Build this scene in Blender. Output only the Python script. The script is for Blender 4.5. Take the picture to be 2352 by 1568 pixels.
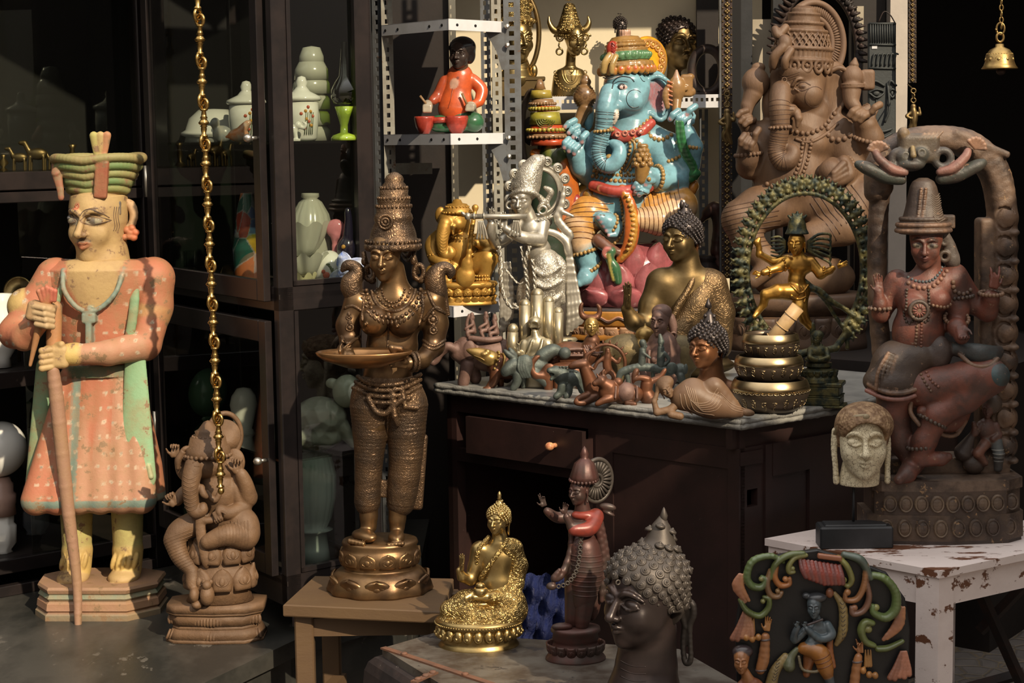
import bpy, math, random
import numpy as np
from mathutils import Vector, Matrix
for _o in list(bpy.data.objects): bpy.data.objects.remove(_o)
SC = bpy.context.scene
COL = SC.collection
# ---------------------------------------------------------------- camera
FPX, CX, CY = 4200.0,1176.0,784.0
CAMZ = 1.55
TH = math.atan(0.1143); RHO = math.asin(-0.0143)
_F = Vector((0, math.cos(TH),-math.sin(TH)))
_R0 = Vector((1,0,0)); _U0 = Vector((0, math.sin(TH), math.cos(TH)))
_R = _R0*math.cos(RHO) + _U0*math.sin(RHO)
_U = _U0*math.cos(RHO) - _R0*math.sin(RHO)
cam = bpy.data.cameras.new('camera'); camo = bpy.data.objects.new('camera', cam); COL.objects.link(camo)
m = Matrix.Identity(4)
for i in range(3): m[i][0] = _R[i]; m[i][1] = _U[i]; m[i][2] = -_F[i]
m[2][3] = CAMZ
camo.matrix_world = m
cam.sensor_width = 36; cam.lens = FPX/2352*36; cam.clip_start = .05; cam.clip_end = 60
SC.camera = camo
# ---------------------------------------------------------------- view, world, sun
SC.view_settings.view_transform = 'Standard'; SC.view_settings.look = 'None'
SC.view_settings.gamma = 1; SC.view_settings.use_curve_mapping = False
SC.view_settings.exposure = 0.0
SC.cycles.max_bounces = 8; SC.cycles.transparent_max_bounces = 16; SC.cycles.glossy_bounces = 4; SC.cycles.diffuse_bounces = 3
SC.cycles.sample_clamp_indirect = 4; SC.cycles.caustics_reflective = False; SC.cycles.caustics_refractive = False
W = bpy.data.worlds.new('world'); SC.world = W; W.use_nodes = True
_n = W.node_tree.nodes; _l = W.node_tree.links; _n.clear()
_bg = _n.new('ShaderNodeBackground'); _out = _n.new('ShaderNodeOutputWorld')
_tc = _n.new('ShaderNodeTexCoord'); _sep = _n.new('ShaderNodeSeparateXYZ'); _rp = _n.new('ShaderNodeValToRGB')
_l.new(_tc.outputs['Generated'], _sep.inputs[0]); _l.new(_sep.outputs['Z'], _rp.inputs[0]); _l.new(_rp.outputs[0], _bg.inputs[0])
_rp.color_ramp.elements[0].position = 0.0; _rp.color_ramp.elements[0].color = (.13,.10,.08,1)
_rp.color_ramp.elements[1].position = 0.35; _rp.color_ramp.elements[1].color = (.50,.46,.42,1); _e = _rp.color_ramp.elements.new(1.0); _e.color = (1.6,1.55,1.5,1)
_bg.inputs[1].default_value = 1.2; _l.new(_bg.outputs[0], _out.inputs[0])
SUN_DIR = Vector((0.44,-0.70,0.56)).normalized()
_sl = bpy.data.lights.new('sun', 'SUN'); _sl.energy = 4.8; _sl.color = (1,.84,.62); _sl.angle = math.radians(0.8)
_so = bpy.data.objects.new('sun', _sl); COL.objects.link(_so); _so.location = SUN_DIR*9
_so.rotation_euler = SUN_DIR.to_track_quat('Z', 'Y').to_euler()
# ---------------------------------------------------------------- pixel <-> world
def ray(px, py):
    v = _F + _R*((px-CX)/FPX) - _U*((py-CY)/FPX)
    return v/v.y
def at(px, py, Y):
    return Vector((0,0, CAMZ)) + ray(px, py)*Y
def depth(px, py, z):
    return (z-CAMZ)/ray(px, py).z
def atz(px, py, z): return at(px, py, depth(px, py, z))
# ---------------------------------------------------------------- objects and tags
def tag(o, label=None, cat=None, group=None, kind=None):
    if label: o['label'] = label
    if cat: o['category'] = cat
    if group: o['group'] = group
    if kind: o['kind'] = kind
    return o
def mkmesh(name, V, faces, mat=None, col=None, smooth=True):
    """faces: list of int arrays (n,3) or (n,4)"""
    me = bpy.data.meshes.new(name)
    V = np.asarray(V, np.float32)
    me.vertices.add(len(V)); me.vertices.foreach_set('co', V.ravel())
    loops = np.concatenate([f.ravel() for f in faces]).astype(np.int32)
    tot = np.concatenate([np.full(len(f), f.shape[1], np.int32) for f in faces])
    st = np.concatenate([[0], np.cumsum(tot)[:-1]]).astype(np.int32)
    me.loops.add(len(loops)); me.loops.foreach_set('vertex_index', loops)
    me.polygons.add(len(tot)); me.polygons.foreach_set('loop_start', st)
    me.polygons.foreach_set('use_smooth', np.full(len(tot), bool(smooth)))
    if col is not None:
        ca = me.color_attributes.new('Col', 'FLOAT_COLOR', 'POINT')
        c4 = np.ones((len(V),4), np.float32); c4[:, :3] = col
        ca.data.foreach_set('color', c4.ravel())
    me.update(); me.validate()
    if mat: me.materials.append(mat)
    return me
def link(name, me, parent=None, loc=None):
    o = bpy.data.objects.new(name, me); COL.objects.link(o)
    if parent: o.parent = parent
    if loc is not None: o.location = loc
    return o
def rotm(rx=0, ry=0, rz=0):
    rx, ry, rz = math.radians(rx), math.radians(ry), math.radians(rz)
    cx, sx, cy, sy, cz, sz = math.cos(rx), math.sin(rx), math.cos(ry), math.sin(ry), math.cos(rz), math.sin(rz)
    X = np.array([[1,0,0],[0,cx,-sx],[0,sx,cx]]); Y = np.array([[cy,0,sy],[0,1,0],[-sy,0,cy]]); Z = np.array([[cz,-sz,0],[sz,cz,0],[0,0,1]])
    return Z@Y@X
def mt(c=(0,0,0), s=1.0, rx=0, ry=0, rz=0):
    M = np.eye(4); M[:3,:3] = rotm(rx, ry, rz)*s; M[:3,3] = c; return M
def frame_from(axis):
    """matrix whose y column is the axis"""
    a = np.asarray(axis, float); a = a/np.linalg.norm(a)
    u = np.array([0,0,1.]) if abs(a[2]) < .9 else np.array([1.,0,0])
    x = np.cross(a, u); x /= np.linalg.norm(x); z = np.cross(x, a)
    return np.stack([x, a, z],1)
def spline(pts, n):
    """Catmull-Rom resample"""
    P = np.asarray(pts, float)
    if len(P) < 3:
        t = np.linspace(0,1, n)[:, None]; return P[0]*(1-t)+P[-1]*t
    Q = np.vstack([2*P[0]-P[1], P, 2*P[-1]-P[-2]])
    t = np.linspace(0, len(P)-1-1e-6, n); i = t.astype(int); f = (t-i)[:, None]
    a, b, c, d = Q[i], Q[i+1], Q[i+2], Q[i+3]
    return .5*((2*b)+(c-a)*f+(2*a-5*b+4*c-d)*f*f+(3*b-a-3*c+d)*f**3)
def evenly(pts, step):
    P = spline(pts, max(60, len(pts)*12)); s = np.r_[0, np.cumsum(np.linalg.norm(np.diff(P, axis=0), axis=1))]
    n = max(2, int(round(s[-1]/step))+1); t = np.linspace(0, s[-1], n)
    return np.stack([np.interp(t, s, P[:, k]) for k in range(P.shape[1])],1)
# ---------------------------------------------------------------- direct mesh builder
_SPH = {}
def _sph(nu, nv):
    if (nu, nv) not in _SPH:
        V = [(0,-1,0)]
        for j in range(1, nv):
            a = math.pi*j/nv
            for i in range(nu):
                b = 2*math.pi*i/nu; V.append((math.sin(a)*math.cos(b),-math.cos(a), math.sin(a)*math.sin(b)))
        V.append((0,1,0)); T = []; Qd = []
        for i in range(nu):
            T.append((0,1+i, 1+(i+1)%nu)); e = 1+(nv-2)*nu
            T.append((len(V)-1, e+(i+1)%nu, e+i))
        for j in range(nv-2):
            for i in range(nu):
                a0 = 1+j*nu; Qd.append((a0+i, a0+nu+i, a0+nu+(i+1)%nu, a0+(i+1)%nu))
        _SPH[(nu, nv)] = (np.array(V), np.array(T), np.array(Qd))
    return _SPH[(nu, nv)]
class MB:
    def __init__(s): s.V=[]; s.T=[]; s.Q=[]; s.C=[]; s.n=0; s.M=[np.eye(4)]; s.col=None
    def push(s, M): s.M.append(s.M[-1]@M); return s
    def pop(s): s.M.pop()
    def add(s, V, T=None, Q=None, col=None):
        V = np.asarray(V, float); M = s.M[-1]; V = V@M[:3,:3].T+M[:3,3]
        if T is not None and len(T): s.T.append(np.asarray(T)+s.n)
        if Q is not None and len(Q): s.Q.append(np.asarray(Q)+s.n)
        c = col if col is not None else s.col
        s.C.append(np.tile(np.asarray(c if c is not None else (1,1,1), float),(len(V),1)) if np.ndim(c) < 2 else c)
        s.V.append(V); s.n += len(V); return s
    def ell(s, c, r, rot=(0,0,0), nu=12, nv=8, col=None):
        V, T, Qd = _sph(nu, nv); r = np.broadcast_to(np.asarray(r, float),(3,))
        return s.add((V*r)@rotm(*rot).T+np.asarray(c, float), T, Qd, col)
    def box(s, c, h, rot=(0,0,0), bev=0, col=None):
        h = np.asarray(h, float); b = min(bev, h.min()*.9)
        if b <= 0:
            V = np.array([[x,y,z] for x in (-1,1) for y in (-1,1) for z in (-1,1)])*h
            Qd = [(0,1,3,2),(4,6,7,5),(0,4,5,1),(2,3,7,6),(0,2,6,4),(1,5,7,3)]; T = None
        else:
            V = []; idx = {}
            for x in (-1,1):
                for y in (-1,1):
                    for z in (-1,1):
                        for k in range(3):
                            p = [x*(h[0]-b), y*(h[1]-b), z*(h[2]-b)]; p[k] = (x,y,z)[k]*h[k]
                            idx[(x,y,z,k)] = len(V); V.append(p)
            Qd = []; T = []
            for k in range(3):
                a, c2 = [(1,2),(0,2),(0,1)][k]
                for sg in (-1,1):
                    q = []
                    for u, v in ((-1,-1),(1,-1),(1,1),(-1,1)):
                        t = [0,0,0]; t[k] = sg; t[a] = u; t[c2] = v; q.append(idx[(*t, k)])
                    Qd.append(q)
            for k in range(3):   # edges along axis k
                a, c2 = [(1,2),(0,2),(0,1)][k]
                for u in (-1,1):
                    for v in (-1,1):
                        q = []
                        for w, kk in ((-1,a),(1,a),(1,c2),(-1,c2)):
                            t = [0,0,0]; t[k] = w; t[a] = u; t[c2] = v; q.append(idx[(*t, kk)])
                        Qd.append(q)
            for x in (-1,1):
                for y in (-1,1):
                    for z in (-1,1): T.append([idx[(x,y,z,k)] for k in range(3)])
        V = np.array(V, float)@rotm(*rot).T+np.asarray(c, float)
        return s.add(V, T, Qd, col)
    def tube(s, pts, r, n=8, col=None, closed=False, flat=None, caps=True):
        """sweep; r scalar or per point; flat=(a,b) scales in frame axes"""
        P = np.asarray(pts, float); m_ = len(P); r = np.broadcast_to(np.asarray(r, float),(m_,))
        if closed: tan = np.roll(P,-1,0)-np.roll(P,1,0)
        else: tan = np.gradient(P, axis=0)
        tan /= np.maximum(np.linalg.norm(tan, axis=1),1e-9)[:, None]
        ref = np.array([0,0,1.]);
        if np.mean(np.abs(tan@ref)) > .8: ref = np.array([1.,0,0])
        u = np.cross(tan[0], ref); u /= max(np.linalg.norm(u),1e-9); U = [u]
        for i in range(1, m_):
            u = U[-1]-tan[i]*np.dot(U[-1], tan[i]); nn = np.linalg.norm(u)
            U.append(u/nn if nn > 1e-6 else U[-1])
        U = np.array(U); Wv = np.cross(tan, U); fa, fb = flat or (1,1)
        a = np.linspace(0,2*math.pi, n, endpoint=False)
        V = P[:,None,:]+r[:,None,None]*(fa*np.cos(a)[None,:,None]*U[:,None,:]+fb*np.sin(a)[None,:,None]*Wv[:,None,:])
        i = np.arange(m_ if closed else m_-1)[:,None]*n; j = np.arange(n)[None,:]; jn = (j+1)%n; i2 = (i+n)%(m_*n)
        Qd = np.stack([i+j, i+jn, i2+jn, i2+j],-1).reshape(-1,4); V = V.reshape(-1,3); T = None
        if not closed and caps:
            V = np.vstack([V, P[0], P[-1]]); L = m_*n
            T = [(L, (k+1)%n, k) for k in range(n)]+[(L+1, L-n+k, L-n+(k+1)%n) for k in range(n)]
        return s.add(V, T, Qd, col)
    def lathe(s, prof, c=(0,0,0), n=32, sq=1.0, col=None, ripple=None, fac=None, axis=None, caps=True):
        """prof [(radius, y)], axis +y (down); sq squashes z; ripple=(n, amp[, i0, i1]); fac = polygon sides"""
        prof = np.asarray(prof, float); a = np.linspace(0,2*math.pi, n, endpoint=False)
        R = np.repeat(prof[:,0:1], n, 1)
        if ripple:
            i0, i1 = (ripple[2], ripple[3]) if len(ripple) > 2 else (0, len(prof))
            R[i0:i1] = R[i0:i1]*(1+ripple[1]*np.cos(a*ripple[0])[None,:])
        if fac:
            k = math.pi/fac; R = R*(math.cos(k)/np.cos((a%(2*k))-k))[None,:]
        V = np.stack([R*np.cos(a), np.repeat(prof[:,1:2], n, 1), R*np.sin(a)*sq],-1).reshape(-1,3)
        m_ = len(prof); i = np.arange(m_-1)[:,None]*n; j = np.arange(n)[None,:]; jn = (j+1)%n
        Qd = np.stack([i+j, i+jn, i+n+jn, i+n+j],-1).reshape(-1,4); T = None
        if caps:
            L = len(V); V = np.vstack([V, [0,prof[0,1],0],[0,prof[-1,1],0]])
            T = [(L, (k+1)%n, k) for k in range(n)]+[(L+1, L-n+k, L-n+(k+1)%n) for k in range(n)]
        if axis is not None: V = V@frame_from(axis).T
        return s.add(V+np.asarray(c, float), T, Qd, col)
    def torus(s, c, R, r, rot=(0,0,0), n=32, m_=8, a0=0, a1=360, col=None, sx=1, sy=1, flat=None):
        """ring in the local xy plane"""
        cl = abs(a1-a0) >= 360; k = n if cl else n+1
        a = np.radians(np.linspace(a0, a1, k, endpoint=not cl))
        P = np.stack([R*sx*np.cos(a), R*sy*np.sin(a),0*a],1)@rotm(*rot).T+np.asarray(c, float)
        return s.tube(P, r, m_, col, closed=cl, flat=flat)
    def prism(s, poly, z0, z1, bev=0, col=None):
        """polygon in xy extruded from z0 to z1 (in local z)"""
        P = np.asarray(poly, float); n = len(P)
        if bev:
            cpt = P.mean(0); d = P-cpt; Pi = cpt+d*(1-bev/np.maximum(np.linalg.norm(d, axis=1),1e-6))[:,None]
            rings = [(Pi, z0),(P, z0+bev),(P, z1-bev),(Pi, z1)]
        else: rings = [(P, z0),(P, z1)]
        V = np.vstack([np.c_[q, np.full(n, z)] for q, z in rings]); m_ = len(rings)
        i = np.arange(m_-1)[:,None]*n; j = np.arange(n)[None,:]; jn = (j+1)%n
        Qd = np.stack([i+j, i+jn, i+n+jn, i+n+j],-1).reshape(-1,4)
        from mathutils.geometry import tessellate_polygon
        tri = tessellate_polygon([[Vector((x,y,0)) for x,y in P]])
        T = [tuple(t) for t in tri]+[tuple(np.array(t[::-1])+(m_-1)*n) for t in tri]
        return s.add(V, T, Qd, col)
    def arrays(s):
        return np.vstack(s.V),([np.vstack(s.T)] if s.T else [])+([np.vstack(s.Q)] if s.Q else []), np.vstack(s.C)
    def beads(s, P, r, col=None, nu=8, nv=6):
        for p in P: s.ell(p, r, nu=nu, nv=nv, col=col)
        return s
def build(name, mb, mat, parent=None, loc=(0,0,0), smooth=False, **tg):
    V, F, C = mb.arrays(); V = V-np.asarray(loc)
    o = link(name, mkmesh(name, V, F, mat, C if mb.col is not None else None, smooth), parent, None if parent else loc)
    return tag(o, **tg)
def fixn(o):
    import bmesh
    bm = bmesh.new(); bm.from_mesh(o.data); bmesh.ops.recalc_face_normals(bm, faces=bm.faces); bm.to_mesh(o.data); bm.free(); return o
# ---------------------------------------------------------------- signed distance sculpting
class SD:
    def __init__(s, vox=2.0, col=(1,1,1), k=4.0): s.p=[]; s.M=[np.eye(4)]; s.vox=vox; s.dc=col; s.k=k; s.G=None; s.L=[]
    def push(s, M): s.M.append(s.M[-1]@M); return s
    def pop(s): s.M.pop()
    def _add(s, f, lo, hi, k, col, op, rot, c, rip=None):
        M = s.M[-1].copy(); L = np.eye(4); L[:3,:3] = rotm(*rot); L[:3,3] = c; M = M@L
        sc = np.cbrt(abs(np.linalg.det(M[:3,:3])))
        cr = np.array([[x,y,z,1] for x in (lo[0],hi[0]) for y in (lo[1],hi[1]) for z in (lo[2],hi[2])])@M.T
        k = s.k if k is None else k
        s.p.append((f, np.linalg.inv(M), sc, cr[:,:3].min(0), cr[:,:3].max(0), k, s.dc if col is None else col, op, rip)); return s
    def ell(s, c, r, rot=(0,0,0), k=None, col=None, op='u', rip=None):
        r = np.broadcast_to(np.asarray(r, np.float32),(3,)).astype(np.float32)
        def f(x,y,z):
            k0 = np.sqrt((x/r[0])**2+(y/r[1])**2+(z/r[2])**2); k1 = np.sqrt((x/r[0]**2)**2+(y/r[1]**2)**2+(z/r[2]**2)**2)
            return k0*(k0-1)/np.maximum(k1,1e-6)
        return s._add(f, -r, r, k, col, op, rot, c, rip)
    def cone(s, a, b, ra, rb, k=None, col=None, op='u', rip=None, flat=None):
        a = np.asarray(a, float); b = np.asarray(b, float); L = max(np.linalg.norm(b-a),1e-3)
        Fm = frame_from(b-a) if np.linalg.norm(b-a) > 1e-3 else np.eye(3); fl = flat or (1,1)
        def f(x,y,z):
            t = np.clip(y/L, 0,1); dy = y-t*L; rr = ra+(rb-ra)*t
            d = np.sqrt((x/fl[0])**2+dy*dy+(z/fl[1])**2)-rr
            if rip:
                am, n, sh = rip; g = 1-np.abs(np.sin(math.pi*n*t)); d = d+am*g**sh
            return d
        m_ = max(ra, rb)*max(1, *fl)
        M = np.eye(4); M[:3,:3] = Fm; M[:3,3] = a
        s.M.append(s.M[-1]@M); s._add(f, (-m_,-m_,-m_),(m_,L+m_,m_), k, col, op, (0,0,0),(0,0,0)); s.M.pop(); return s
    def tube(s, pts, r, k=None, col=None, op='u', n=None, flat=None, rip=None):
        P = np.asarray(pts, float)
        if n:
            r = np.interp(np.linspace(0,1,n), np.linspace(0,1,np.size(r)), np.atleast_1d(r)) if np.size(r) > 1 else np.full(n, float(r)); P = spline(P, n)
        r = np.broadcast_to(np.asarray(r, float),(len(P),))
        for i in range(len(P)-1): s.cone(P[i], P[i+1], r[i], r[i+1], k, col, op, flat=flat, rip=rip)
        return s
    def box(s, c, h, rd=1.0, rot=(0,0,0), k=None, col=None, op='u', rip=None):
        h = np.asarray(h, np.float32)
        def f(x,y,z):
            qx,qy,qz = np.abs(x)-h[0]+rd, np.abs(y)-h[1]+rd, np.abs(z)-h[2]+rd
            return np.sqrt(np.maximum(qx,0)**2+np.maximum(qy,0)**2+np.maximum(qz,0)**2)+np.minimum(np.maximum(qx,np.maximum(qy,qz)),0)-rd
        return s._add(f, -h, h, k, col, op, rot, c, rip)
    def tor(s, c, R, r, rot=(0,0,0), k=None, col=None, op='u', sy=1.0):
        def f(x,y,z): return np.sqrt((np.sqrt(x*x+(y/sy)**2)-R)**2+z*z)-r
        return s._add(f, (-R-r,-(R+r)*sy,-r),(R+r,(R+r)*sy,r), k, col, op, rot, c)
    def rev(s, c, prof, sq=1.0, rot=(0,0,0), k=None, col=None, op='u', rip=None, flut=None):
        """solid of revolution about y with radius interpolated along y; sq = z squash; flut=(n,amp)"""
        pr = np.asarray(prof, float); ys = pr[:,1]; rs = pr[:,0]; rm = rs.max()
        def f(x,y,z):
            R = np.interp(y, ys, rs); q = np.sqrt(x*x+(z/sq)**2)
            if flut: R = R*(1+flut[1]*np.abs(np.sin(np.arctan2(z,x)*flut[0]/2)))
            d1 = (q-R)*.8; d2 = np.maximum(ys[0]-y, y-ys[-1])
            return np.maximum(d1, d2)
        rm2 = rm*(1+(flut[1] if flut else 0))
        return s._add(f, (-rm2,ys[0],-rm2*sq),(rm2,ys[-1],rm2*sq), k, col, op, rot, c, rip)
    def eval(s):
        if s.G is not None: return s
        v = s.vox; us = [p for p in s.p if p[7] == 'u']
        lo = np.min([p[3] for p in us],0)-3*v; hi = np.max([p[4] for p in us],0)+3*v
        n = np.ceil((hi-lo)/v).astype(int)+1
        F = np.full(n, 1e3, np.float32); C = np.empty((*n, 3), np.float32); C[:] = s.dc
        for f, Mi, sc, bl, bh, k, col, op, rip in s.p:
            i0 = np.maximum(((bl-k-2*v-lo)/v).astype(int),0); i1 = np.minimum(np.ceil((bh+k+2*v-lo)/v).astype(int)+1, n)
            if (i1 <= i0).any(): continue
            sl = tuple(slice(a, b) for a, b in zip(i0, i1))
            gx = (lo[0]+v*np.arange(i0[0], i1[0]))[:,None,None].astype(np.float32); gy = (lo[1]+v*np.arange(i0[1], i1[1]))[None,:,None].astype(np.float32); gz = (lo[2]+v*np.arange(i0[2], i1[2]))[None,None,:].astype(np.float32)
            X = Mi[0,0]*gx+Mi[0,1]*gy+Mi[0,2]*gz+Mi[0,3]; Y = Mi[1,0]*gx+Mi[1,1]*gy+Mi[1,2]*gz+Mi[1,3]; Z = Mi[2,0]*gx+Mi[2,1]*gy+Mi[2,2]*gz+Mi[2,3]
            d = (f(X, Y, Z)*sc).astype(np.float32)
            if rip is not None: d = d+rip(X, Y, Z)*sc
            O = F[sl]
            if op == 'u':
                w = np.clip((O-d)/(2*v)+.5,0,1)[...,None] if k < 1e6 else 0
                C[sl] = C[sl]*(1-w)+np.asarray(col, np.float32)*w
                if k > 0:
                    h = np.maximum(k-np.abs(O-d),0)/k; F[sl] = np.minimum(O, d)-h*h*k*.25
                else: F[sl] = np.minimum(O, d)
            elif op == 's':
                if k > 0:
                    h = np.maximum(k-np.abs(O+d),0)/k; F[sl] = np.maximum(O, -d)+h*h*k*.25
                else: F[sl] = np.maximum(O, -d)
                if col is not s.dc:
                    w = np.clip(.5-(d-v*.6)/(1.2*v),0,1)[...,None]; C[sl] = C[sl]*(1-w)+np.asarray(col, np.float32)*w
            elif op == 'p':
                w = np.clip(.5-d/(1.2*v),0,1)[...,None]; C[sl] = C[sl]*(1-w)+np.asarray(col, np.float32)*w
            elif op == 'i':
                G = np.full_like(F, 1e3); G[sl] = d; F = np.maximum(F, G)
        s.G = (F, C, lo, v); return s
    def line(s, pts, r, col): s.L.append(('line', [(s.M[-1]@np.array([p[0],p[1],0,1]))[:2] for p in pts], r, col)); return s
    def ring(s, c, Fm, R, r, col, arc=None): s.L.append(('ring', np.asarray(c, float), np.asarray(Fm, float), R, r, col, arc)); return s
    def lines(s):
        if not s.L: return None
        b = MB()
        for q in s.L:
            if q[0] == 'line':
                P = evenly(q[1],2.2); P = s.front(P, q[2]*-.35)
                if len(P) > 4: P[1:-1,2] = (P[:-2,2]+P[1:-1,2]*2+P[2:,2])/4
                b.tube(P, q[2],5, col=q[3])
            else:
                _, c, Fm, R, r, col, arc = q; a = np.radians(np.linspace(*(arc or (0,360)),40)); D = Fm[:,0]*np.cos(a)[:,None]+Fm[:,2]*np.sin(a)[:,None]
                ts = np.linspace(R*.3, R*1.7,40); P = c+D[:,None,:]*ts[None,:,None]; f = s.samp(P); out = []
                for i in range(len(a)):
                    w = np.nonzero((f[i,:-1] < 0) & (f[i,1:] >= 0))[0]
                    if len(w):
                        j = w[0]; t = ts[j]+(ts[j+1]-ts[j])*f[i,j]/(f[i,j]-f[i,j+1]); out.append(c+D[i]*(t-r*.35))
                    elif len(out) > 5: b.tube(np.array(out), r, 5, col=col); out = []
                    else: out = []
                if len(out) > 5: b.tube(np.array(out), r, 5, col=col)
        return b if b.V else None
    def samp(s, P):
        F, C, lo, v = s.G; q = (np.asarray(P)-lo)/v; n = np.array(F.shape)
        i = np.clip(q.astype(int),0, n-2); f = np.clip(q-i, 0,1); out = 0
        for a in (0,1):
            for b in (0,1):
                for c in (0,1):
                    w = (f[...,0] if a else 1-f[...,0])*(f[...,1] if b else 1-f[...,1])*(f[...,2] if c else 1-f[...,2])
                    out = out+w*F[i[...,0]+a, i[...,1]+b, i[...,2]+c]
        return out
    def front(s, xy, off=0.0, back=False):
        """snap 2-D points to the surface nearest the viewer; adds z"""
        s.eval(); F, C, lo, v = s.G; xy = np.asarray(xy, float)[:,:2]; out = []
        zs = lo[2]+v*np.arange(F.shape[2]); zs = zs[::-1] if back else zs; last = None
        for x, y in xy:
            P = np.stack([np.full(len(zs), x), np.full(len(zs), y), zs],1); f = s.samp(P); ins = np.nonzero(f < 0)[0]
            if len(ins) and ins[0] > 0:
                i = ins[0]; t = f[i-1]/(f[i-1]-f[i]); z = zs[i-1]+(zs[i]-zs[i-1])*t; last = z
            else: z = None
            out.append([x, y, z])
        good = [i for i, p in enumerate(out) if p[2] is not None]
        if not good:
            for p in out: p[2] = 0
        else:
            for i, p in enumerate(out):
                if p[2] is None: p[2] = out[min(good, key=lambda g: abs(g-i))][2]
        P = np.array(out, float); P[:,2] += -off if not back else off
        return P
    def hit(s, c, dirs):
        """from outside towards c along -dir; returns points"""
        s.eval(); F, C, lo, v = s.G; c = np.asarray(c, float); D = np.asarray(dirs, float); D /= np.linalg.norm(D, axis=1)[:,None]
        L = np.linalg.norm(np.array(F.shape)*v); ts = np.arange(0, L, v)
        P = c+D[:,None,:]*ts[None,:,None]; hi = lo+v*(np.array(F.shape)-1)
        inb = ((P >= lo) & (P <= hi)).all(-1); f = np.where(inb, s.samp(np.clip(P, lo, hi)),10.)
        ins = f < 0; r = np.full(len(D), np.nan)
        for i in range(len(D)):
            w = np.nonzero(ins[i])[0]
            if len(w):
                j = w[-1]; f0, f1 = f[i,j], f[i,min(j+1, len(ts)-1)]; r[i] = ts[j]+v*(f0/(f0-f1) if f1 != f0 else 0)
        ok = ~np.isnan(r); return (c+D*r[:,None])[ok], D[ok]
    def mesh(s):
        s.eval(); F, C, lo, v = s.G; S = F < 0
        a = S[:-1,:-1,:-1]; any_ = np.zeros_like(a); all_ = np.ones_like(a)
        for i in (0,1):
            for j in (0,1):
                for k in (0,1):
                    q = S[i:S.shape[0]-1+i, j:S.shape[1]-1+j, k:S.shape[2]-1+k]; any_ |= q; all_ &= q
        act = any_ & ~all_; I = np.argwhere(act); N = len(I); idx = np.full(act.shape, -1, np.int32); idx[tuple(I.T)] = np.arange(N)
        acc = np.zeros((N,3)); cnt = np.zeros(N)
        offs = np.array([[i,j,k] for i in (0,1) for j in (0,1) for k in (0,1)])
        val = {tuple(o): F[tuple((I+o).T)] for o in offs}
        for o in offs:
            for ax in range(3):
                if o[ax]: continue
                o2 = o.copy(); o2[ax] = 1; f0, f1 = val[tuple(o)], val[tuple(o2)]; m_ = (f0 < 0) != (f1 < 0)
                t = np.where(m_, f0/np.where(f0 == f1,1, f0-f1),0); p = np.repeat(o[None].astype(float), N, 0); p[:,ax] = t
                acc[m_] += p[m_]; cnt[m_] += 1
        L = acc/cnt[:,None]; V = lo+v*(I+L); Cv = C[tuple(np.round(I+L).astype(int).T)]
        Qs = []
        for ax in range(3):
            b, c = [(1,2),(2,0),(0,1)][ax]
            s0 = [slice(None)]*3; s1 = [slice(None)]*3; s0[ax] = slice(0,-1); s1[ax] = slice(1,None)
            A, B = S[tuple(s0)], S[tuple(s1)]; E = np.argwhere(A != B); sg = A[tuple(E.T)]
            ok = (E[:,b] > 0) & (E[:,c] > 0) & (E[:,b] < act.shape[b]) & (E[:,c] < act.shape[c]); E = E[ok]; sg = sg[ok]
            db = np.zeros(3, int); db[b] = 1; dc = np.zeros(3, int); dc[c] = 1
            q = np.stack([idx[tuple((E-db-dc).T)], idx[tuple((E-dc).T)], idx[tuple(E.T)], idx[tuple((E-db).T)]],1)
            q[~sg] = q[~sg][:, ::-1]; Qs.append(q)
        return V, [np.vstack(Qs)], Cv
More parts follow.
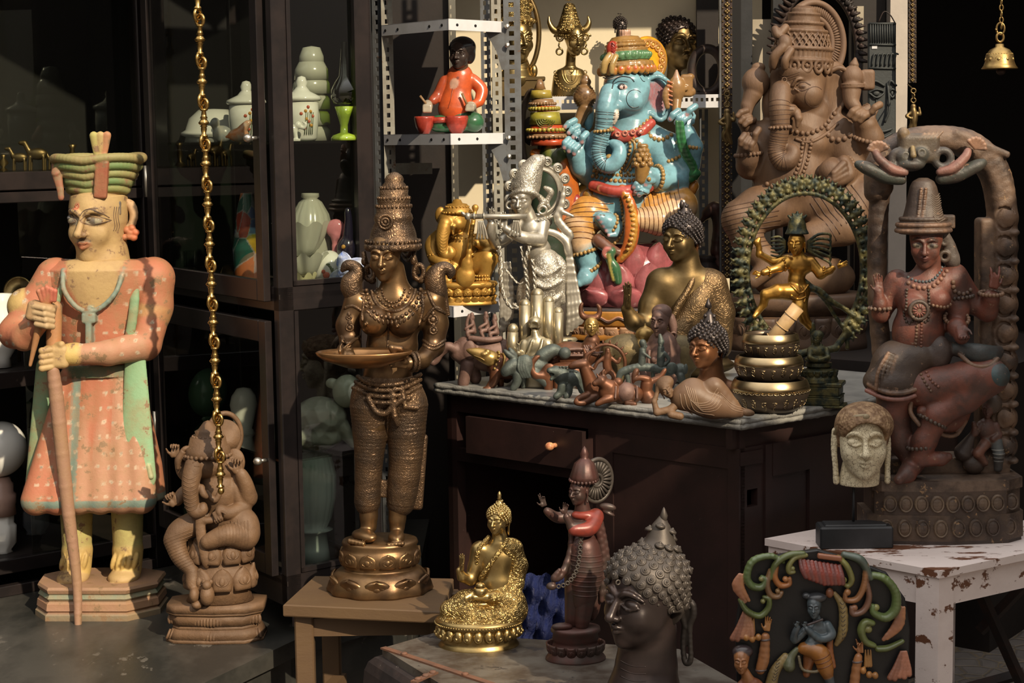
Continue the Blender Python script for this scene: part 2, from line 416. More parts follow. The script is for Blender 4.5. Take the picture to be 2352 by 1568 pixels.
# ---------------------------------------------------------------- figures: traced in photo pixels, placed at a real distance
class Fig:
    def __init__(s, name, label, cat, base, ctr, Y=None, z=None, group=None, base_d=0):
        """base=(px,py) contact point; its world height z or distance Y; ctr=(px,py) middle of the figure"""
        if Y is None: Y = depth(base[0], base[1], z)
        s.Y = Y; w0 = at(base[0], base[1], Y)
        e = .5; a = at(ctr[0]+e, ctr[1], Y)-at(ctr[0]-e, ctr[1], Y); b = at(ctr[0], ctr[1]+e, Y)-at(ctr[0], ctr[1]-e, Y)
        s.s = a.x
        s.A = np.array([[a.x, b.x, 0],[0,0, a.x],[0, b.z, 0]])
        s.p0 = np.array([base[0], base[1],0.]); s.name = name
        s.w0 = w0
        wc = at(ctr[0], ctr[1], Y); pc = s.A@(np.array([ctr[0], ctr[1],0.])-s.p0)+np.array(w0)
        s.off = np.array(wc)-pc     # keep the middle exactly where the photo has it
        s.off[2] = 0 if z is not None else s.off[2]; s.off[1] = 0
        s.e = link(name, None, None, w0); tag(s.e, label, cat, group); s.e.empty_display_size = .05
    def tr(s, V): return (np.asarray(V)-s.p0)@s.A.T+s.off
    def inv(s, w): return np.linalg.solve(s.A, np.asarray(w)-np.array(s.w0)-s.off)+s.p0
    def part(s, name, g, mat, parent=None, label=None, smooth=True, col=True, split=None):
        V, F, C = (g.mesh() if isinstance(g, SD) else g.arrays())
        if isinstance(g, SD) and g.L:
            lb = g.lines()
            if lb: v2, f2, c2 = lb.arrays(); F = F+[q+len(V) for q in f2]; V = np.vstack([V, v2]); C = np.vstack([C, c2])
        if split is not None:   # left and right pieces become parts of their own
            for sg in (-1,1):
                F2 = [f[((V[f][:,:,0].mean(1)-split)*sg) > 0] for f in F]; F2 = [f for f in F2 if len(f)]
                if not F2: continue
                u = np.unique(np.concatenate([f.ravel() for f in F2])); mp = np.full(len(V),-1); mp[u] = np.arange(len(u))
                o = link(name, mkmesh(name, s.tr(V[u]),[mp[f] for f in F2], mat, C[u] if isinstance(g, SD) or g.col is not None else None, smooth), parent or s.e)
                if not isinstance(g, SD): fixn(o)
                if label: o['label'] = label
            return
        V = s.tr(V); F = [f[:, ::-1] for f in F] if not isinstance(g, SD) else F
        usecol = isinstance(g, SD) or g.col is not None or any(np.ndim(c) and not (c == 1).all() for c in g.C[:3])
        me = mkmesh(name, V, F, mat, C if usecol else None, smooth)
        o = link(name, me, parent or s.e)
        if not isinstance(g, SD): fixn(o)
        if label: o['label'] = label
        return o
# ---------------------------------------------------------------- materials
MATS = {}
def mat(name, col=None, rough=.5, metal=0, col2=None, nscale=12, nmix=.5, bump=0, bscale=60, bkind='noise', bdist=.003, spec=.5, coat=0, trans=0, chips=None, chip_scale=25, chip_lo=.62, stretch=(1,1,1), rvar=0, sss=0, dots=None):
    """col None reads the painted colour of the part (attribute Col)"""
    if name in MATS: return MATS[name]
    m_ = bpy.data.materials.new(name); MATS[name] = m_; m_.use_nodes = True
    N = m_.node_tree.nodes; L = m_.node_tree.links; N.clear()
    out = N.new('ShaderNodeOutputMaterial'); b = N.new('ShaderNodeBsdfPrincipled'); L.new(b.outputs[0], out.inputs[0])
    tc = N.new('ShaderNodeTexCoord'); mp = N.new('ShaderNodeMapping'); mp.inputs['Scale'].default_value = stretch; L.new(tc.outputs['Object'], mp.inputs[0])
    def noise(sc, det=5, r=.55):
        t = N.new('ShaderNodeTexNoise'); t.inputs['Scale'].default_value = sc; t.inputs['Detail'].default_value = det; t.inputs['Roughness'].default_value = r; L.new(mp.outputs[0], t.inputs['Vector']); return t
    def ramp(src, p0, p1, c0=(0,0,0,1), c1=(1,1,1,1)):
        r = N.new('ShaderNodeValToRGB'); e = r.color_ramp.elements; e[0].position = p0; e[1].position = p1; e[0].color = c0; e[1].color = c1; L.new(src, r.inputs[0]); return r.outputs[0]
    def mix(f, a, c):
        x = N.new('ShaderNodeMix'); x.data_type = 'RGBA'
        for sock, v in ((x.inputs[0], f),(x.inputs[6], a),(x.inputs[7], c)):
            if isinstance(v, (int, float)): sock.default_value = v
            elif isinstance(v, tuple): sock.default_value = (*v[:3],1)
            else: L.new(v, sock)
        return x.outputs[2]
    def mul(a, k):
        x = N.new('ShaderNodeMath'); x.operation = 'MULTIPLY'; L.new(a, x.inputs[0]); x.inputs[1].default_value = k; return x.outputs[0]
    if col is None:
        a = N.new('ShaderNodeAttribute'); a.attribute_name = 'Col'; c = a.outputs['Color']
    else: c = tuple(col)
    if col2 is not None:
        c = mix(mul(ramp(noise(nscale, 8,.65).outputs[0],.42,.60), min(1, nmix*1.15)), c, tuple(col2))
    if dots is not None:
        v = N.new('ShaderNodeTexVoronoi'); v.inputs['Scale'].default_value = dots[1]; L.new(mp.outputs[0], v.inputs['Vector'])
        c = mix(ramp(v.outputs['Distance'], dots[2], dots[2]+.03,(1,1,1,1),(0,0,0,1)), c, tuple(dots[0]))
    rr = rough
    if chips is not None:
        f = ramp(noise(chip_scale, 8,.7).outputs[0], chip_lo, chip_lo+.02); c = mix(f, c, tuple(chips))
    if isinstance(c, tuple): b.inputs['Base Color'].default_value = (*c[:3],1)
    else: L.new(c, b.inputs['Base Color'])
    if rvar:
        mr = N.new('ShaderNodeMapRange'); L.new(noise(nscale*2).outputs[0], mr.inputs[0]); mr.inputs[1].default_value = .3; mr.inputs[2].default_value = .7; mr.inputs[3].default_value = max(.02, rough-rvar); mr.inputs[4].default_value = min(1, rough+rvar); L.new(mr.outputs[0], b.inputs['Roughness'])
    else: b.inputs['Roughness'].default_value = rr
    b.inputs['Metallic'].default_value = metal; b.inputs['Specular IOR Level'].default_value = spec
    b.inputs['Coat Weight'].default_value = coat; b.inputs['Coat Roughness'].default_value = .15
    if trans: b.inputs['Transmission Weight'].default_value = trans
    if sss: b.inputs['Subsurface Weight'].default_value = sss; b.inputs['Subsurface Radius'].default_value = (.02,.02,.02)
    if bump:
        if bkind == 'noise': h = noise(bscale, 9,.68).outputs[0]
        elif bkind == 'voronoi':
            v = N.new('ShaderNodeTexVoronoi'); v.feature = 'SMOOTH_F1'; v.inputs['Scale'].default_value = bscale; v.inputs['Smoothness'].default_value = .4; L.new(mp.outputs[0], v.inputs['Vector']); h = v.outputs['Distance']
        elif bkind == 'filigree':
            v = N.new('ShaderNodeTexVoronoi'); v.feature = 'F1'; v.inputs['Scale'].default_value = bscale; L.new(mp.outputs[0], v.inputs['Vector'])
            s_ = N.new('ShaderNodeMath'); s_.operation = 'SINE'; L.new(mul(v.outputs['Distance'],18), s_.inputs[0]); h = s_.outputs[0]
        elif bkind == 'wave':
            w = N.new('ShaderNodeTexWave'); w.inputs['Scale'].default_value = bscale; w.bands_direction = 'Z'; w.inputs['Distortion'].default_value = 3; w.inputs['Detail'].default_value = 2; w.inputs['Detail Scale'].default_value = 2; L.new(mp.outputs[0], w.inputs['Vector']); h = w.outputs[0]
        elif bkind == 'crack':
            v = N.new('ShaderNodeTexVoronoi'); v.feature = 'DISTANCE_TO_EDGE'; v.inputs['Scale'].default_value = bscale;
            ns = noise(bscale*.6,3); va = N.new('ShaderNodeVectorMath'); va.operation = 'MULTIPLY_ADD'; L.new(ns.outputs['Color'], va.inputs[0]); va.inputs[1].default_value = (.03,.03,.03); L.new(mp.outputs[0], va.inputs[2]); L.new(va.outputs[0], v.inputs['Vector'])
            h = ramp(v.outputs['Distance'],0,.12)
            lk = b.inputs['Base Color'].links; src = lk[0].from_socket if lk else tuple(b.inputs['Base Color'].default_value[:3])
            L.new(mix(ramp(v.outputs['Distance'],.01,.05,(1,1,1,1),(0,0,0,1)), src, (.20,.15,.09)), b.inputs['Base Color'])
        bp = N.new('ShaderNodeBump'); bp.inputs['Strength'].default_value = bump; bp.inputs['Distance'].default_value = bdist; L.new(h, bp.inputs['Height']); L.new(bp.outputs[0], b.inputs['Normal'])
    return m_
def glassmat(name, tint=(1,1,1), gloss=1.0, rough=0.0):
    if name in MATS: return MATS[name]
    m_ = bpy.data.materials.new(name); MATS[name] = m_; m_.use_nodes = True
    N = m_.node_tree.nodes; L = m_.node_tree.links; N.clear()
    out = N.new('ShaderNodeOutputMaterial'); mx = N.new('ShaderNodeMixShader'); t = N.new('ShaderNodeBsdfTransparent'); g = N.new('ShaderNodeBsdfGlossy'); f = N.new('ShaderNodeFresnel')
    t.inputs[0].default_value = (*tint, 1); g.inputs['Roughness'].default_value = rough; f.inputs[0].default_value = 1.5
    k = N.new('ShaderNodeMath'); k.operation = 'MULTIPLY'; L.new(f.outputs[0], k.inputs[0]); k.inputs[1].default_value = 1.7*gloss; k.use_clamp = True
    ge = N.new('ShaderNodeNewGeometry'); bf = N.new('ShaderNodeMath'); bf.operation = 'SUBTRACT'; bf.inputs[0].default_value = 1; L.new(ge.outputs['Backfacing'], bf.inputs[1]); k2 = N.new('ShaderNodeMath'); k2.operation = 'MULTIPLY'; L.new(k.outputs[0], k2.inputs[0]); L.new(bf.outputs[0], k2.inputs[1])
    L.new(k2.outputs[0], mx.inputs[0]); L.new(t.outputs[0], mx.inputs[1]); L.new(g.outputs[0], mx.inputs[2]); L.new(mx.outputs[0], out.inputs[0]); return m_
def M_(n): return MATS[n]
mat('paint', rough=.5, col2=(.30,.22,.14), nscale=30, nmix=.25, bump=.25, bscale=90)
mat('gloss_paint', rough=.26, col2=(.05,.035,.03), nscale=26, nmix=.26, bump=.22, bscale=60, coat=.25)
mat('old_paint', rough=.62, col2=(.34,.21,.10), nscale=12, nmix=.42, bump=.5, bscale=60, chips=(.26,.16,.085), chip_scale=24, chip_lo=.585)
mat('dull_paint', rough=.6, col2=(.06,.04,.03), nscale=22, nmix=.35, bump=.35, bscale=80)
mat('bronze', (.235,.14,.065),.36,.85, col2=(.085,.05,.03), nscale=9, nmix=.7, bump=.12, bscale=60, rvar=.1)
mat('bronze_relief', (.165,.10,.055),.44,.75, col2=(.06,.042,.03), nscale=14, nmix=.7, bump=.35, bscale=95, bkind='filigree', bdist=.001, rvar=.1)
mat('brass', (.43,.31,.13),.34,.95, col2=(.20,.135,.05), nscale=14, nmix=.6, bump=.08, bscale=60, rvar=.08)
mat('brass_relief', (.42,.30,.12),.36,.95, col2=(.30,.19,.06), nscale=30, nmix=.6, bump=.7, bscale=95, bkind='filigree', bdist=.0013)
mat('dark_brass', (.25,.175,.08),.44,.9, col2=(.13,.085,.035), nscale=10, nmix=.6, bump=.12, bscale=50, rvar=.1)
mat('dark_brass_relief', (.22,.14,.07),.46,.85, col2=(.12,.08,.04), nscale=14, nmix=.6, bump=.4, bscale=75, bkind='filigree', bdist=.001)
mat('gold_leaf', (.58,.33,.075),.42,.55, col2=(.34,.17,.03), nscale=16, nmix=.6, bump=.2, bscale=60)
mat('silver', (.62,.57,.47),.34,.7, col2=(.30,.27,.21), nscale=14, nmix=.55, bump=.1, bscale=60)
mat('silver_relief', (.60,.55,.45),.38,.65, col2=(.22,.19,.15), nscale=30, nmix=.6, bump=.4, bscale=100, bkind='filigree', bdist=.001)
mat('nickel_brass', (.52,.45,.30),.34,.75, col2=(.30,.25,.16), nscale=14, nmix=.5)
mat('copper', (.24,.10,.042),.42,.6, col2=(.12,.06,.035), nscale=10, nmix=.6, bump=.1, bscale=60)
mat('dark_metal', (.075,.06,.055),.38,.6, col2=(.035,.03,.03), nscale=14, nmix=.5, bump=.12, bscale=50)
mat('blackened', (.036,.026,.024),.33,.45, col2=(.07,.045,.04), nscale=7, nmix=.6, bump=.08, bscale=40, spec=.6)
mat('grey_patina', (.085,.070,.058),.5,.5, col2=(.06,.05,.045), nscale=14, nmix=.5, bump=.15, bscale=60)
mat('verdigris', (.022,.032,.024),.42,.45, col2=(.20,.165,.05), nscale=45, nmix=.5, bump=.7, bscale=70, bdist=.003)
mat('wood_light', (.175,.10,.055),.6,0, col2=(.16,.095,.06), nscale=9, nmix=.85, bump=.8, bscale=40, stretch=(1,1,.35), rvar=.1)
mat('wood_brown', (.17,.095,.048),.6,0, col2=(.11,.06,.03), nscale=10, nmix=.85, bump=.8, bscale=50, rvar=.1)
mat('wood_old', (.13,.075,.045),.5,0, col2=(.05,.03,.022), nscale=9, nmix=.7, bump=.4, bscale=35, rvar=.12)
mat('black_paint', (.014,.011,.011),.35,0, col2=(.030,.021,.019), nscale=8, nmix=.5, bump=.08, bscale=30, chips=(.25,.22,.2), chip_scale=90, chip_lo=.80)
mat('desk_paint', (.032,.015,.013),.40,0, col2=(.016,.009,.008), nscale=5, nmix=.6, bump=.2, bscale=30, chips=(.30,.23,.18), chip_scale=70, chip_lo=.70)
mat('stool_wood', (.105,.06,.028),.65,0, col2=(.12,.07,.03), nscale=7, nmix=.7, bump=.5, bscale=30, stretch=(.4,1,1), chips=(.06,.035,.02), chip_scale=60, chip_lo=.72)
mat('white_table', (.80,.69,.65),.5,0, col2=(.66,.54,.50), nscale=5, nmix=.5, bump=.3, bscale=30, chips=(.15,.06,.03), chip_scale=16, chip_lo=.555, stretch=(.3,1,1))
mat('marble', (.36,.35,.32),.3,0, col2=(.20,.20,.19), nscale=7, nmix=.7, bump=.15, bscale=25, chips=(.55,.53,.5), chip_scale=10, chip_lo=.64)
mat('marble_edge', (.30,.29,.26),.55,0, col2=(.16,.155,.145), nscale=14, nmix=.7, bump=1, bscale=40, bdist=.006)
mat('black_marble', (.026,.026,.023),.34,0, col2=(.075,.07,.06), nscale=4, nmix=.7, bump=.25, bscale=30, chips=(.11,.10,.085), chip_scale=12, chip_lo=.61, stretch=(1,.5,1))
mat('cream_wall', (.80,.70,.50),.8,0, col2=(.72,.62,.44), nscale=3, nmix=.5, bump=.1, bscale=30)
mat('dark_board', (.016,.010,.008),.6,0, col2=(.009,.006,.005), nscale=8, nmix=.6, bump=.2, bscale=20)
mat('shop_dark', (.006,.005,.005),.8)
mat('steel_blue', (.16,.17,.18),.45,.3, col2=(.10,.09,.08), nscale=20, nmix=.5, bump=.1, bscale=60, chips=(.20,.09,.04), chip_scale=30, chip_lo=.66)
mat('steel_grey', (.34,.33,.28),.5,.1, col2=(.22,.19,.15), nscale=20, nmix=.5, bump=.1, bscale=60, chips=(.20,.10,.05), chip_scale=30, chip_lo=.64)
mat('shelf_white', (.70,.70,.72),.4,0, col2=(.55,.54,.54), nscale=12, nmix=.4, chips=(.25,.12,.06), chip_scale=30, chip_lo=.72)
mat('iron_dark', (.035,.028,.026),.55,.4, col2=(.07,.035,.025), nscale=18, nmix=.5, bump=.3, bscale=60)
mat('bolt_metal', (.55,.52,.46),.35,.9)
mat('porcelain', (.78,.77,.72),.12,0, spec=.6)
mat('porcelain_painted', None, .12,0, spec=.6)
mat('milk_glass', (.45,.45,.38),.18,0, col2=(.5,.5,.45), nscale=8, nmix=.3, spec=.6)
mat('green_glass_ball', (.18,.34,.22),.15,0, spec=.6)
mat('pavement', (.17,.145,.13),.75,0, col2=(.10,.085,.075), nscale=6, nmix=.6, bump=.5, bscale=14, bkind='crack', bdist=.02)
mat('blue_sheet', (.006,.014,.085),.35,0, bump=1, bscale=12, bdist=.03)
mat('trunk_black', (.025,.022,.024),.45,.2, col2=(.07,.05,.045), nscale=8, nmix=.6, bump=.3, bscale=20, chips=(.34,.31,.27), chip_scale=16, chip_lo=.64)
mat('trunk_top', (.05,.035,.025),.45,0, col2=(.13,.115,.095), nscale=9, nmix=.7, bump=.3, bscale=30, chips=(.035,.03,.03), chip_scale=8, chip_lo=.58)
mat('rust', (.17,.075,.04),.7,.1, col2=(.09,.05,.035), nscale=25, nmix=.6, bump=.5, bscale=60)
mat('crackle', (.74,.65,.45),.55,0, col2=(.60,.50,.32), nscale=12, nmix=.5, bump=.4, bscale=95, bkind='crack', bdist=.0008)
mat('block_black', (.014,.015,.017),.5,0, col2=(.03,.03,.033), nscale=10, nmix=.5, bump=.1)
glassmat('pane', (.86,.88,.84),1.0); glassmat('shelf_glass', (.55,.68,.60),1.2)
glassmat('clear_glass', (.90,.93,.92),1.5); glassmat('lime_glass', (.50,.62,.10),1.3)
# ---------------------------------------------------------------- heads, hands and other sculpting helpers (figure pixels: x right, y down, z away)
BLK = (.02,.016,.014)
def head(sd, c, H, yaw=0, pitch=0, roll=0, col=None, w=1.0, eyes='shut', ears='long', paint=None, jaw=1.0, nose=1.0, k=None, neck=None):
    """H half the height from chin to crown; yaw>0 looks towards the viewer's left; paint: dict eye, iris, brow, lip colours"""
    M = mt(c, H, rx=pitch, rz=roll); Y = mt((0,0,0),1, ry=yaw); sd.push(M); sd.push(Y)
    u = dict(col=col); kk = H*.16 if k is None else k
    sd.ell((0,-.28,.08),(.70*w,.72,.80), k=kk, **u); sd.ell((0,.22,-.08),(.60*w*jaw,.70,.66), k=kk, **u)
    sd.ell((0,.62,-.22),(.38*w*jaw,.36,.46), k=kk, **u); sd.ell((0,.84,-.50),(.17,.13,.14), k=kk*.8, **u)
    for s_ in (-1,1):
        sd.ell((s_*.33*w,.25,-.46),(.24,.26,.20), k=kk, **u)                         # cheeks
        sd.ell((s_*.30*w,-.10,-.74),(.20,.10,.12), k=H*.10, op='s')                 # sockets
        sd.tube([(s_*.08,-.20,-.74),(s_*.20,-.30,-.73),(s_*.36,-.29,-.66),(s_*.52*w,-.18,-.52)],[.045,.05,.045,.03], k=H*.06, n=7, **u)
        sd.ell((s_*.30*w,-.06,-.61 if eyes == 'shut' else -.585),(.19,.11,.12), k=H*.03, **u)   # eyeball
        if eyes == 'shut':
            sd.tube([(s_*.12,-.02,-.71),(s_*.30*w,.03,-.725),(s_*.50*w,-.03,-.60)],[.03,.036,.022], k=H*.02, n=6, **u)
            if paint is None: sd.tube([(s_*.12,.005,-.745),(s_*.30*w,.058,-.77),(s_*.48*w,.0,-.65)],[.012,.016,.010], k=0, n=6, op='s')
        elif paint is None:
            sd.tube([(s_*.11,-.04,-.72),(s_*.30*w,-.155,-.75),(s_*.54*w,-.05,-.58)],[.022,.030,.018], k=H*.01, n=7, **u)
            sd.tube([(s_*.11,-.02,-.72),(s_*.30*w,.06,-.73),(s_*.54*w,-.03,-.58)],[.018,.024,.016], k=H*.01, n=7, **u)
        else:
            sd.ell((s_*.31*w,-.05,-.53),(.25,.12,.15), k=H*.05, **u)
            sd.ell((s_*.31*w,-.05,-.66),(.235,.115,.30), op='p', col=paint.get('line', paint['brow']))
            sd.ell((s_*.31*w,-.045,-.66),(.20,.085,.30), op='p', col=paint['eye']); sd.ell((s_*.29*w,-.055,-.68),(.08,.08,.30), op='p', col=paint['iris'])
        if paint and paint.get('brow'):
            for q in range(15):
                t = q/14; sd.ell((s_*(.07+.50*t)*w,-.19-.17*math.sin(min(1,t*1.15)*2.9),-.66+.14*t),(.04,.026,.25), op='p', col=paint['brow'])
    sd.cone((0,-.20,-.70),(0,.24,-.93*nose),.055,.10, k=H*.07, **u); sd.ell((0,.25,-.94*nose),(.10,.085,.10), k=H*.05, **u)
    for s_ in (-1,1):
        sd.ell((s_*.10,.27,-.82),(.075,.065,.09), k=H*.04, **u); sd.ell((s_*.05,.34,-.88*nose),(.028,.02,.03), k=H*.02, op='s')
    lc = dict(col=paint['lip']) if paint and paint.get('lip') else u
    sd.tube([(-.20,.50,-.64),(-.07,.46,-.77),(0,.475,-.78),(.07,.46,-.77),(.20,.50,-.64)],[.02,.045,.045,.045,.02], k=H*.03, n=9, **lc)
    sd.tube([(-.17,.53,-.65),(0,.575,-.75),(.17,.53,-.65)],[.02,.06,.02], k=H*.03, n=7, **lc)
    sd.tube([(-.22,.505,-.67),(-.07,.515,-.80),(0,.52,-.82),(.07,.515,-.80),(.22,.505,-.67)],.014, k=H*.01, n=8, op='s')
    if ears:
        L_ = {'long':.75,'short':.18,'mid':.5}[ears]
        for s_ in (-1,1):
            sd.push(mt((s_*.70*w,.02,.12),1, ry=s_*-25)); sd.tor((0,0,0),.19,.055, rot=(0,90,0), k=H*.03, sy=1.35, **u) if False else sd.ell((0,0,0),(.07,.27,.17), k=H*.04, **u)
            sd.ell((s_*.07,-.02,-.01),(.05,.17,.09), k=H*.03, op='s')
            if L_ > .2: sd.cone((0,.2,0),(0,.2+L_,-.03),.075,.09, k=H*.05, **u); sd.ell((s_*.06,.2+L_*.6,-.02),(.06,L_*.3,.035), k=H*.02, op='s')
            sd.pop()
    sd.pop(); sd.pop()
def hand(sd, M, curl=(20,20,25,30), thumb=(50,25), right=True, col=None, spread=6, nail=None, k=None, fl=1.0):
    """palm centred at the origin of M, fingers along -y, palm looking to -z; unit = palm length"""
    sd.push(M); g = 1 if right else -1; kk = k if k is not None else .05*abs(np.cbrt(np.linalg.det(sd.M[-1][:3,:3])))
    sd.box((0,.05,0),(.36,.46,.13), rd=.12, k=kk*2, col=col); sd.ell((-g*.26,.2,-.1),(.2,.32,.15), k=kk*2, col=col)
    for i, x in enumerate((-.29,-.10,.10,.29)):
        j = i if g > 0 else 3-i; L = (.72,.84,.78,.60)[i if g > 0 else 3-i]*fl; L = ( .78,.88,.80,.60)[(i if g>0 else 3-i)]*fl
        cdeg = curl[i if g > 0 else 3-i] if len(curl) == 4 else curl[0]; a = 0; p = np.array([x,-.40,0.]); sp = math.radians(spread*(x/.3))
        for n_, (fr, r0, r1) in enumerate(((.45,.105,.095),(.30,.095,.085),(.25,.085,.065))):
            a += math.radians(cdeg); d = np.array([math.sin(sp)*math.cos(a),-math.cos(a)*math.cos(sp),-math.sin(a)]); q = p+d*L*fr
            sd.cone(p, q, r0, r1, k=kk*.5, col=col);
            if n_ == 2 and nail is not None:
                nrm = np.array([0,-math.sin(a),math.cos(a)]); sd.ell((p+q)/2+d*.05+nrm*.05,(.055,.08,.055), op='p', col=nail)
            p = q
    a, b_ = math.radians(thumb[0]), math.radians(thumb[1]); p = np.array([-g*.30,.28,-.05]); d = np.array([-g*math.sin(a),-math.cos(a),-.25]); q = p+d*.42
    sd.cone(p, q, .15,.105, k=kk, col=col); d2 = np.array([-g*math.sin(a-b_),-math.cos(a-b_),-.35]); r = q+d2*.34; sd.cone(q, r, .10,.075, k=kk*.5, col=col)
    if nail is not None: sd.ell(r-np.array([0,0,-.03]),(.06,.08,.07), op='p', col=nail)
    sd.pop()
def fib(n, ymax=.2, ymin=-1.0):
    i = np.arange(n)+.5; y = ymin+(ymax-ymin)*i/n; r = np.sqrt(np.maximum(0,1-y*y)); a = i*2.39996
    return np.stack([r*np.cos(a), y, r*np.sin(a)],1)
def curls(sd_hair, c, n, r, ymax=.25, flt=None, spiral=False, hgt=.7):
    """rows of hair curls on the surface of the hair cap; y<0 is up"""
    P, D = sd_hair.hit(c, fib(n, ymax)); b = MB()
    for p, d in zip(P, D):
        if flt is not None and not flt(p, d): continue
        Fm = frame_from(d); M = np.eye(4); M[:3,:3] = Fm; M[:3,3] = p; b.push(M)
        if spiral:
            b.lathe([(r*1.15,-r*.3),(r*1.05,r*.22),(r*.85,r*.30),(r*.72,r*.2),(r*.62,r*.5),(r*.42,r*.56),(r*.34,r*.45),(r*.28,r*.75),(0,r*.9)], n=12)
        else: b.lathe([(r,-r*.3),(r*.95,r*.25),(r*.6,r*hgt),(0,r*(hgt+.2))], n=8)
        b.pop()
    return b
def buddha_hair(sd, c, H, yaw=0, pitch=0, roll=0, top=.55, col=None, tw=.40, back=.28, w=1.0):
    """cap plus cranial bump, same frame as head()"""
    sd.push(mt(c, H, rx=pitch, rz=roll)); sd.push(mt((0,0,0),1, ry=yaw)); kk = H*.15
    sd.ell((0,-.42,.10),(.79*w,.66,.86), k=kk, col=col); sd.ell((0,-.02,.42),(.72*w,.72,.60), k=kk, col=col)
    sd.rev((0,-.78,back),[(.05,-top-.18),(tw*.45,-top+.02),(tw,-.12),(tw*1.5,.15)], k=kk*1.3, col=col)
    # clear the face
    sd.ell((0,.18,-.78),(.66,.72,.50), k=H*.06, op='s'); sd.box((0,1.05,-.1),(1.3,.85,.62), rd=.1, k=H*.05, op='s')
    sd.pop(); sd.pop()
def necklaces(sd, mb, pts, r, step=None, bead=True, off=0, sq=1.0):
    """line of beads or a cord snapped to the front surface"""
    P = evenly([(p[0],p[1]) for p in pts], step or r*1.9); P = sd.front(P, off)
    if bead:
        for p in P: mb.ell(p, (r*.95*sq, r, r), nu=8, nv=6)
    else: mb.tube(P, r, 7)
def cord(sd, mb, pts, r, off=0, n=None, col=None, flat=None):
    P = evenly([(p[0],p[1]) for p in pts], max(2.0, r)); P = sd.front(P, off)
    if len(P) > 4:
        z = P[:,2]; z[1:-1] = (z[:-2]+z[1:-1]*2+z[2:])/4
    mb.tube(P, r, 6, col=col, flat=flat)
def _petal(mb, w, h, th, col=None, veins=0, curl=.35):
    """one lotus petal, tip up (-y), bulging towards +z"""
    nu, nt = 11,9; u = np.linspace(-1,1,nu); t = np.linspace(0,1,nt); U, T = np.meshgrid(u, t)
    pr = np.sin(np.pi*np.clip(T,0,1)**.62)**.75; pr = np.where(T > .45, np.cos((T-.45)/.55*np.pi/2)**.62,.80+.2*T/.45)
    X = w*pr*U; Y = h*(1-2*T); Z = th*(1-U*U)**.5*(.55+.45*np.sin(np.pi*T))+th*curl*np.clip(T-.7,0,1)*5
    if veins: Z = Z+th*.10*np.cos(U*np.pi*veins)*(1-T)
    Fv = np.stack([X,Y,Z],-1).reshape(-1,3); Bv = np.stack([X*.97,Y,Z*.35-th*.45],-1).reshape(-1,3); N = len(Fv)
    i = np.arange(nt-1)[:,None]*nu; j = np.arange(nu-1)[None,:]
    q = np.stack([i+j,i+j+1,i+nu+j+1,i+nu+j],-1).reshape(-1,4); Q = [q, q[:,::-1]+N]
    e = [(a,a+1) for a in range(nu-1)]+[(a*nu+nu-1,(a+1)*nu+nu-1) for a in range(nt-1)]+[((nt-1)*nu+a+1,(nt-1)*nu+a) for a in range(nu-1)][::-1]+[((a+1)*nu,a*nu) for a in range(nt-1)][::-1]
    Q.append(np.array([(b_,a_,a_+N,b_+N) for a_,b_ in e])); mb.add(np.vstack([Fv,Bv]), None, np.vstack(Q), col)
def petals(mb, c, R, y0, y1, n, th=None, sq=1.0, a0=0, a1=360, flare=0, col=None, ridge=True, phase=0, tilt=0, veins=0, down=False):
    """ring of lotus petals; y0 upper edge, y1 lower"""
    h = abs(y1-y0)/2; w = math.radians(abs(a1-a0))*R/n/2; th = th or w*.5
    for i in range(n):
        a = math.radians(a0+(a1-a0)*(i+.5+phase)/n)
        M = np.eye(4); ca, sa = math.cos(a), math.sin(a)
        rad = np.array([ca,0,sa*sq]); tan = np.array([-sa,0,ca*sq]); tan /= np.linalg.norm(tan); nr = np.array([ca*sq,0,sa]); nr /= np.linalg.norm(nr)
        Bm = np.stack([tan, [0,1,0], nr],1)@rotm(tilt,0,0)
        if down: Bm = Bm@rotm(0,0,180)
        M[:3,:3] = Bm; M[:3,3] = np.array(c)+rad*R+np.array([0,(y0+y1)/2,0]); mb.push(M)
        _petal(mb, w*1.04, h, th, col, veins)
        if ridge: mb.torus((0,h*.12,th*.75), w*.55, th*.2, n=14, m_=5, sy=h/w*.75, col=col); mb.ell((0,h*.15,th*.8),(w*.32,h*.42,th*.4), nu=8, nv=6, col=col)
        mb.pop()
def rings(sd, a, b, R0, R1, n, col, r=1.2, t0=.08, t1=.92, tilt=0):
    """fine carved bands round a limb"""
    a = np.asarray(a, float); b = np.asarray(b, float); Fm = frame_from(b-a)@rotm(tilt,0,tilt)
    for t in np.linspace(t0, t1, n): sd.ring(a+(b-a)*t, Fm, R0+(R1-R0)*t, r*.6, col)
def trunk_rings(sd, P, R, col, n, r=1.1, i0=3, i1=56, op='p'):
    """fine creases across a trunk"""
    P = spline(P, 60); R = np.interp(np.linspace(0,1,60), np.linspace(0,1,len(R)), R)
    for i in np.linspace(i0, i1, n).astype(int): sd.ring(P[i], frame_from(P[i+1]-P[i-1]), R[i], r*.6, col)
def beadring(mb, a, ax, R, n, r, col=None, sq=1):
    Fm = frame_from(ax)
    for t in np.linspace(0,2*math.pi, n, endpoint=False): mb.ell(np.asarray(a)+Fm[:,0]*R*math.cos(t)+Fm[:,2]*R*sq*math.sin(t), r, nu=7, nv=5, col=col)
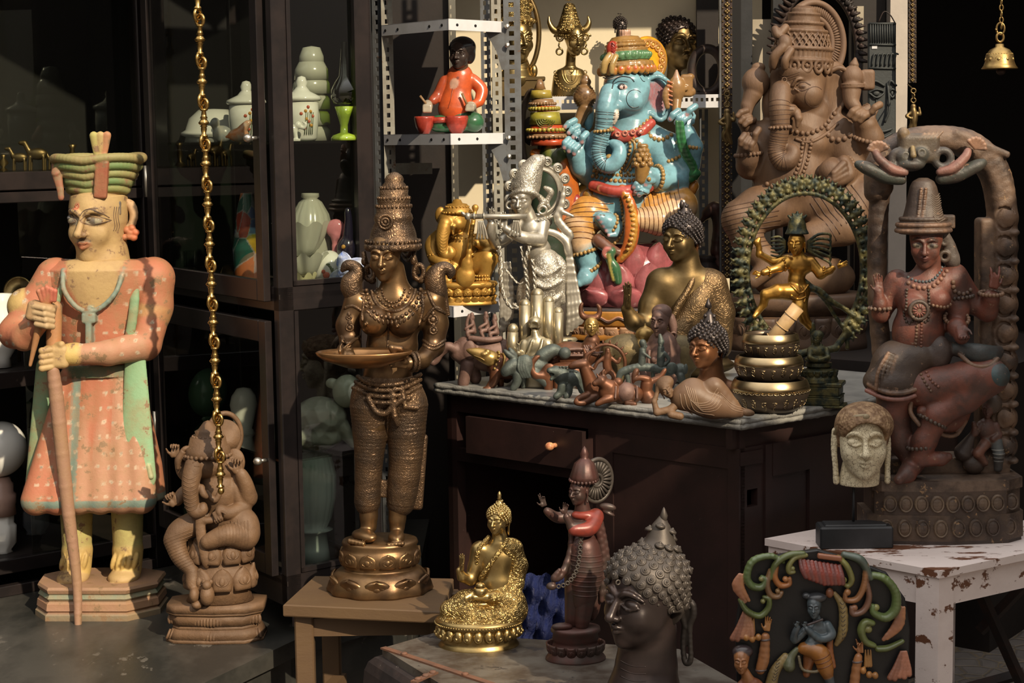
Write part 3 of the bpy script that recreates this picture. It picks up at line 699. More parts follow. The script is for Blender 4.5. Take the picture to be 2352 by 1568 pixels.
# ---------------------------------------------------------------- the shop front
def wbox(name, lo, hi, m_, parent=None, bev=0, **tg):
    b = MB(); lo = np.array(lo, float); hi = np.array(hi, float); c = (lo+hi)/2; h = (hi-lo)/2
    if parent: b.box(c-np.array(parent.location), h, bev=bev); return fixn(build(name, b, m_, parent, **tg))
    b.box(c, h, bev=bev); return fixn(build(name, b, m_, loc=(c[0], c[1], lo[2]), **tg))
def unit2(v): v = np.array(v[:2], float); return v/np.linalg.norm(v)
def obox(mb, O, u, v, a, b, c, bev=0, col=None):
    """box in a horizontal oriented frame: O origin, u, v horizontal directions, ranges a (along u), b (along v), c (z)"""
    h = np.array([abs(a[1]-a[0])/2, abs(b[1]-b[0])/2, abs(c[1]-c[0])/2])
    M = np.eye(4); M[:3,0] = (*u, 0); M[:3,1] = (*v, 0)
    M[:3,3] = np.array([O[0], O[1],0])+(a[0]+a[1])/2*M[:3,0]+(b[0]+b[1])/2*M[:3,1]+np.array([0,0,(c[0]+c[1])/2])
    mb.push(M); mb.box((0,0,0), h, bev=bev, col=col); mb.pop()
def thing(name, label, cat, loc, group=None):
    e = link(name, None, None, loc); e.empty_display_size = .05; return tag(e, label, cat, group)
def wpart(parent, name, mb, m_, smooth=False, label=None):
    """part given in world coordinates, parent an Empty or a part of one at the same origin"""
    root = parent
    while root.parent: root = root.parent
    V, F, C = mb.arrays(); V = V-np.array(root.location)
    o = link(name, mkmesh(name, V, F, m_, C if mb.col is not None else None, smooth), parent); fixn(o)
    if label: o['label'] = label
    return o
K = FPX/3600
def P2(X, Y): return (X, Y*K)
S = dict(kind='structure')
wbox('floor', (-3.6,-1,-.1),(4.9,8.7,0), M_('pavement'), **S)
LEDGE_Z = .27
def polyslab(name, pts, z0, z1, m_, **tg):
    b = MB(); b.prism([(p[0], p[1]) for p in pts], z0, z1); return fixn(build(name, b, m_, loc=(pts[0][0], pts[0][1], z0), **tg))
_lc = atz(676,1470, LEDGE_Z); _lf = atz(560,1524, LEDGE_Z); _ld = unit2(_lf-_lc); LC = (_lc.x, _lc.y)
_lq = (LC[0]+_ld[0]*1.3, LC[1]+_ld[1]*1.3)
polyslab('trim_1', [(LC[0]-.012, LC[1]+.01),(-.30,P2(0,4.20)[1]),(-.30,P2(0,5.7)[1]),(-3.5,P2(0,5.7)[1]),(-3.5,_lq[1]),(_lq[0]-.012,_lq[1])],0, LEDGE_Z-.045, M_('black_marble'), **S)
polyslab('trim_2', [LC,(-.285,P2(0,4.19)[1]),(-.285,P2(0,5.7)[1]),(-3.5,P2(0,5.7)[1]),(-3.5,_lq[1]-.02),(_lq[0],_lq[1]-.02)], LEDGE_Z-.045, LEDGE_Z, M_('black_marble'), **S)
YW = 5.8*K
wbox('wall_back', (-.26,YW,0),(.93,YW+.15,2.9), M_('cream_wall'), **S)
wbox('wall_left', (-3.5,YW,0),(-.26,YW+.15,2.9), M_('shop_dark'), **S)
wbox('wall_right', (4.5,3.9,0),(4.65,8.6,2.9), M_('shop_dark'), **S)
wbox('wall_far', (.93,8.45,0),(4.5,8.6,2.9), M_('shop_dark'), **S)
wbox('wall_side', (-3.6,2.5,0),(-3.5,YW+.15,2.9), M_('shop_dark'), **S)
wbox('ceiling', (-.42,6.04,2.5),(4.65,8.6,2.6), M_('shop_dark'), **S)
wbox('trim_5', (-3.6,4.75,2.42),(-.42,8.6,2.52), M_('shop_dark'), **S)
wbox('sun_blocker_1', (2.06,.9,2.34),(4.65,5.97,2.42), M_('dark_board'), **S)  # unseen overhead slab, added to keep the sun off the right side
wbox('sun_blocker_2', (1.82,.9,2.34),(2.055,2.6,2.42), M_('dark_board'), **S)  # added step of that unseen slab, shades the right foreground
# ---------------------------------------------------------------- black glass cabinet
VO = atz(655,1458, LEDGE_Z); VO = (VO.x+.008, VO.y+.01)
VA = unit2((-.6,.8*K)); VB = unit2((.8,.6*K)); VAL = .745*math.hypot(.6,.8*K); VBL = .292*math.hypot(.8,.6*K)
cab = thing('display_cabinet', 'tall black wooden cabinet with glass panes, standing on castors left of the bronze woman', 'cabinet', (VO[0], VO[1], LEDGE_Z))
def O3(a, b, z=0): return np.array([VO[0]+VA[0]*a+VB[0]*b, VO[1]+VA[1]*a+VB[1]*b, z])
b = MB()
for a, w in ((0,.034),(VAL-.034,.034)):
    for bb, wb in ((0,.046),(VBL-.046,.046)): obox(b, VO, VA, VB, (a,a+w),(bb,bb+wb),(.345,2.35), bev=.003)
for z0, z1 in ((.338,.425),(1.105,1.17),(2.25,2.4)):
    obox(b, VO, VA, VB, (0,VAL),(0,.03),(z0,z1), bev=.003); obox(b, VO, VA, VB, (0,.03),(0,VBL),(z0,z1), bev=.003)
    obox(b, VO, VA, VB, (0,VAL),(VBL-.03,VBL),(z0,z1), bev=.003); obox(b, VO, VA, VB, (VAL-.03,VAL),(0,VBL),(z0,z1), bev=.003)
wpart(cab, 'frame', b, M_('black_paint'))
b = MB(); obox(b, VO, VA, VB, (VAL-.012,VAL),(.0,VBL),(.36,2.3)); obox(b, VO, VA, VB, (.0,VAL),(VBL-.01,VBL),(.36,2.3)); wpart(cab, 'back_panel', b, M_('shop_dark'))
for z in (.408,1.15): b = MB(); obox(b, VO, VA, VB, (0,VAL),(.0,VBL),(z-.013,z)); wpart(cab, 'floor_board', b, M_('dark_board'))
for z in (1.535,.715):
    b = MB(); obox(b, VO, VA, VB, (.03,VAL-.02),(.02,VBL-.02),(z-.006,z)); wpart(cab, 'glass_shelf', b, M_('shelf_glass'), label='greenish glass shelf')
for z0, z1 in ((.425,1.105),(1.17,2.25)):   # panes of the right-hand side with a slim frame
    b = MB(); obox(b, VO, VB, VA, (.046,VBL-.046),(.012,.015),(z0,z1)); wpart(cab, 'window_pane', b, M_('pane'))
    b = MB()
    for aa in ((.044,.056),(VBL-.056,VBL-.044)): obox(b, VO, VB, VA, aa, (-.003,.02),(z0,z1))
    obox(b, VO, VB, VA, (.044,VBL-.044),(-.003,.02),(z0,z0+.012)); wpart(cab, 'bead_frame', b, M_('black_paint'))
for i, (z0, z1) in enumerate(((.415,1.08),(1.13,2.28))):
    b = MB(); f = .042
    for aa in ((.045,.045+f),(VAL-.01-f,VAL-.01)): obox(b, VO, VA, VB, aa, (-.022,-.001),(z0,z1), bev=.002)
    for zz in ((z0,z0+.055),(z1-.055,z1)): obox(b, VO, VA, VB, (.045+f,VAL-.01-f),(-.022,-.001), zz, bev=.002)
    d = wpart(cab, 'door', b, M_('black_paint'), label='glazed door leaf of the cabinet')
    b = MB(); obox(b, VO, VA, VB, (.045+f,VAL-.01-f),(-.013,-.010),(z0+.055,z1-.055)); wpart(d, 'window_pane', b, M_('pane'))
    b = MB(); kz = 1.545 if i else .72; p = O3(.062,-.022, kz)
    nrm = -VB; b.tube([p, p+np.array([*nrm,0])*.02],.005,8); b.ell(p+np.array([*nrm,0])*.026,(.012,.012,.011)); wpart(d, 'knob', b, M_('bolt_metal'), True)
    b = MB(); hz = z0+.25; p = O3(VAL-.006,-.02, hz); b.tube([p, p+np.array([0,0,.09])],.007,8); wpart(d, 'hinge', b, M_('bolt_metal'), True)
b = MB(); p = O3(.0,.035,0)
for sx in (-.014,.014): b.box((p[0]+sx, p[1], LEDGE_Z+.05),(.003,.016,.032))
b.box((p[0], p[1], LEDGE_Z+.076),(.022,.022,.006)); wpart(cab, 'castor_fork', b, M_('iron_dark'))
b = MB(); b.lathe([(.0,-.011),(.022,-.011),(.024,0),(.022,.011),(0,.011)],(p[0], p[1], LEDGE_Z+.0245),20, axis=(1,0,0)); wpart(cab, 'castor_wheel', b, M_('rust'), True)
# the wall-side cabinet further left
L0 = P2(-1.034,4.62); LD = -VB; LN = np.array([-VB[1], VB[0]])   # LN points into the cabinet
if LN[1] < 0: LN = -LN
cl = thing('wall_cabinet', 'long black shelved cabinet behind the painted wooden soldier', 'cabinet', (L0[0], L0[1], LEDGE_Z))
b = MB()
obox(b, L0, LD, LN, (-.03,.05),(0,.05),(LEDGE_Z,2.4), bev=.003)
for z0, z1 in ((LEDGE_Z,.30),(.335,.375),(.86,.905),(1.375,1.405),(1.41,1.46),(2.3,2.4)): obox(b, L0, LD, LN, (.05,1.3),(0,.03),(z0,z1), bev=.002)
obox(b, L0, LD, LN, (1.25,1.3),(0,.05),(LEDGE_Z,2.4)); wpart(cl, 'frame', b, M_('black_paint'))
b = MB(); obox(b, L0, LD, LN, (-.02,1.3),(.42,.44),(LEDGE_Z,2.4)); obox(b, L0, LD, LN, (-.03,-.02),(.05,.42),(LEDGE_Z,2.4)); wpart(cl, 'back_panel', b, M_('shop_dark'))
for z in (.375,.905,1.46):
    b = MB(); obox(b, L0, LD, LN, (.0,1.29),(.03,.42),(z-.015,z)); wpart(cl, 'shelf', b, M_('dark_board'))
for a0, a1, z0, z1 in ((.05,.44,.375,.86),(.05,.44,.905,1.375),(.05,1.25,1.46,2.3)):
    b = MB(); obox(b, L0, LD, LN, (a0,a1),(.012,.015),(z0,z1)); wpart(cl, 'window_pane', b, M_('pane'))
# ---------------------------------------------------------------- slotted steel rack
def slotted(mb, p, du, w, z0, z1, th=.003, pitch=.028, gap=.5):
    """flange with a real row of slots; p bottom edge start, du horizontal direction"""
    p = np.array(p[:2], float); du = np.array(du, float); n_ = np.array([-du[1], du[0]])
    obox(mb, p, du, n_, (0,w*.32),(0,th),(z0,z1)); obox(mb, p, du, n_, (w*.62,w),(0,th),(z0,z1))
    k = int((z1-z0)/pitch)
    for i in range(k): obox(mb, p, du, n_, (w*.32,w*.62),(0,th),(z0+i*pitch, z0+i*pitch+pitch*gap))
RC = atz(1043,307,1.549);
RCx, RCy = -.168,4.55*K
rl = np.array(P2(-.380,4.785)); rr = np.array(P2(-.012,4.70)); rb = np.array(P2(-.20,5.03)); rc = np.array([RCx, RCy])
rack = thing('steel_rack', 'slotted angle steel rack with white trays, holding the drummer figure', 'rack', (RCx, RCy, 0))
for nm, p, du, w, m_ in (('post', rl, (1,0),.034, 'steel_grey'),('post', rl, unit2(rb-rl),-.034, 'steel_blue'),('post', rr, (1,0),.050, 'steel_blue'),('post', np.array(P2(-.085,4.98)),(1,0),.030, 'steel_blue'),('post', np.array(P2(-.050,4.95)),(1,.1),.030, 'steel_grey')):
    b = MB(); d = np.array(du, float)
    if w < 0: p = p+d*w; w = -w; p = rl+np.array([-.030,.03]); d = np.array([1.,-.6]); d = d/np.linalg.norm(d)
    slotted(b, p, d, w, .0 if p[0] > -.3 else LEDGE_Z, 2.4); wpart(rack, nm, b, M_(m_), label=('blue-grey' if m_ == 'steel_blue' else 'pale grey')+' slotted steel upright')
def tray(z, m_='shelf_white', lip=.032):
    b = MB(); poly = [rc, rr+(0,.002), rb+(.06,0), rb, rl]
    b.prism([tuple(q) for q in poly], z-.002, z)
    holes = MB()
    for p, q in ((rl, rc),(rc, rr)):
        d = unit2(q-p); L = np.linalg.norm(q-p); n_ = np.array([d[1],-d[0]]); n_ = n_ if n_[1] < 0 else -n_
        obox(b, p, d, n_, (0,L-.001),(-.003,0),(z-lip,z))
        for t in ((.06,.25,.72,.9) if p is rl else (.15,.48)):
            c = np.array([*(p+d*L*t), z-lip*.52]); M = np.eye(4); M[:3,0] = (*d,0); M[:3,1] = (0,0,1); M[:3,2] = (*n_,0); M[:3,3] = c; holes.push(M); holes.ell((0,0,0),(.0055,.0045,.0012)); holes.pop()
    s_ = wpart(rack, 'shelf', b, M_(m_)); wpart(s_, 'hole', holes, M_('shop_dark'), True)
for z in (2.02,1.876,1.549,1.048): tray(z)
for z in (1.876,1.549):
    b = MB(); p = rr+np.array([-.052,-.004]); q = [(0,0),(.055,0),(.055,-.14),(.045,-.14),(.03,-.085),(.0,-.03)]
    M = np.eye(4); M[:3,0] = (1,0,0); M[:3,1] = (0,0,1); M[:3,2] = (0,-1,0); M[:3,3] = (p[0],p[1],z-.002); b.push(M); b.prism(q, 0,.003); b.pop(); g_ = wpart(rack, 'gusset', b, M_('steel_blue'))
    b = MB()
    for x, dz in ((.012,-.015),(.063,-.015),(.063,-.07)):
        b.lathe([(0,0),(.008,0),(.008,.005),(.004,.008),(0,.008)],(p[0]+x, p[1]-.012, z+dz),10, axis=(0,-1,0)); b.ell((p[0]+x, p[1]-.008, z+dz),.006)
    wpart(g_, 'bolt', b, M_('bolt_metal'), True)
b = MB(); gp = at(905,375, rl[1]+.2)
obox(b, gp, (1,0),(0,1),(0,.12),(0,.003),(gp.z-.035,gp.z)); wpart(rack, 'rear_rail', b, M_('steel_grey'))
# dark boards standing behind the rack
def vboard(name, px0, px1, Y, z0, z1, m_, th=.02, **tg):
    x0, x1 = at(px0,600, Y).x, at(px1,600, Y).x; return wbox(name, (x0,Y,z0),(x1,Y+th,z1), m_, **tg)
vboard('trim_3', 900,1040,5.15*K, 0,2.5, M_('dark_board'), **S)
vboard('trim_4', 1041,1056,5.13*K, 0,2.5, M_('cream_wall'), **S)
# ---------------------------------------------------------------- shelf of the heads
YS = 5.52*K
sh = thing('wall_shelf', 'long pale perforated steel shelf carrying the bronze heads', 'shelf', (at(1120,240, YS).x, YS, 1.669))
x0, x1 = at(1118,240, YS).x, at(1658,240, YS).x; zs = 1.672
b = MB(); b.box(((x0+x1)/2, YS+.13, zs-.002),((x1-x0)/2,.13,.002)); n_ = int((x1-x0)/.018)
obox(b, (x0,YS),(1,0),(0,1),(0,x1-x0),(-.003,0),(zs-.012,zs)); obox(b, (x0,YS),(1,0),(0,1),(0,x1-x0),(-.003,0),(zs-.046,zs-.024))
for i in range(n_): obox(b, (x0,YS),(1,0),(0,1),(i*.018,i*.018+.009),(-.003,0),(zs-.024,zs-.012))
wpart(sh, 'board', b, M_('shelf_white'))
b = MB(); slotted(b, at(1606,400, YS+.12),(1,0),.032,0, zs-.05); wpart(sh, 'post', b, M_('steel_blue'))
b = MB(); q = at(1653,400, YS-.01); obox(b, q, (1,0),(0,1),(0,.014),(0,.02),(0,2.4)); wpart(sh, 'post', b, M_('steel_blue'))
sh2 = thing('wall_shelf', 'short white steel shelf end low behind the brass Buddha with raised hand', 'shelf', (at(1630,640,YS).x, YS, 1.05))
b = MB(); z2 = at(1630,634, YS).z; xa, xb = at(1585,640, YS).x, at(1652,640, YS).x
b.box(((xa+xb)/2, YS+.13, z2),((xb-xa)/2,.13,.002)); obox(b, (xa,YS),(1,0),(0,1),(0,xb-xa),(-.003,0),(z2-.04,z2+.002)); s_ = wpart(sh2, 'board', b, M_('shelf_white'))
b = MB()
for px in (1637,1648): b.ell(at(px, 652, YS-.004),(.005,.0015,.007))
wpart(s_, 'hole', b, M_('shop_dark'), True)
# ---------------------------------------------------------------- marble-topped desk
DZ = .826
DN = atz(1702,962, DZ); DL = atz(1000,879, DZ); DR = atz(1918,927, DZ)
dN = np.array([DN.x, DN.y]); dU = unit2(DL-DN); dV = unit2(DR-DN); DLn = np.linalg.norm(np.array([DL.x-DN.x, DL.y-DN.y])); DD = .95
def dq(u, v): return tuple(dN+dU*u+dV*v)
desk = thing('marble_topped_desk', 'dark brown wooden desk with a worn grey marble top crowded with figurines', 'desk', (dN[0], dN[1],0))
b = MB(); b.prism([dq(0,0), dq(DLn,0), dq(DLn,DD), dq(0,DD)], DZ-.029, DZ); wpart(desk, 'marble_top', b, M_('marble'))
b = MB(); rng = random.Random(4)   # chipped front edges
for (p, q) in ((dq(-.001,-.001), dq(DLn,-.001)),(dq(-.001,-.001), dq(-.001,DD))):
    n = 70; P = np.linspace(np.array(p), np.array(q), n)
    pts = [(x, y, DZ-.0075+rng.uniform(-.0015,.0015)) for x, y in P]; b.tube(pts, [.0075+rng.uniform(-.0012,.002) for _ in P],6)
    pts = [(x, y, DZ-.021+rng.uniform(-.001,.001)) for x, y in P]; b.tube(pts, [.0082+rng.uniform(-.001,.001) for _ in P],6)
wpart(desk, 'edge', b, M_('marble_edge'), True)
def dskew(mb, u, v, z, m=None):
    mb.prism([dq(u[0],v[0]), dq(u[1],v[0]), dq(u[1],v[1]), dq(u[0],v[1])], z[0], z[1])
b = MB(); i_ = .022
dskew(b, (i_,DLn-i_),(i_,i_+.02),(.745,DZ-.03)); dskew(b, (i_,.50),(i_,i_+.018),(.0,.745)); dskew(b, (.50,.53),(i_,i_+.02),(0,.745))
dskew(b, (DLn-.06,DLn-i_),(i_,i_+.03),(0,.745)); dskew(b, (.53,DLn-.06),(i_,i_+.02),(.60,.637)); dskew(b, (.53,DLn-.06),(i_,i_+.02),(0,.14))
dskew(b, (.0+i_,DLn-i_),(DD-.04,DD-.02),(0,DZ-.03)); dskew(b, (DLn-.04,DLn-i_),(i_,DD-.02),(0,DZ-.03)); dskew(b, (.51,DLn-.04),(.04,DD-.04),(.02,.13))
dskew(b, (.50,.512),(.04,DD-.04),(0,DZ-.03)); wpart(desk, 'body', b, M_('desk_paint'))
# front stile lines and the right side with its panels
b = MB(); dskew(b, (.02,.055),(i_-.006,i_),(0,.745)); dskew(b, (.44,.50),(i_-.004,i_),(0,.745)); dskew(b, (.055,.44),(i_-.004,i_),(.69,.745)); wpart(desk, 'front_panel', b, M_('desk_paint'))
hp = at(1743,1147,4.7); hv = .2
b = MB(); n_ = np.array([-dV[1]*-1,0])
def dside(mb, v, z, d0, d1): dskew(mb, (i_-d1, i_-d0), v, z)
def v_at(px, z):   # distance along the right side for a photo column
    A = 0.; B_ = 1.2
    for _ in range(40):
        mth = (A+B_)/2; q = dN+dV*mth; w = Vector((q[0], q[1], z))-Vector((0,0,CAMZ)); xx = CX+FPX*w.dot(_R)/w.dot(_F)
        if xx < px: A = mth
        else: B_ = mth
    return A
v0, v1, v2, v3, v4 = (v_at(p, .6) for p in (1682,1768,1820,1870,1905))
hy0, hy1, hz0, hz1 = v_at(1732,.6), v_at(1756,.6),.59,.635
dside(b, (.02,hy0),(0,.745),-.02,0); dside(b, (hy0,hy1),(0,hz0),-.02,0); dside(b, (hy0,hy1),(hz1,.745),-.02,0); dside(b, (hy1,DD-.02),(0,.745),-.02,0); dside(b, (.0,DD-.02),(.745,DZ-.03),-.025,-.005)
wpart(desk, 'side_wall', b, M_('desk_paint'))
b = MB(); dside(b, (.02,v1-.004),(.0,.07),0,.004); dside(b, (.02,v1-.004),(.70,.735),0,.004); dside(b, (v1+.004,v1+.03),(0,.745),0,.006); dside(b, (v3,v4+.1),(0,.745),0,.008); dside(b, (v1+.03,v3),(.66,.745),0,.008); wpart(desk, 'side_door', b, M_('desk_paint'))
b = MB(); d0 = -.045; d1 = d0+.014
dskew(b, (.508,.95),(d0+i_,d1+i_),(.638,.744)); dr = wpart(desk, 'drawer', b, M_('desk_paint'), label='dark brown drawer pulled slightly open')
b = MB()
for u in ((.512,.520),(.938,.946)): dskew(b, u, (d1+i_,.35),(.645,.72))
dskew(b, (.512,.946),(d1+i_,.35),(.640,.646)); wpart(dr, 'drawer_box', b, M_('desk_paint'))
b = MB(); kc = np.array([*dq(.605, d0+i_),.697]); nn = -np.array([*unit2(np.array([dU[1],-dU[0]])),0]); nn = nn if nn[1] < 0 else -nn
b.tube([kc, kc+nn*.015],.007,10); b.ell(kc+nn*.024,(.013,.013,.012)); wpart(dr, 'knob', b, mat('knob_wood', (.75,.38,.18),.4, col2=(.35,.10,.05), nscale=60, nmix=.7), True, label='pale turned wooden knob')
b = MB(); kc = np.array([*dq(.92, d0+i_-.001),.700]); b.torus(kc, .006,.0012, rot=(90,0,30), n=16, m_=5); wpart(dr, 'keyhole', b, M_('bolt_metal'), True)
# bench behind the desk
BZ = .84
bench = [P2(-.075,4.745), P2(.535,5.13), P2(1.40,4.52), P2(1.75,4.95), P2(1.75,5.72), P2(-.075,5.72)]
b = MB(); b.prism(bench, 0, BZ); fixn(build('back_bench', b, M_('dark_board'), loc=(bench[0][0], bench[0][1],0), label='low dark bench behind the desk that carries the big elephant-headed statues', cat='bench'))
# ---------------------------------------------------------------- stool under the bronze woman
SZ = .42
sN = [atz(650,1388, SZ), atz(1012,1404, SZ), atz(1042,1328, SZ), atz(722,1322, SZ)]
st = thing('wooden_stool', 'rough brown wooden stool carrying the bronze woman with a tray', 'stool', (sN[0].x, sN[0].y, 0))
b = MB(); b.prism([(p.x, p.y) for p in sN], SZ-.03, SZ, bev=.003); wpart(st, 'seat_board', b, M_('stool_wood'))
def leg(px, w, fr, z1=SZ-.03):
    x = sN[0].x+(sN[1].x-sN[0].x)*fr; return x
xL, xR = sN[0].x+.025, sN[1].x-.03; yF = max(sN[0].y, sN[1].y)+.014; yB = min(sN[2].y, sN[3].y)-.03
for x, y in ((xL,yF),(xR,yF),(xL+.045,yB),(xR+.02,yB)):
    b = MB(); b.box((x+.022, y+.02,(SZ-.03)/2),(.023,.02,(SZ-.03)/2), bev=.004); wpart(st, 'leg', b, M_('stool_wood'))
b = MB(); b.box(((xL+xR)/2+.022, yF+.02, SZ-.065),((xR-xL)/2,.01,.022)); wpart(st, 'apron', b, M_('stool_wood'))
b = MB(); b.box((xL+.07,(yF+yB)/2+.02, SZ-.26),(.014,(yB-yF)/2,.02), rot=(0,0,-12)); b.box(((xL+xR)/2+.022, yF+.02,.10),((xR-xL)/2,.012,.02)); wpart(st, 'stretcher', b, M_('stool_wood'))
# ---------------------------------------------------------------- chipped white table
TZ = .53
tN = atz(2157,1309, TZ); tL = atz(1765,1236, TZ); tR = atz(2352,1268, TZ); tN, tL, tR = [np.array([p.x,p.y]) for p in (tN,tL,tR)]
tU = unit2(tL-tN); tV = unit2(tR-tN); tl = np.linalg.norm(tL-tN); td = .62
tb = thing('white_table', 'low white table with badly chipped paint, under the carved goddess', 'table', (tN[0], tN[1],0))
def tq(u, v): return tuple(tN+tU*u+tV*v)
def tsk(mb, u, v, z): mb.prism([tq(u[0],v[0]), tq(u[1],v[0]), tq(u[1],v[1]), tq(u[0],v[1])], z[0], z[1])
b = MB(); tsk(b, (-.006,tl+.006),(-.006,td),(TZ-.018,TZ)); wpart(tb, 'tabletop', b, M_('white_table'))
for n_u, n_v in (((0,.062),(0,.05)),((tl-.06,tl),(0,.05)),((0,.06),(td-.06,td-.01)),((tl-.06,tl),(td-.06,td-.01))):
    b = MB(); tsk(b, n_u, n_v, (0,TZ-.018)); wpart(tb, 'leg', b, M_('white_table'))
b = MB(); tsk(b, (.062,tl-.06),(.006,.02),(TZ-.09,TZ-.018)); wpart(tb, 'apron', b, M_('white_table'))
b = MB(); tsk(b, (.006,.02),(.05,td-.06),(TZ-.09,TZ-.018)); wpart(tb, 'apron', b, M_('white_table'))
# folding X stand behind the white table
fs = thing('folding_stand', 'dark crossed folding stand under the far side of the white table', 'stand', (at(2270,1500,4.6).x, 4.6,0))
for i, (p, q) in enumerate((((2225,1300),(2360,1600)),((2360,1335),(2250,1450)),((2150,1600),(2352,1545)))):
    b = MB(); Yd = 4.62+i*.05; a0, a1 = at(*p, Yd), at(*q, Yd)
    if a1.z < .02: t = (a0.z-.02)/(a0.z-a1.z); a1 = a0+(a1-a0)*t
    b.tube([a0, a1],.016,4); wpart(fs, 'bar', b, M_('iron_dark'))
# ---------------------------------------------------------------- old trunk in front
KZ = .372
kt = [atz(878,1488, KZ), atz(1000,1452, KZ), atz(1560,1490, KZ), atz(1700,1570, KZ), atz(1700,1720, KZ), atz(1320,1760, KZ)]
tk = thing('old_trunk', 'battered black trunk with rusty strips, under the golden Buddha', 'trunk', (kt[0].x, kt[0].y, 0))
poly = np.array([(p.x, p.y) for p in kt]); cpt = poly.mean(0)
b = MB(); b.prism([tuple(p) for p in poly], KZ-.02, KZ); wpart(tk, 'lid', b, M_('trunk_top'))
def grow(d):
    q = poly-cpt; return [tuple(cpt+v*(1+d/np.linalg.norm(v))) for v in q]
b = MB(); rgs = [(0,KZ-.019),(.022,KZ-.024),(.042,KZ-.038),(.054,KZ-.06),(.058,KZ-.09),(.058,0)]
n = len(poly); V = np.vstack([np.c_[np.array(grow(d)), np.full(n, z)] for d, z in rgs]); i = np.arange(len(rgs)-1)[:,None]*n; j = np.arange(n)[None,:]
b.add(V, None, np.stack([i+j, i+(j+1)%n, i+n+(j+1)%n, i+n+j],-1).reshape(-1,4)); wpart(tk, 'body', b, M_('trunk_black'))
for (p, q) in (((880,1489),(1330,1640)),((1000,1545),(950,1568))):
    b = MB(); A_ = atz(*p, KZ); B_ = atz(*q, KZ); d = unit2(B_-A_); L = (B_-A_).length
    obox(b, A_, d, np.array([-d[1],d[0]]),(0,L),(-.008,.008),(KZ,KZ+.004)); s_ = wpart(tk, 'strip', b, M_('rust'), label='rusty iron strip')
    b = MB()
    for t in (.12,.45,.8): q_ = A_+(B_-A_)*t; b.ell((q_.x,q_.y,KZ+.005),(.008,.008,.004))
    wpart(s_, 'rivet', b, M_('rust'), True)
# ---------------------------------------------------------------- painted wooden soldier
F = Fig('soldier_statue', 'painted wooden soldier in a pink tunic and green fan turban, standing on the stone ledge', 'statue', (222,1402),(222,870), z=LEDGE_Z, base_d=0)
skin = (.50,.34,.15); pink = (.46,.165,.09); pink2 = (.46,.23,.14); teal = (.20,.27,.22); green = (.20,.33,.18); leg = (.52,.47,.17); yel = (.60,.42,.14)
s = SD(2.4, skin, 6)
# neck, chest skin and legs
s.cone((235,600,5),(232,540,5),62,54, k=14)
head(s, (226,503,-6),92, yaw=18, pitch=2, col=skin, w=.86, eyes='open', ears=None, nose=1.0, jaw=1.0, paint=dict(eye=(.36,.33,.22), iris=(.10,.11,.11), brow=(.10,.06,.04), lip=(.36,.12,.06)))
s.rev((226,0,2),[(64,444),(67,470),(66,505),(57,545),(44,572),(30,590)], sq=.98, k=8)
for dx in range(-34,38,7): s.ell((198+dx,541+abs(dx)*.12-(3 if abs(dx)>28 else 0),-72+dx*.45),(6,6.5-abs(dx)*.08,13), op='p', col=(.10,.09,.08))
s.ell((190,466,-70),(8,9,22), op='p', col=(.50,.16,.08)); s.ell((190,466,-70),(4,5,22), op='p', col=(.62,.36,.2))
for x, sk in ((172,-1),(290,1)):
    s.cone((x,1130,10),(x+2,1265,10),39,33, k=8, col=leg); s.cone((x+2,1262,10),(x+1,1302,8),36,34, k=3, col=yel)
    for a in range(5): s.ell((x-26+a*13,1282,-26+abs(a-2)*5),(6,20,8), rot=(0,0,14), k=3, col=yel)
    s.ell((x-4,1322,-8),(36,20,44), k=10, col=skin)
    for t in range(5): s.ell((x-34+t*12,1334,-46+t*4),(9,8,14), k=4, col=skin)
s.ell((232,630,8),(60,30,38), k=10, col=skin)
ink = (.07,.05,.045)
for e_ in ([(159,493),(166,485),(176,485),(189,500)],[(160,497),(172,504),(188,502)],[(203,499),(214,487),(228,485),(246,492),(266,500)],[(204,501),(222,508),(244,505),(264,501)],[(158,482),(166,474),(178,476),(190,490)],[(201,488),(210,477),(226,474),(246,482),(262,494)]): s.line(e_, 1.5, ink)
for x, y in ((172,494),(222,496)): s.line([(x,y-2),(x,y+2)],6,(.10,.11,.12))
s.line([(186,549),(194,554),(206,554),(217,548)],1.3,(.30,.04,.02)); s.line([(189,466),(194,462),(196,469),(190,472),(186,466)],1.2,(.42,.12,.06))
for x in (272,276,280): s.line([(x,470),(x-2,490),(x,512),(x-3,524)],1.2, ink)
F.part('body', s, M_('old_paint'))
# turban
b = SD(2.2, green, 5)
for i, (y, r) in enumerate(((437,62),(421,70),(404,78),(387,87),(369,96))):
    c_ = ((.26,.29,.10),(.15,.25,.09),(.28,.29,.11),(.15,.23,.08),(.28,.25,.10))[i]
    P = [(226+1.04*r*math.cos(a), y-2-7*abs(math.sin(a*2+.35)), r*.78*math.sin(a)) for a in np.linspace(0,2*math.pi, 61)]
    b.tube(P, 9.6, k=1.5, col=c_)
    for q in range(6): pass
b.rev((226,400,0),[(92,-34),(60,44)], sq=.78, k=2, col=(.34,.24,.14))
b.tube([(132,372,-4),(140,392,-38),(150,430,-44),(152,448,-46)],[12,12,8,7], k=2, col=(.28,.10,.06), flat=(1,.6))
b.box((247,408,-66),(15,42,8), rd=4, rot=(8,0,5), k=2, col=(.34,.11,.06))
for dx in (-7,0,7): b.cone((247+dx*1.1,366,-76),(246+dx*.7,448,-64),3.4,3, k=1, col=(.42,.17,.09))
for dx, c_ in ((-14,(.42,.40,.12)),(-1,(.48,.36,.14)),(12,(.46,.20,.10))): b.cone((244+dx*.35,374,-60),(245+dx*1.15,312,-62),6.5,9.5, k=2, col=c_, flat=(1,.7))
F.part('turban', b, M_('old_paint'))
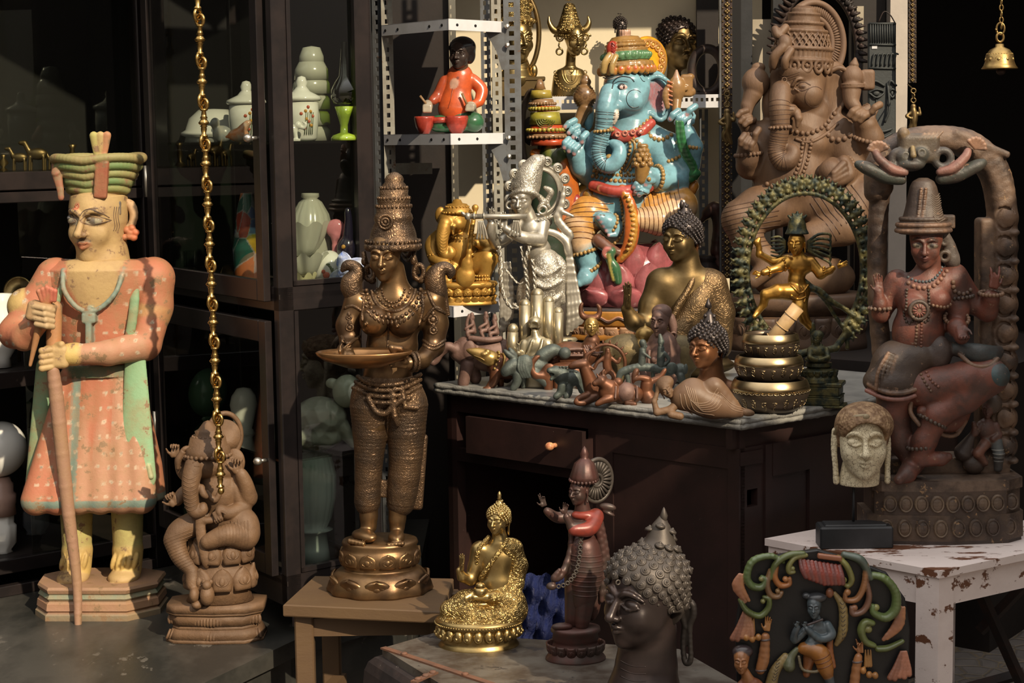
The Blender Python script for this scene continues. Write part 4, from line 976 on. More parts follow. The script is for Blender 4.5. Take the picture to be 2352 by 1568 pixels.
# ear with hair knot
b = SD(1.8,(.62,.40,.22),4); b.tube([(286,462,4),(300,470,2),(306,492,2),(300,515,0),(288,520,0)],[9,10,9,8,6], n=10)
for p in ((292,524),(304,520),(312,530),(298,538),(286,540),(308,541),(300,530)): b.ell((p[0],p[1],-8),(9,8,9), k=2, col=(.62,.16,.07))
b.box((275,474,-26),(9,17,10), rd=5, k=2, col=(.14,.12,.10)); F.part('ear_ornament', b, M_('old_paint'), label='ear with red painted flowers')
# tunic
t = SD(2.8, pink, 8)
t.rev((232,0,0),[(96,592),(126,610),(112,680),(98,760),(84,828),(92,850),(118,960),(140,1060),(150,1140)], sq=.62, k=8, rip=None)
for x0, x1 in ((150,102),(176,150),(206,200),(238,248),(270,296),(300,340)):
    t.cone((x0+8,850,-34),(x1,1125,-74),14,36, k=14, col=pink2 if x0 > 200 else pink)
t.ell((232,640,-26),(96,60,40), k=20)
t.ell((128,640,4),(48,46,46), k=20); t.ell((346,640,4),(54,50,46), k=20)
t.rev((230,0,0),[(73,570),(74,640),(52,690),(20,714)], sq=1.5, k=2, op='p', col=skin)
t.tube([(160,610,-60),(166,650,-80),(192,688,-80),(222,700,-82),(252,690,-80),(284,656,-80),(296,608,-60)],5.5, n=20, k=2, col=teal)
t.box((222,750,-62),(7,60,26), rd=3, k=1, col=teal); t.box((222,715,-62),(16,12,26), rd=5, k=2, col=teal)
t.box((188,990,-72),(9,150,50), rd=3, op='p', col=teal); t.box((232,1131,0),(175,9,120), rd=4, op='p', col=teal)
t.rev((232,0,0),[(86,826),(92,852)], sq=.72, k=3, col=(.10,.15,.09))
for x in range(96,380,13): pass
rng = random.Random(7)
for j in range(16):
    for i in range(14):
        x = 110+i*21+(j%2)*10+rng.uniform(-3,3); y = 622+j*33+rng.uniform(-4,4)
        if abs(x-222) < 14 or (y < 720 and 165 < x < 292): continue
        t.ell((x,y,-70),(4.2,4.2,60), op='p', col=(.62,.50,.36)); t.ell((x,y,-70),(1.6,1.6,60), op='p', col=(.16,.13,.10))
F.part('tunic', t, M_('old_paint'), label='pink tunic with small white flowers')
# sleeves and arms
a = SD(2.2, pink, 6)
a.tube([(128,632,0),(86,690,-18),(46,748,-42)],[48,38,36], k=14); a.tube([(46,748,-42),(80,756,-90),(128,716,-128)],[36,28,20], k=8)
a.tube([(350,636,4),(352,700,0),(338,780,-30)],[50,42,38], k=14); a.tube([(338,782,-30),(270,792,-90),(206,792,-108)],[36,28,22], k=8, col=pink2)
for p, q, r in (((70,684,-14),(96,704,-16),42),((372,712,0),(324,706,-4),44)): pass
a.cone((64,692,-16),(78,700,-20),42,42, k=2, col=(.52,.36,.13)); a.cone((350,706,-2),(348,716,-4),45,44, k=2, col=(.55,.40,.14))
a.cone((198,792,-108),(186,792,-110),26,25, k=3, col=yel)
for j in range(60):
    x = rng.uniform(20,400); y = rng.uniform(610,800); a.ell((x,y,-60),(4,4,120), op='p', col=(.62,.50,.36)); a.ell((x,y,-60),(1.6,1.6,120), op='p', col=(.16,.13,.10))
F.part('sleeve', a, M_('old_paint'), label='pink sleeve with bangle', split=176)
h = SD(1.8, skin, 4)
h.box((158,796,-112),(30,26,24), rd=12, k=6)
for i in range(4): h.tube([(150,778+i*13,-132),(132,780+i*13,-140),(126,782+i*13,-122)],7.5, k=2)
h.cone((150,774,-112),(172,768,-128),9,8, k=4)
h.box((130,694,-138),(30,22,22), rd=10, rot=(0,0,12), k=5, col=(.38,.24,.12))
for i in range(4): h.tube([(118+i*2,680+i*13,-156),(142+i*2,684+i*13,-164),(158,690+i*12,-150)],6.5, k=2, col=(.46,.32,.17))
F.part('hand', h, M_('old_paint'), label='carved hand gripping the staff')
g = SD(2.2, green, 4)
g.tube([(166,600,-40),(152,660,-62),(144,690,-66)],7, k=2, n=8); g.tube([(314,606,-30),(318,690,-52),(306,780,-58)],11, k=2, n=8, flat=(1,.6));
g.cone((106,830,-20),(90,1090,-34),22,28, k=2, flat=(.85,.45)); g.cone((320,815,-48),(332,1076,-76),24,42, k=2, flat=(1,.35), col=(.25,.42,.23))
for i in range(5): g.cone((310+i*12,1050,-84),(312+i*13,1090-i*4,-86),5,6, k=1, col=(.42,.46,.26))
F.part('sash', g, M_('old_paint'), label='green sash', split=230)
st_ = SD(2.0,(.30,.17,.10),2)
st_.tube([(152,826,-124),(160,900,-120),(180,1120,-112),(200,1300,-106),(206,1408,-118)],[14,16,15,11,8], k=2, n=14, col=(.34,.19,.12)); st_.tube([(150,655,-142),(128,712,-138),(104,812,-134)],[13,10,4], k=2, col=(.36,.17,.07))
for i in range(5): st_.cone((134+i*7,668,-148),(128+i*9,640+abs(i-2)*4,-152),5,6, k=1, col=(.50,.14,.09))
st_.tube([(150,690,-100),(150,770,-108)],17, k=2, col=(.44,.20,.08)); F.part('staff', st_, M_('old_paint'), label='worn wooden staff and dagger')
b = MB(); b.col = (.36,.22,.13)
prf = [(0,1317),(166,1317),(170,1325),(166,1336),(162,1340),(168,1352),(162,1360),(170,1368),(172,1388),(166,1394),(176,1402),(176,1420),(0,1420)]
def oct_(r, y, sq=.62):
    pts = [(-.86,-.35),(-.62,-.9),(.58,-1),(.98,-.42),(.98,.5),(.5,.95),(-.55,.95),(-.9,.4)]
    return [(222+r*.9*x, y, 10+r*sq*z) for x, z in pts]
cols = [(.30,.19,.12),(.38,.22,.14),(.34,.20,.13),(.28,.16,.10),(.20,.25,.18),(.22,.28,.20),(.26,.16,.10),(.38,.20,.12),(.40,.22,.14),(.28,.15,.09),(.24,.20,.13),(.22,.16,.10),(.2,.15,.1)]
V = []; C = []
for (r, y), c_ in zip(prf, cols): V += oct_(r, 1326+(y-1317)*.75); C += [c_]*8
i = np.arange(len(prf)-1)[:,None]*8; j = np.arange(8)[None,:]
b.add(V, None, np.stack([i+j, i+(j+1)%8, i+8+(j+1)%8, i+8+j],-1).reshape(-1,4), np.array(C)); F.part('pedestal', b, M_('old_paint'), smooth=False, label='striped eight-sided wooden pedestal')
F.base_y = 1420
# ---------------------------------------------------------------- bronze woman holding a tray
F = Fig('bronze_woman', 'tall bronze woman with a conical crown holding out a shallow tray, on the wooden stool', 'statue', (876,1355),(885,880), z=SZ)
s = SD(2.4, k=8)
head(s, (886,582,-14),56, yaw=9, pitch=6, w=.92, eyes='shut', ears=None)
s.cone((902,615,0),(908,672,4),27,33, k=10)
s.ell((905,712,10),(86,58,46), k=24); s.ell((900,790,8),(60,62,42), k=22); s.ell((890,850,6),(56,40,42), k=20); s.ell((888,905,6),(76,52,54), k=22)
s.ell((862,727,-38),(33,35,34), k=8); s.ell((929,728,-38),(35,36,34), k=8); s.ell((845,731,-71),(4,4,5), k=3); s.ell((916,737,-72),(4,4,5), k=3)
for x, sx in ((822,-1),(990,1)): s.ell((x,690,10),(30,34,30), k=14)
s.tube([(818,690,8),(800,740,-2),(806,778,-14)],[28,27,24], k=10); s.tube([(806,778,-14),(798,792,-60),(812,800,-110)],[22,18,15], k=8)
s.tube([(992,690,6),(1000,740,8),(996,790,0)],[29,28,25], k=10); s.tube([(996,790,0),(972,815,-52),(946,818,-84)],[23,19,15], k=8)
hand(s, mt((928,818,-98),27, rz=-78, rx=8, ry=10), curl=(16,16,18,20), thumb=(70,30), right=False, k=2)
s.tube([(912,795,-110),(906,780,-112),(926,784,-104)],[6,7,8], k=3)
hand(s, mt((798,788,-118),24, rz=60, rx=-60), curl=(15,15,15,15), k=2)
for x0, x1 in ((850,842),(925,912)): pass
s.tube([(856,930,-2),(850,1020,-6),(846,1100,0),(846,1150,4),(846,1205,4)],[48,30,25,22,19], k=6, n=10); s.tube([(930,930,4),(930,1020,-2),(924,1100,2),(914,1160,4),(912,1208,4)],[50,34,30,21,18], k=6, n=10)
s.ell((838,1222,-22),(22,15,40), k=8, rot=(0,-40,0)); s.ell((912,1226,-22),(20,15,36), k=8, rot=(0,-4,0))
for t in range(5): s.ell((806+t*8,1228+t*1.2,-46+t*-3),(6,7,8), k=3); s.ell((896+t*8,1236-t*.6,-56),(5.5,6,8), k=3)
F.part('body', s, M_('bronze'), label='warm polished bronze skin')
# crown
c = MB(); cx = lambda y: 905+(y-400)*-.03
rows = [(8,397),(18,404),(22,412),(21,418),(27,424),(26,432),(33,436),(32,446),(36,452),(38,462),(35,468),(40,472),(39,486),(43,492),(45,500),(42,508),(48,520),(52,536),(54,545),(60,549),(57,556),(63,556),(66,566),(60,572),(0,572)]
c.lathe([(0,395)]+rows, (0,0,0), n=40); c.V[-1] += np.array([905,0,4]); c.V[-1][:,0] += (c.V[-1][:,1]-400)*-.02
for y, r, n in ((431,30,22),(454,36,26),(472,40,28),(551,62,36)):
    for a in np.linspace(0,2*math.pi, n, endpoint=False): c.ell((905-(y-400)*.02+r*math.cos(a), y, 4+r*math.sin(a)),(3.3,4.6,3.3), nu=6, nv=5)
for a in np.linspace(0,2*math.pi, 20, endpoint=False): c.box((902+63*math.cos(a),563,4+63*math.sin(a)),(6,6,3), rot=(0,-math.degrees(a)+90,0), bev=2)
c.torus((888,505,-46),15,3.5, n=20); c.torus((888,505,-48),8,3, n=14); c.ell((888,505,-48),(5,5,4))
for a in np.linspace(0,2*math.pi, 18, endpoint=False): c.tube([(888+9*math.cos(a),505+9*math.sin(a),-47),(888+19*math.cos(a),505+19*math.sin(a),-43)],1.6,4)
F.part('crown', c, M_('bronze_relief'), label='tiered conical crown with a flower boss')
hl = MB(); hl.torus((934,557,52),38,5, rot=(0,62,0), n=36, sy=1.08); hl.torus((934,557,52),26,7, rot=(0,62,0), n=36, sy=1.08)
for a in np.linspace(0,2*math.pi, 22, endpoint=False):
    q = np.array([29*math.cos(a),31*math.sin(a),0])@rotm(0,62,0).T+np.array([934,557,52]); hl.ell(q, 5, nu=6, nv=5)
F.part('halo', hl, M_('bronze_relief'))
e = MB()
for x, z in ((951,12),(838,16)):
    e.tube([(x-4,574,z-6),(x+2,600,z-4),(x+6,626,z)],[5,6,7],8); e.torus((x+10,622,z-4),11,6, rot=(0,0,0), sy=1.5, n=20); e.ell((x-2,596,z-8),(7,10,7)); e.ell((x+16,640,z),(10,9,9))
F.part('earring', e, M_('bronze_relief'), split=894)
# necklaces and straps
n_ = MB()
for k_, (w, d, r, bd) in enumerate(((26,32,3.6,True),(38,40,4.2,True),(50,50,4.4,False),(62,64,5.2,True))):
    P = [(904+w*math.cos(a),655+d*math.sin(a)) for a in np.radians(np.linspace(175,5,13))]; necklaces(s, n_, P, r, bead=bd) if bd else cord(s, n_, P, r)
for a in np.radians(np.linspace(170,10,21)):
    p = s.front([(904+72*math.cos(a),655+74*math.sin(a))])[0]; n_.ell(p, (3.4,7,4), rot=(0,0,90-math.degrees(a)))
cord(s, n_, [(896,722),(894,750),(892,790)],2.5); n_.ell(s.front([(896,716)])[0],(6,9,5))
cord(s, n_, [(968,660),(972,700),(962,740)],4); cord(s, n_, [(838,672),(836,700),(838,725)],4)
F.part('necklace', n_, M_('bronze_relief'))
ar = MB()
for pts in ([(982,664),(1000,700),(1018,712)],[(972,730),(1000,700),(1022,716)],[(972,776),(998,786),(1022,776)],[(974,784),(998,793),(1020,784)],[(792,700),(812,694),(834,706)],[(786,762),(806,772),(828,764)]): cord(s, ar, pts, 4)
for (x, y, r) in ((995,728,14),(996,752,11),(806,742,11),(804,720,7)):
    p = s.front([(x,y)])[0]; ar.torus(p, r*.7,3, n=14); ar.ell(p, (r*.5,r*.5,5)); ar.ell(p+np.array([0,-r,0]),(5,7,4))
ar.torus((950,816,-82),19,5, rot=(0,60,0), n=20); ar.torus((958,816,-74),20,4, rot=(0,60,0), n=20)
F.part('armlet', ar, M_('bronze_relief'), split=894)
# shoulder birds
for sx, x0, z0 in ((-1,806,6),(1,1012,6)):
    bd = SD(2.0, k=5);
    if sx < 0: bd.tube([(812,668,z0),(806,646,z0),(822,622,z0),(812,606,z0),(796,604,z0),(786,616,z0)],[22,24,15,11,10,4], n=14)
    else: bd.tube([(1002,668,z0),(998,640,z0),(1004,622,z0),(1020,612,z0),(1034,620,z0),(1032,634,z0)],[22,24,17,12,10,5], n=14)
    bd.cone((x0,660,z0+4),(x0+sx*16,720,z0+8),13,5)
    F.part('shoulder_bird', bd, M_('bronze_relief'))
# tray
t = MB(); t.lathe([(0,822),(40,820),(88,804),(104,793),(108,786),(104,784),(98,790),(60,806),(0,809)],(0,0,0), n=48, sq=.62); t.V[-1] = t.V[-1]+np.array([846,0,-128])
t.tube([(846+106*math.cos(a),786,-128+66*math.sin(a)) for a in np.linspace(0,2*math.pi,48,endpoint=False)],3.4,6, closed=True); F.part('tray', t, mat('tray_bronze', (.42,.22,.09),.3,.9, col2=(.2,.11,.05), nscale=8, nmix=.5), label='shallow bronze tray with a bright rim')
# skirt wrap and sash
k = SD(2.2, k=6)
k.tube([(854,925,0),(849,1020,-4),(845,1100,0),(843,1150,4)],[52,35,30,31], k=5, n=6, rip=(1.4,7,3)); k.tube([(930,925,6),(933,1020,0),(927,1100,4),(920,1152,8)],[54,40,37,34], k=5, n=6, rip=(1.4,7,3))
k.box((956,1085,30),(20,88,10), rd=7, rot=(0,0,4), k=4); k.box((830,1100,26),(14,56,8), rd=6, k=4); k.box((888,1118,6),(14,20,10), rd=4, k=3)
k.ell((888,895,4),(80,54,56), k=14);
for y in (862,874,888,902): k.tube([(812+abs(y-888)*.4,y-6,-10),(850,y+4,-50),(888,y+8,-60),(930,y+4,-52),(966,y-8,-8)],5, k=2, n=12)
k.tube([(850,900,-54),(868,930,-56),(890,934,-56),(904,920,-58),(930,900,-58)],6.5, k=2, n=14); k.tube([(904,890,-58),(910,940,-58),(916,960,-50)],7, k=2); k.tube([(926,880,-54),(934,920,-56),(960,925,-44)],6, k=2)
F.part('skirt', k, M_('bronze_relief'), label='patterned wrap with raised pleats')
p = MB(); p.lathe([(0,1238),(86,1236),(89,1243),(84,1252),(90,1257),(94,1270),(92,1287),(82,1298),(86,1303),(98,1305),(108,1315),(116,1332),(122,1350),(118,1356),(0,1356)],(0,0,0), n=64, sq=.86, ripple=(10,.028,11,14)); p.V[-1] += np.array([872,0,4])
petals(p, (872,0,4),88,1256,1290,12, th=7, sq=.86); petals(p, (872,0,4),106,1310,1352,10, th=8, sq=.86, tilt=-18)
F.part('pedestal', p, M_('bronze'), label='double lotus bronze pedestal')
# ---------------------------------------------------------------- big blue elephant-headed statue
F = Fig('elephant_god_statue', 'big light blue elephant-headed seated statue with orange halo, striped orange legs and pink lotus', 'statue', (1450,777),(1450,420), Y=5.36*K)
F.w0.z = BZ; F.e.location = F.w0
blue = (.22,.44,.52); bl2 = (.14,.28,.36); blk = (.03,.035,.04); gold = (.36,.20,.06); red = (.45,.07,.05); pinkn = (.62,.34,.34)
s = SD(1.9, blue, 6)
s.ell((1425,452,6),(84,72,66), k=14); s.ell((1437,352,10),(66,64,50), k=18); s.ell((1462,335,-24),(34,32,30), k=10); s.ell((1405,338,-14),(26,28,28), k=8)
s.cone((1455,275,10),(1448,310,8),44,52, k=12)
# head
s.push(mt((1440,215,0),1, ry=28))
s.ell((0,-6,4),(58,52,52), k=10); s.ell((22,18,-22),(32,30,30), k=12); s.ell((-24,18,-22),(32,30,30), k=12); s.ell((0,-28,-20),(44,26,34), k=12)
s.ell((-2,14,-44),(24,28,20), k=12)
s.pop()
TP = [(1397,214,-50),(1388,250,-64),(1384,290,-62),(1375,325,-60),(1371,352,-62),(1382,376,-66),(1402,378,-68),(1417,360,-68),(1418,338,-64),(1404,328,-60)]; TR = [21,21,19,16,15,15,16,16,13,9]
s.tube(TP, TR, k=5, n=26); trunk_rings(s, TP[:7], TR[:7], blk, 24,1.5,12,52)
s.ell((1412,246,-52),(16,14,20), k=5)
s.tube([(1408,252,-62),(1411,266,-70),(1407,284,-70)],[8,7,3], k=2, col=(.66,.56,.46), n=6)
for dx in (0,): s.tube([(1386,180,-60),(1400,186,-66),(1418,180,-60)],1.8, op='p', n=8, col=(.7,.62,.55))
for dy in (-6,0,6): s.line([(1384,174+dy*.8),(1400,179+dy*.8),(1424,171+dy*.8)],2.2*.8,(.72,.60,.55))
for dy in range(3): pass
s.ell((1389,184,-40),(4.5,6.5,50), op='p', col=(.55,.08,.04))
s.line([(1402,206),(1409,187),(1425,179),(1444,182),(1453,191)],2.2*.8, blk)
s.line([(1408,195),(1420,189),(1438,191)],1.3*.8, blk)
s.line([(1462,172),(1472,188),(1478,190)],1.5*.8, blk)
s.line([(1454+19*math.cos(math.radians(a)),229+20*math.sin(math.radians(a))) for a in range(60,330,15)],1.1, blk)
# back-right ear with pink inside
s.ell((1510,222,4),(40,58,12), rot=(0,-28,-8), k=6); s.ell((1462,165,10),(20,24,16), k=6)
s.ell((1512,226,-12),(27,44,8), rot=(0,-28,-8), k=3, op='s', col=(.42,.17,.19))
s.tube([(1482,186,-16),(1512,178,-14),(1540,200,-8),(1544,240,-4),(1520,276,-6),(1492,262,-14)],5, n=22, k=3)
s.ell((1352,262,14),(14,36,14), k=6)
# arms
s.tube([(1495,322,10),(1535,336,6),(1578,372,-4)],[38,30,27], k=10); s.tube([(1578,380,-6),(1586,340,-20),(1574,308,-28)],[30,25,21], k=8)
s.tube([(1500,330,6),(1540,392,0),(1556,410,-10)],[32,30,30], k=10); s.tube([(1552,414,-14),(1512,412,-44),(1484,400,-62)],[30,25,19], k=8)
s.tube([(1392,330,8),(1372,366,10),(1352,392,6)],[34,29,28], k=10); s.tube([(1350,396,2),(1334,380,-22),(1322,352,-34)],[29,25,22], k=8)
s.tube([(1380,318,16),(1352,330,20),(1336,322,16),(1326,304,2)],[26,20,17,15], k=8)
for c_, R0 in (((1574,276,-34),22),): hand(s, mt(c_, 34, rz=-30, rx=10, ry=160), curl=(70,72,75,78), thumb=(60,40), col=blue, nail=pinkn)
for i, (x, y) in enumerate(((1538,272),(1552,280),(1562,284),(1576,262))): s.tube([(x+14,y-14,-56),(x+2,y-6,-62),(x-4,y+4,-60)],[8,7.5,6.5], k=2); s.ell((x-5,y+4,-64),(4,5,5), op='p', col=pinkn)
hand(s, mt((1328,338,-44),32, rz=10, rx=-14), curl=(45,50,55,60), thumb=(55,20), col=blue, nail=pinkn)
for i, (x, y) in enumerate(((1296,330),(1306,338),(1318,344),(1336,318))): s.tube([(x+8,y-12,-66),(x,y-4,-72),(x-2,y+6,-70)],[8,7.5,6.5], k=2); s.ell((x-2,y+7,-75),(4.5,5,5), op='p', col=pinkn)
for i, (x, y) in enumerate(((1298,286),(1306,300),(1316,310))): s.tube([(x+22,y-10,-10),(x+8,y-4,-18),(x,y+4,-20)],[8,7,6], k=2); s.ell((x,y+4,-24),(4,5,5), op='p', col=pinkn)
s.tube([(1484,400,-64),(1476,424,-68),(1468,440,-66)],[17,15,8], k=5)
for i, (x, y) in enumerate(((1452,426),(1456,436),(1464,444),(1478,420))): s.tube([(x+16,y-6,-74),(x+4,y-6,-82),(x-2,y+2,-80)],[7,6.5,5.5], k=2); s.ell((x-2,y+2,-85),(4,4,4), op='p', col=pinkn)
# legs and feet
orange = (.66,.32,.07); cream = (.72,.47,.26); dk = (.16,.06,.02)
s.tube([(1440,480,10),(1500,480,-16),(1560,470,-20)],[40,44,40], k=10, col=orange); s.tube([(1560,478,-24),(1510,505,-56),(1450,500,-66)],[38,33,24], k=8, col=cream)
rings(s, (1560,474,-22),(1450,494,-62),42,30,11, dk, r=2.0, tilt=8)
s.tube([(1405,520,-50),(1392,506,-64),(1376,496,-70)],[24,20,14], k=8)
for i in range(5): s.tube([(1392+i*4,500+i*10-6,-70),(1374+i*5,496+i*10,-76)],[7.5,7-i*.6], k=3); s.ell((1370+i*5.5,495+i*10,-80),(5,4,5), op='p', col=pinkn)
s.tube([(1395,470,-4),(1350,490,-26),(1328,520,-36)],[42,42,38], k=10, col=orange); s.tube([(1328,516,-38),(1334,560,-44)],[37,28], k=8, col=cream)
rings(s, (1352,470,-20),(1336,560,-44),44,36,8, dk, r=2.2, tilt=-8)
s.tube([(1336,562,-44),(1350,600,-42),(1352,616,-40)],[27,27,24], k=5); s.tube([(1352,616,-44),(1340,632,-66),(1326,644,-74)],[22,18,10], k=6)
s.ell((1406,470,-64),(4,6,6), op='p', col=blk); s.ell((1424,360,-60),(3,3,8), op='p', col=blk); s.tor((1469,331,-52),4.5,1.4, op='p', col=blk)
for pts in ([(1440,440,-60),(1462,436,-60),(1484,444,-50)],[(1446,450,-60),(1466,446,-60),(1484,452,-52)]): s.line([p[:2] for p in pts],1.1, blk)
F.part('body', s, M_('gloss_paint'))
e = MB(); e.col = blk; q = s.front([(1430,202)])[0]; e.ell(q+np.array([0,0,3.5]),(16,9.5,6), rot=(0,-22,0), nu=24, nv=16, col=blk); e.ell(q+np.array([0,.5,2]),(13,7,6), rot=(0,-22,0), nu=24, nv=16, col=(.66,.46,.42)); e.ell(q+np.array([-2,0,-1]),(5.5,6,4), nu=16, nv=12, col=(.06,.025,.02)); F.part('eye', e, M_('gloss_paint'))
# crown
c = SD(1.8, gold, 3)
c.push(mt((1440,165,2),1, rz=-3));
c.rev((0,0,0),[(8,-94),(13,-86),(10,-80),(30,-78),(40,-66),(44,-52),(50,-48),(52,-22),(58,-16),(62,2)], sq=.9, k=1)
for y, r, rr, cc in ((-66,40,3,gold),(-58,44,4,gold),(-49,47,3.4,gold),(-17,58,4,gold),(-12,60,4,gold)): c.tube([(r*math.cos(a), y, r*.9*math.sin(a)) for a in np.linspace(0,2*math.pi,30)], rr, k=1, col=cc)
c.rev((0,0,0),[(53,-44),(55,-24)], sq=.91, k=1, col=(.09,.22,.10))
for a in np.radians(np.arange(180,380,15)):
    c.ell((60*math.cos(a),-2,54*math.sin(a)),(9,11,6), rot=(0,0,0), k=2, col=(.55,.24,.05)); c.ell((63*math.cos(a),-4,57*math.sin(a)),(4,5,4), k=1, col=(.55,.05,.05))
    c.ell((54*math.cos(a),-34,49*math.sin(a)),(6,8,4), rot=(0,0,25), k=1, col=(.13,.28,.13))
for a in range(0,360,30): c.ell((11*math.cos(math.radians(a)),-86,11*math.sin(math.radians(a))),(3,9,3), k=1, col=(.58,.36,.26))
c.pop()
c.ell((1404,116,-30),(13,19,12), rot=(0,0,6), k=1, col=(.48,.05,.03));
for i in range(5): c.tube([(1404,102+i*6,-42),(1410,108+i*6,-42)],2, k=.5, col=(.3,.03,.02))
c.tube([(1398,132,-40),(1388,148,-44),(1384,166,-40)],8, k=2, n=8, col=(.50,.33,.12)); c.tube([(1412,134,-44),(1404,152,-50),(1402,168,-48)],6, k=2, n=8, col=(.50,.33,.12))
F.part('crown', c, M_('gloss_paint'), label='tiered gold and green crown')
hl = MB(); hl.col = (.80,.38,.02); hl.push(mt((1490,140,46),1, ry=-30)); hl.lathe([(0,-5),(52,-5),(56,0),(52,5),(0,5)], n=44, axis=(0,0,1)); hl.C[-1][:] = (.78,.36,.02); hl.torus((0,0,-5),46,4, n=40, col=(.5,.24,.06))
for a in np.radians(np.arange(0,360,24)): hl.torus((38*math.cos(a),38*math.sin(a),-6),7,2.6, n=12, m_=6, col=(.62,.30,.08)); hl.ell((38*math.cos(a),38*math.sin(a),-6),(4,4,3), col=(.8,.45,.1))
hl.pop(); F.part('halo', hl, M_('gloss_paint'), label='orange disc halo')
# jewellery
j = MB(); j.col = (.42,.25,.08)
for pts, r, bd in (([(1398,296),(1425,305),(1460,298),(1492,272)],5.5,1),([(1430,318),(1444,330),(1440,360),(1424,394)],4.6,1),([(1440,316),(1454,330),(1450,362),(1432,394)],3.2,0),([(1452,318),(1466,334),(1460,366),(1440,396)],4.6,1),
    ([(1362,390),(1400,399),(1440,402),(1480,398)],4.8,1),([(1360,402),(1400,412),(1440,414),(1484,410)],5.4,1),([(1484,284),(1490,312),(1516,322),(1540,312)],5.6,1),([(1418,435),(1424,470),(1428,520),(1416,548),(1395,560),(1372,548),(1360,530)],4.2,1)):
    if bd: necklaces(s, j, pts, r)
    else: cord(s, j, pts, r)
beadring(j, (1580,334,-22),(-.2,1,.2),27,20,5); beadring(j, (1505,408,-50),(1,.1,.5),27,20,5.5); beadring(j, (1546,366,2),(.4,1,0),33,22,5); beadring(j, (1350,388,2),(-.6,.5,-.3),31,20,5.5); beadring(j, (1384,300,-62),(.1,1,0),21,16,4.4)
beadring(j, (1340,574,-44),(.3,1,0),30,20,5); beadring(j, (1352,612,-42),(.6,1,.2),29,20,5); beadring(j, (1400,512,-56),(1,.5,.5),24,16,4.6)
j.ell((1396,362,-64),(10,10,8), col=(.34,.2,.05)); F.part('jewellery', j, M_('gloss_paint'), label='gold beaded necklaces, belts and bangles')
r_ = SD(1.8, red, 3)
r_.tube([(1402,300,-40),(1425,314,-44),(1462,308,-38),(1494,284,-20)],[12,13,13,11], k=3, n=12, flat=(1,.8)); r_.tube([(1362,424,-40),(1400,436,-64),(1440,436,-66),(1486,428,-54)],13, k=3, n=14)
for i in range(6): r_.tor((1376+i*20,430+(3 if 0<i<5 else 0),-62-4*math.sin(i)),6,2.6, k=1, col=(.42,.18,.08))
for x in (1415,1432,1450,1468): r_.tor((x,306-(x-1432)*.12,-56),5,2.4, k=1, col=(.55,.2,.14))
r_.tube([(1424,430,-72),(1442,470,-82),(1446,520,-84),(1440,560,-80),(1420,590,-74)],[9,14,17,15,10], k=3, n=16, flat=(1,.5), col=(.52,.13,.03)); r_.tube([(1428,440,-78),(1450,480,-88),(1454,520,-90),(1446,560,-86),(1424,588,-78)],4, k=2, n=16, col=(.60,.30,.05))
for i in range(12): r_.ell((1434+14*math.sin(i/11*3),446+i*11,-92+ (4 if i<2 else 0)),(5,4,4), k=1, col=(.60,.32,.06))
r_.tube([(1372,548,-60),(1392,564,-70),(1414,574,-74)],[16,13,9], k=3, n=8, col=(.18,.08,.05)); r_.tube([(1400,572,-80),(1396,590,-80),(1408,612,-80),(1414,640,-76)],[10,9,12,10], k=3, n=12, col=(.05,.16,.07)); r_.tube([(1394,580,-86),(1397,606,-86),(1404,636,-82)],5, k=2, n=10, col=(.50,.40,.10))
r_.tor((1392,576,-82),9,6, k=2, col=(.55,.18,.15))
F.part('sash', r_, M_('gloss_paint'), label='red and gold sash with green tassel')
# things held, moulded with the statue
g = SD(1.8,(.25,.14,.06),3)
g.ell((1344,222,10),(27,30,24), k=2); g.ell((1346,188,10),(13,11,11), k=2); g.ell((1346,178,10),(8,7,7), k=2); g.tube([(1344,250,8),(1338,262,6),(1322,296,0)],[19,14,12], k=3);
for t in (-18,-6,6,18): g.push(mt((1344,222,10),1, rz=35)); g.tor((0,t*.5,0),27,1.8, rot=(90,0,0), k=1, op='s', col=(.1,.05,.02)); g.pop(); g.push(mt((1344,222,10),1, rz=-35)); g.tor((0,t*.5,0),27,1.8, rot=(90,0,0), k=1, op='s', col=(.1,.05,.02)); g.pop()
F.part('mace', g, M_('gloss_paint'))
g = SD(1.8,(.32,.18,.07),3)
g.ell((1552,208,-14),(20,30,14), k=3); g.cone((1552,182,-14),(1552,166,-14),9,3, k=2, col=(.5,.3,.2)); g.tube([(1536,196,-24),(1526,220,-28),(1530,248,-30)],[7,8,6], n=8, k=2); g.tube([(1552,236,-14),(1550,262,-24)],[12,9], k=2)
g.box((1576,200,-4),(14,26,9), rd=6, k=3); g.ell((1584,180,-4),(10,8,8), k=2); g.ell((1588,214,-4),(9,10,8), k=2); g.box((1566,206,-8),(12,6,12), rd=3, k=2)
for i in range(6): g.tube([(1530,190+i*10,-32),(1540,194+i*10,-34)],2.6, k=1, col=(.5,.18,.08))
F.part('axe', g, M_('gloss_paint'))
g = SD(1.8,(.03,.16,.06),3)
for dx in (-4,2,8): g.tube([(1552+dx,282,-66),(1556+dx,320,-64),(1566+dx,352,-50),(1586+dx*.7,382,-34),(1592+dx*.5,410,-24)],[4,5,6,6,5], n=14, k=2, col=(.04,.20,.07) if dx != 2 else (.02,.10,.04))
g.ell((1592,400,-24),(16,12,12), k=3); g.ell((1580,412,-22),(14,10,10), k=3); F.part('noose', g, M_('gloss_paint'), label='green rope noose')
g = SD(1.8, gold, 2); rr_ = random.Random(2)
for i in range(5):
    for a in range(7): g.ell((1470+(7+i*3.2)*math.cos(a*.9+i*.5),336+i*10,-78+(7+i*2.6)*math.sin(a*.9+i*.5)),(6.5,6.5,6.5), k=1)
g.cone((1470,384,-78),(1466,410,-78),18,13, k=2); F.part('sweet_bowl', g, M_('gloss_paint'), label='golden heap of round sweets')
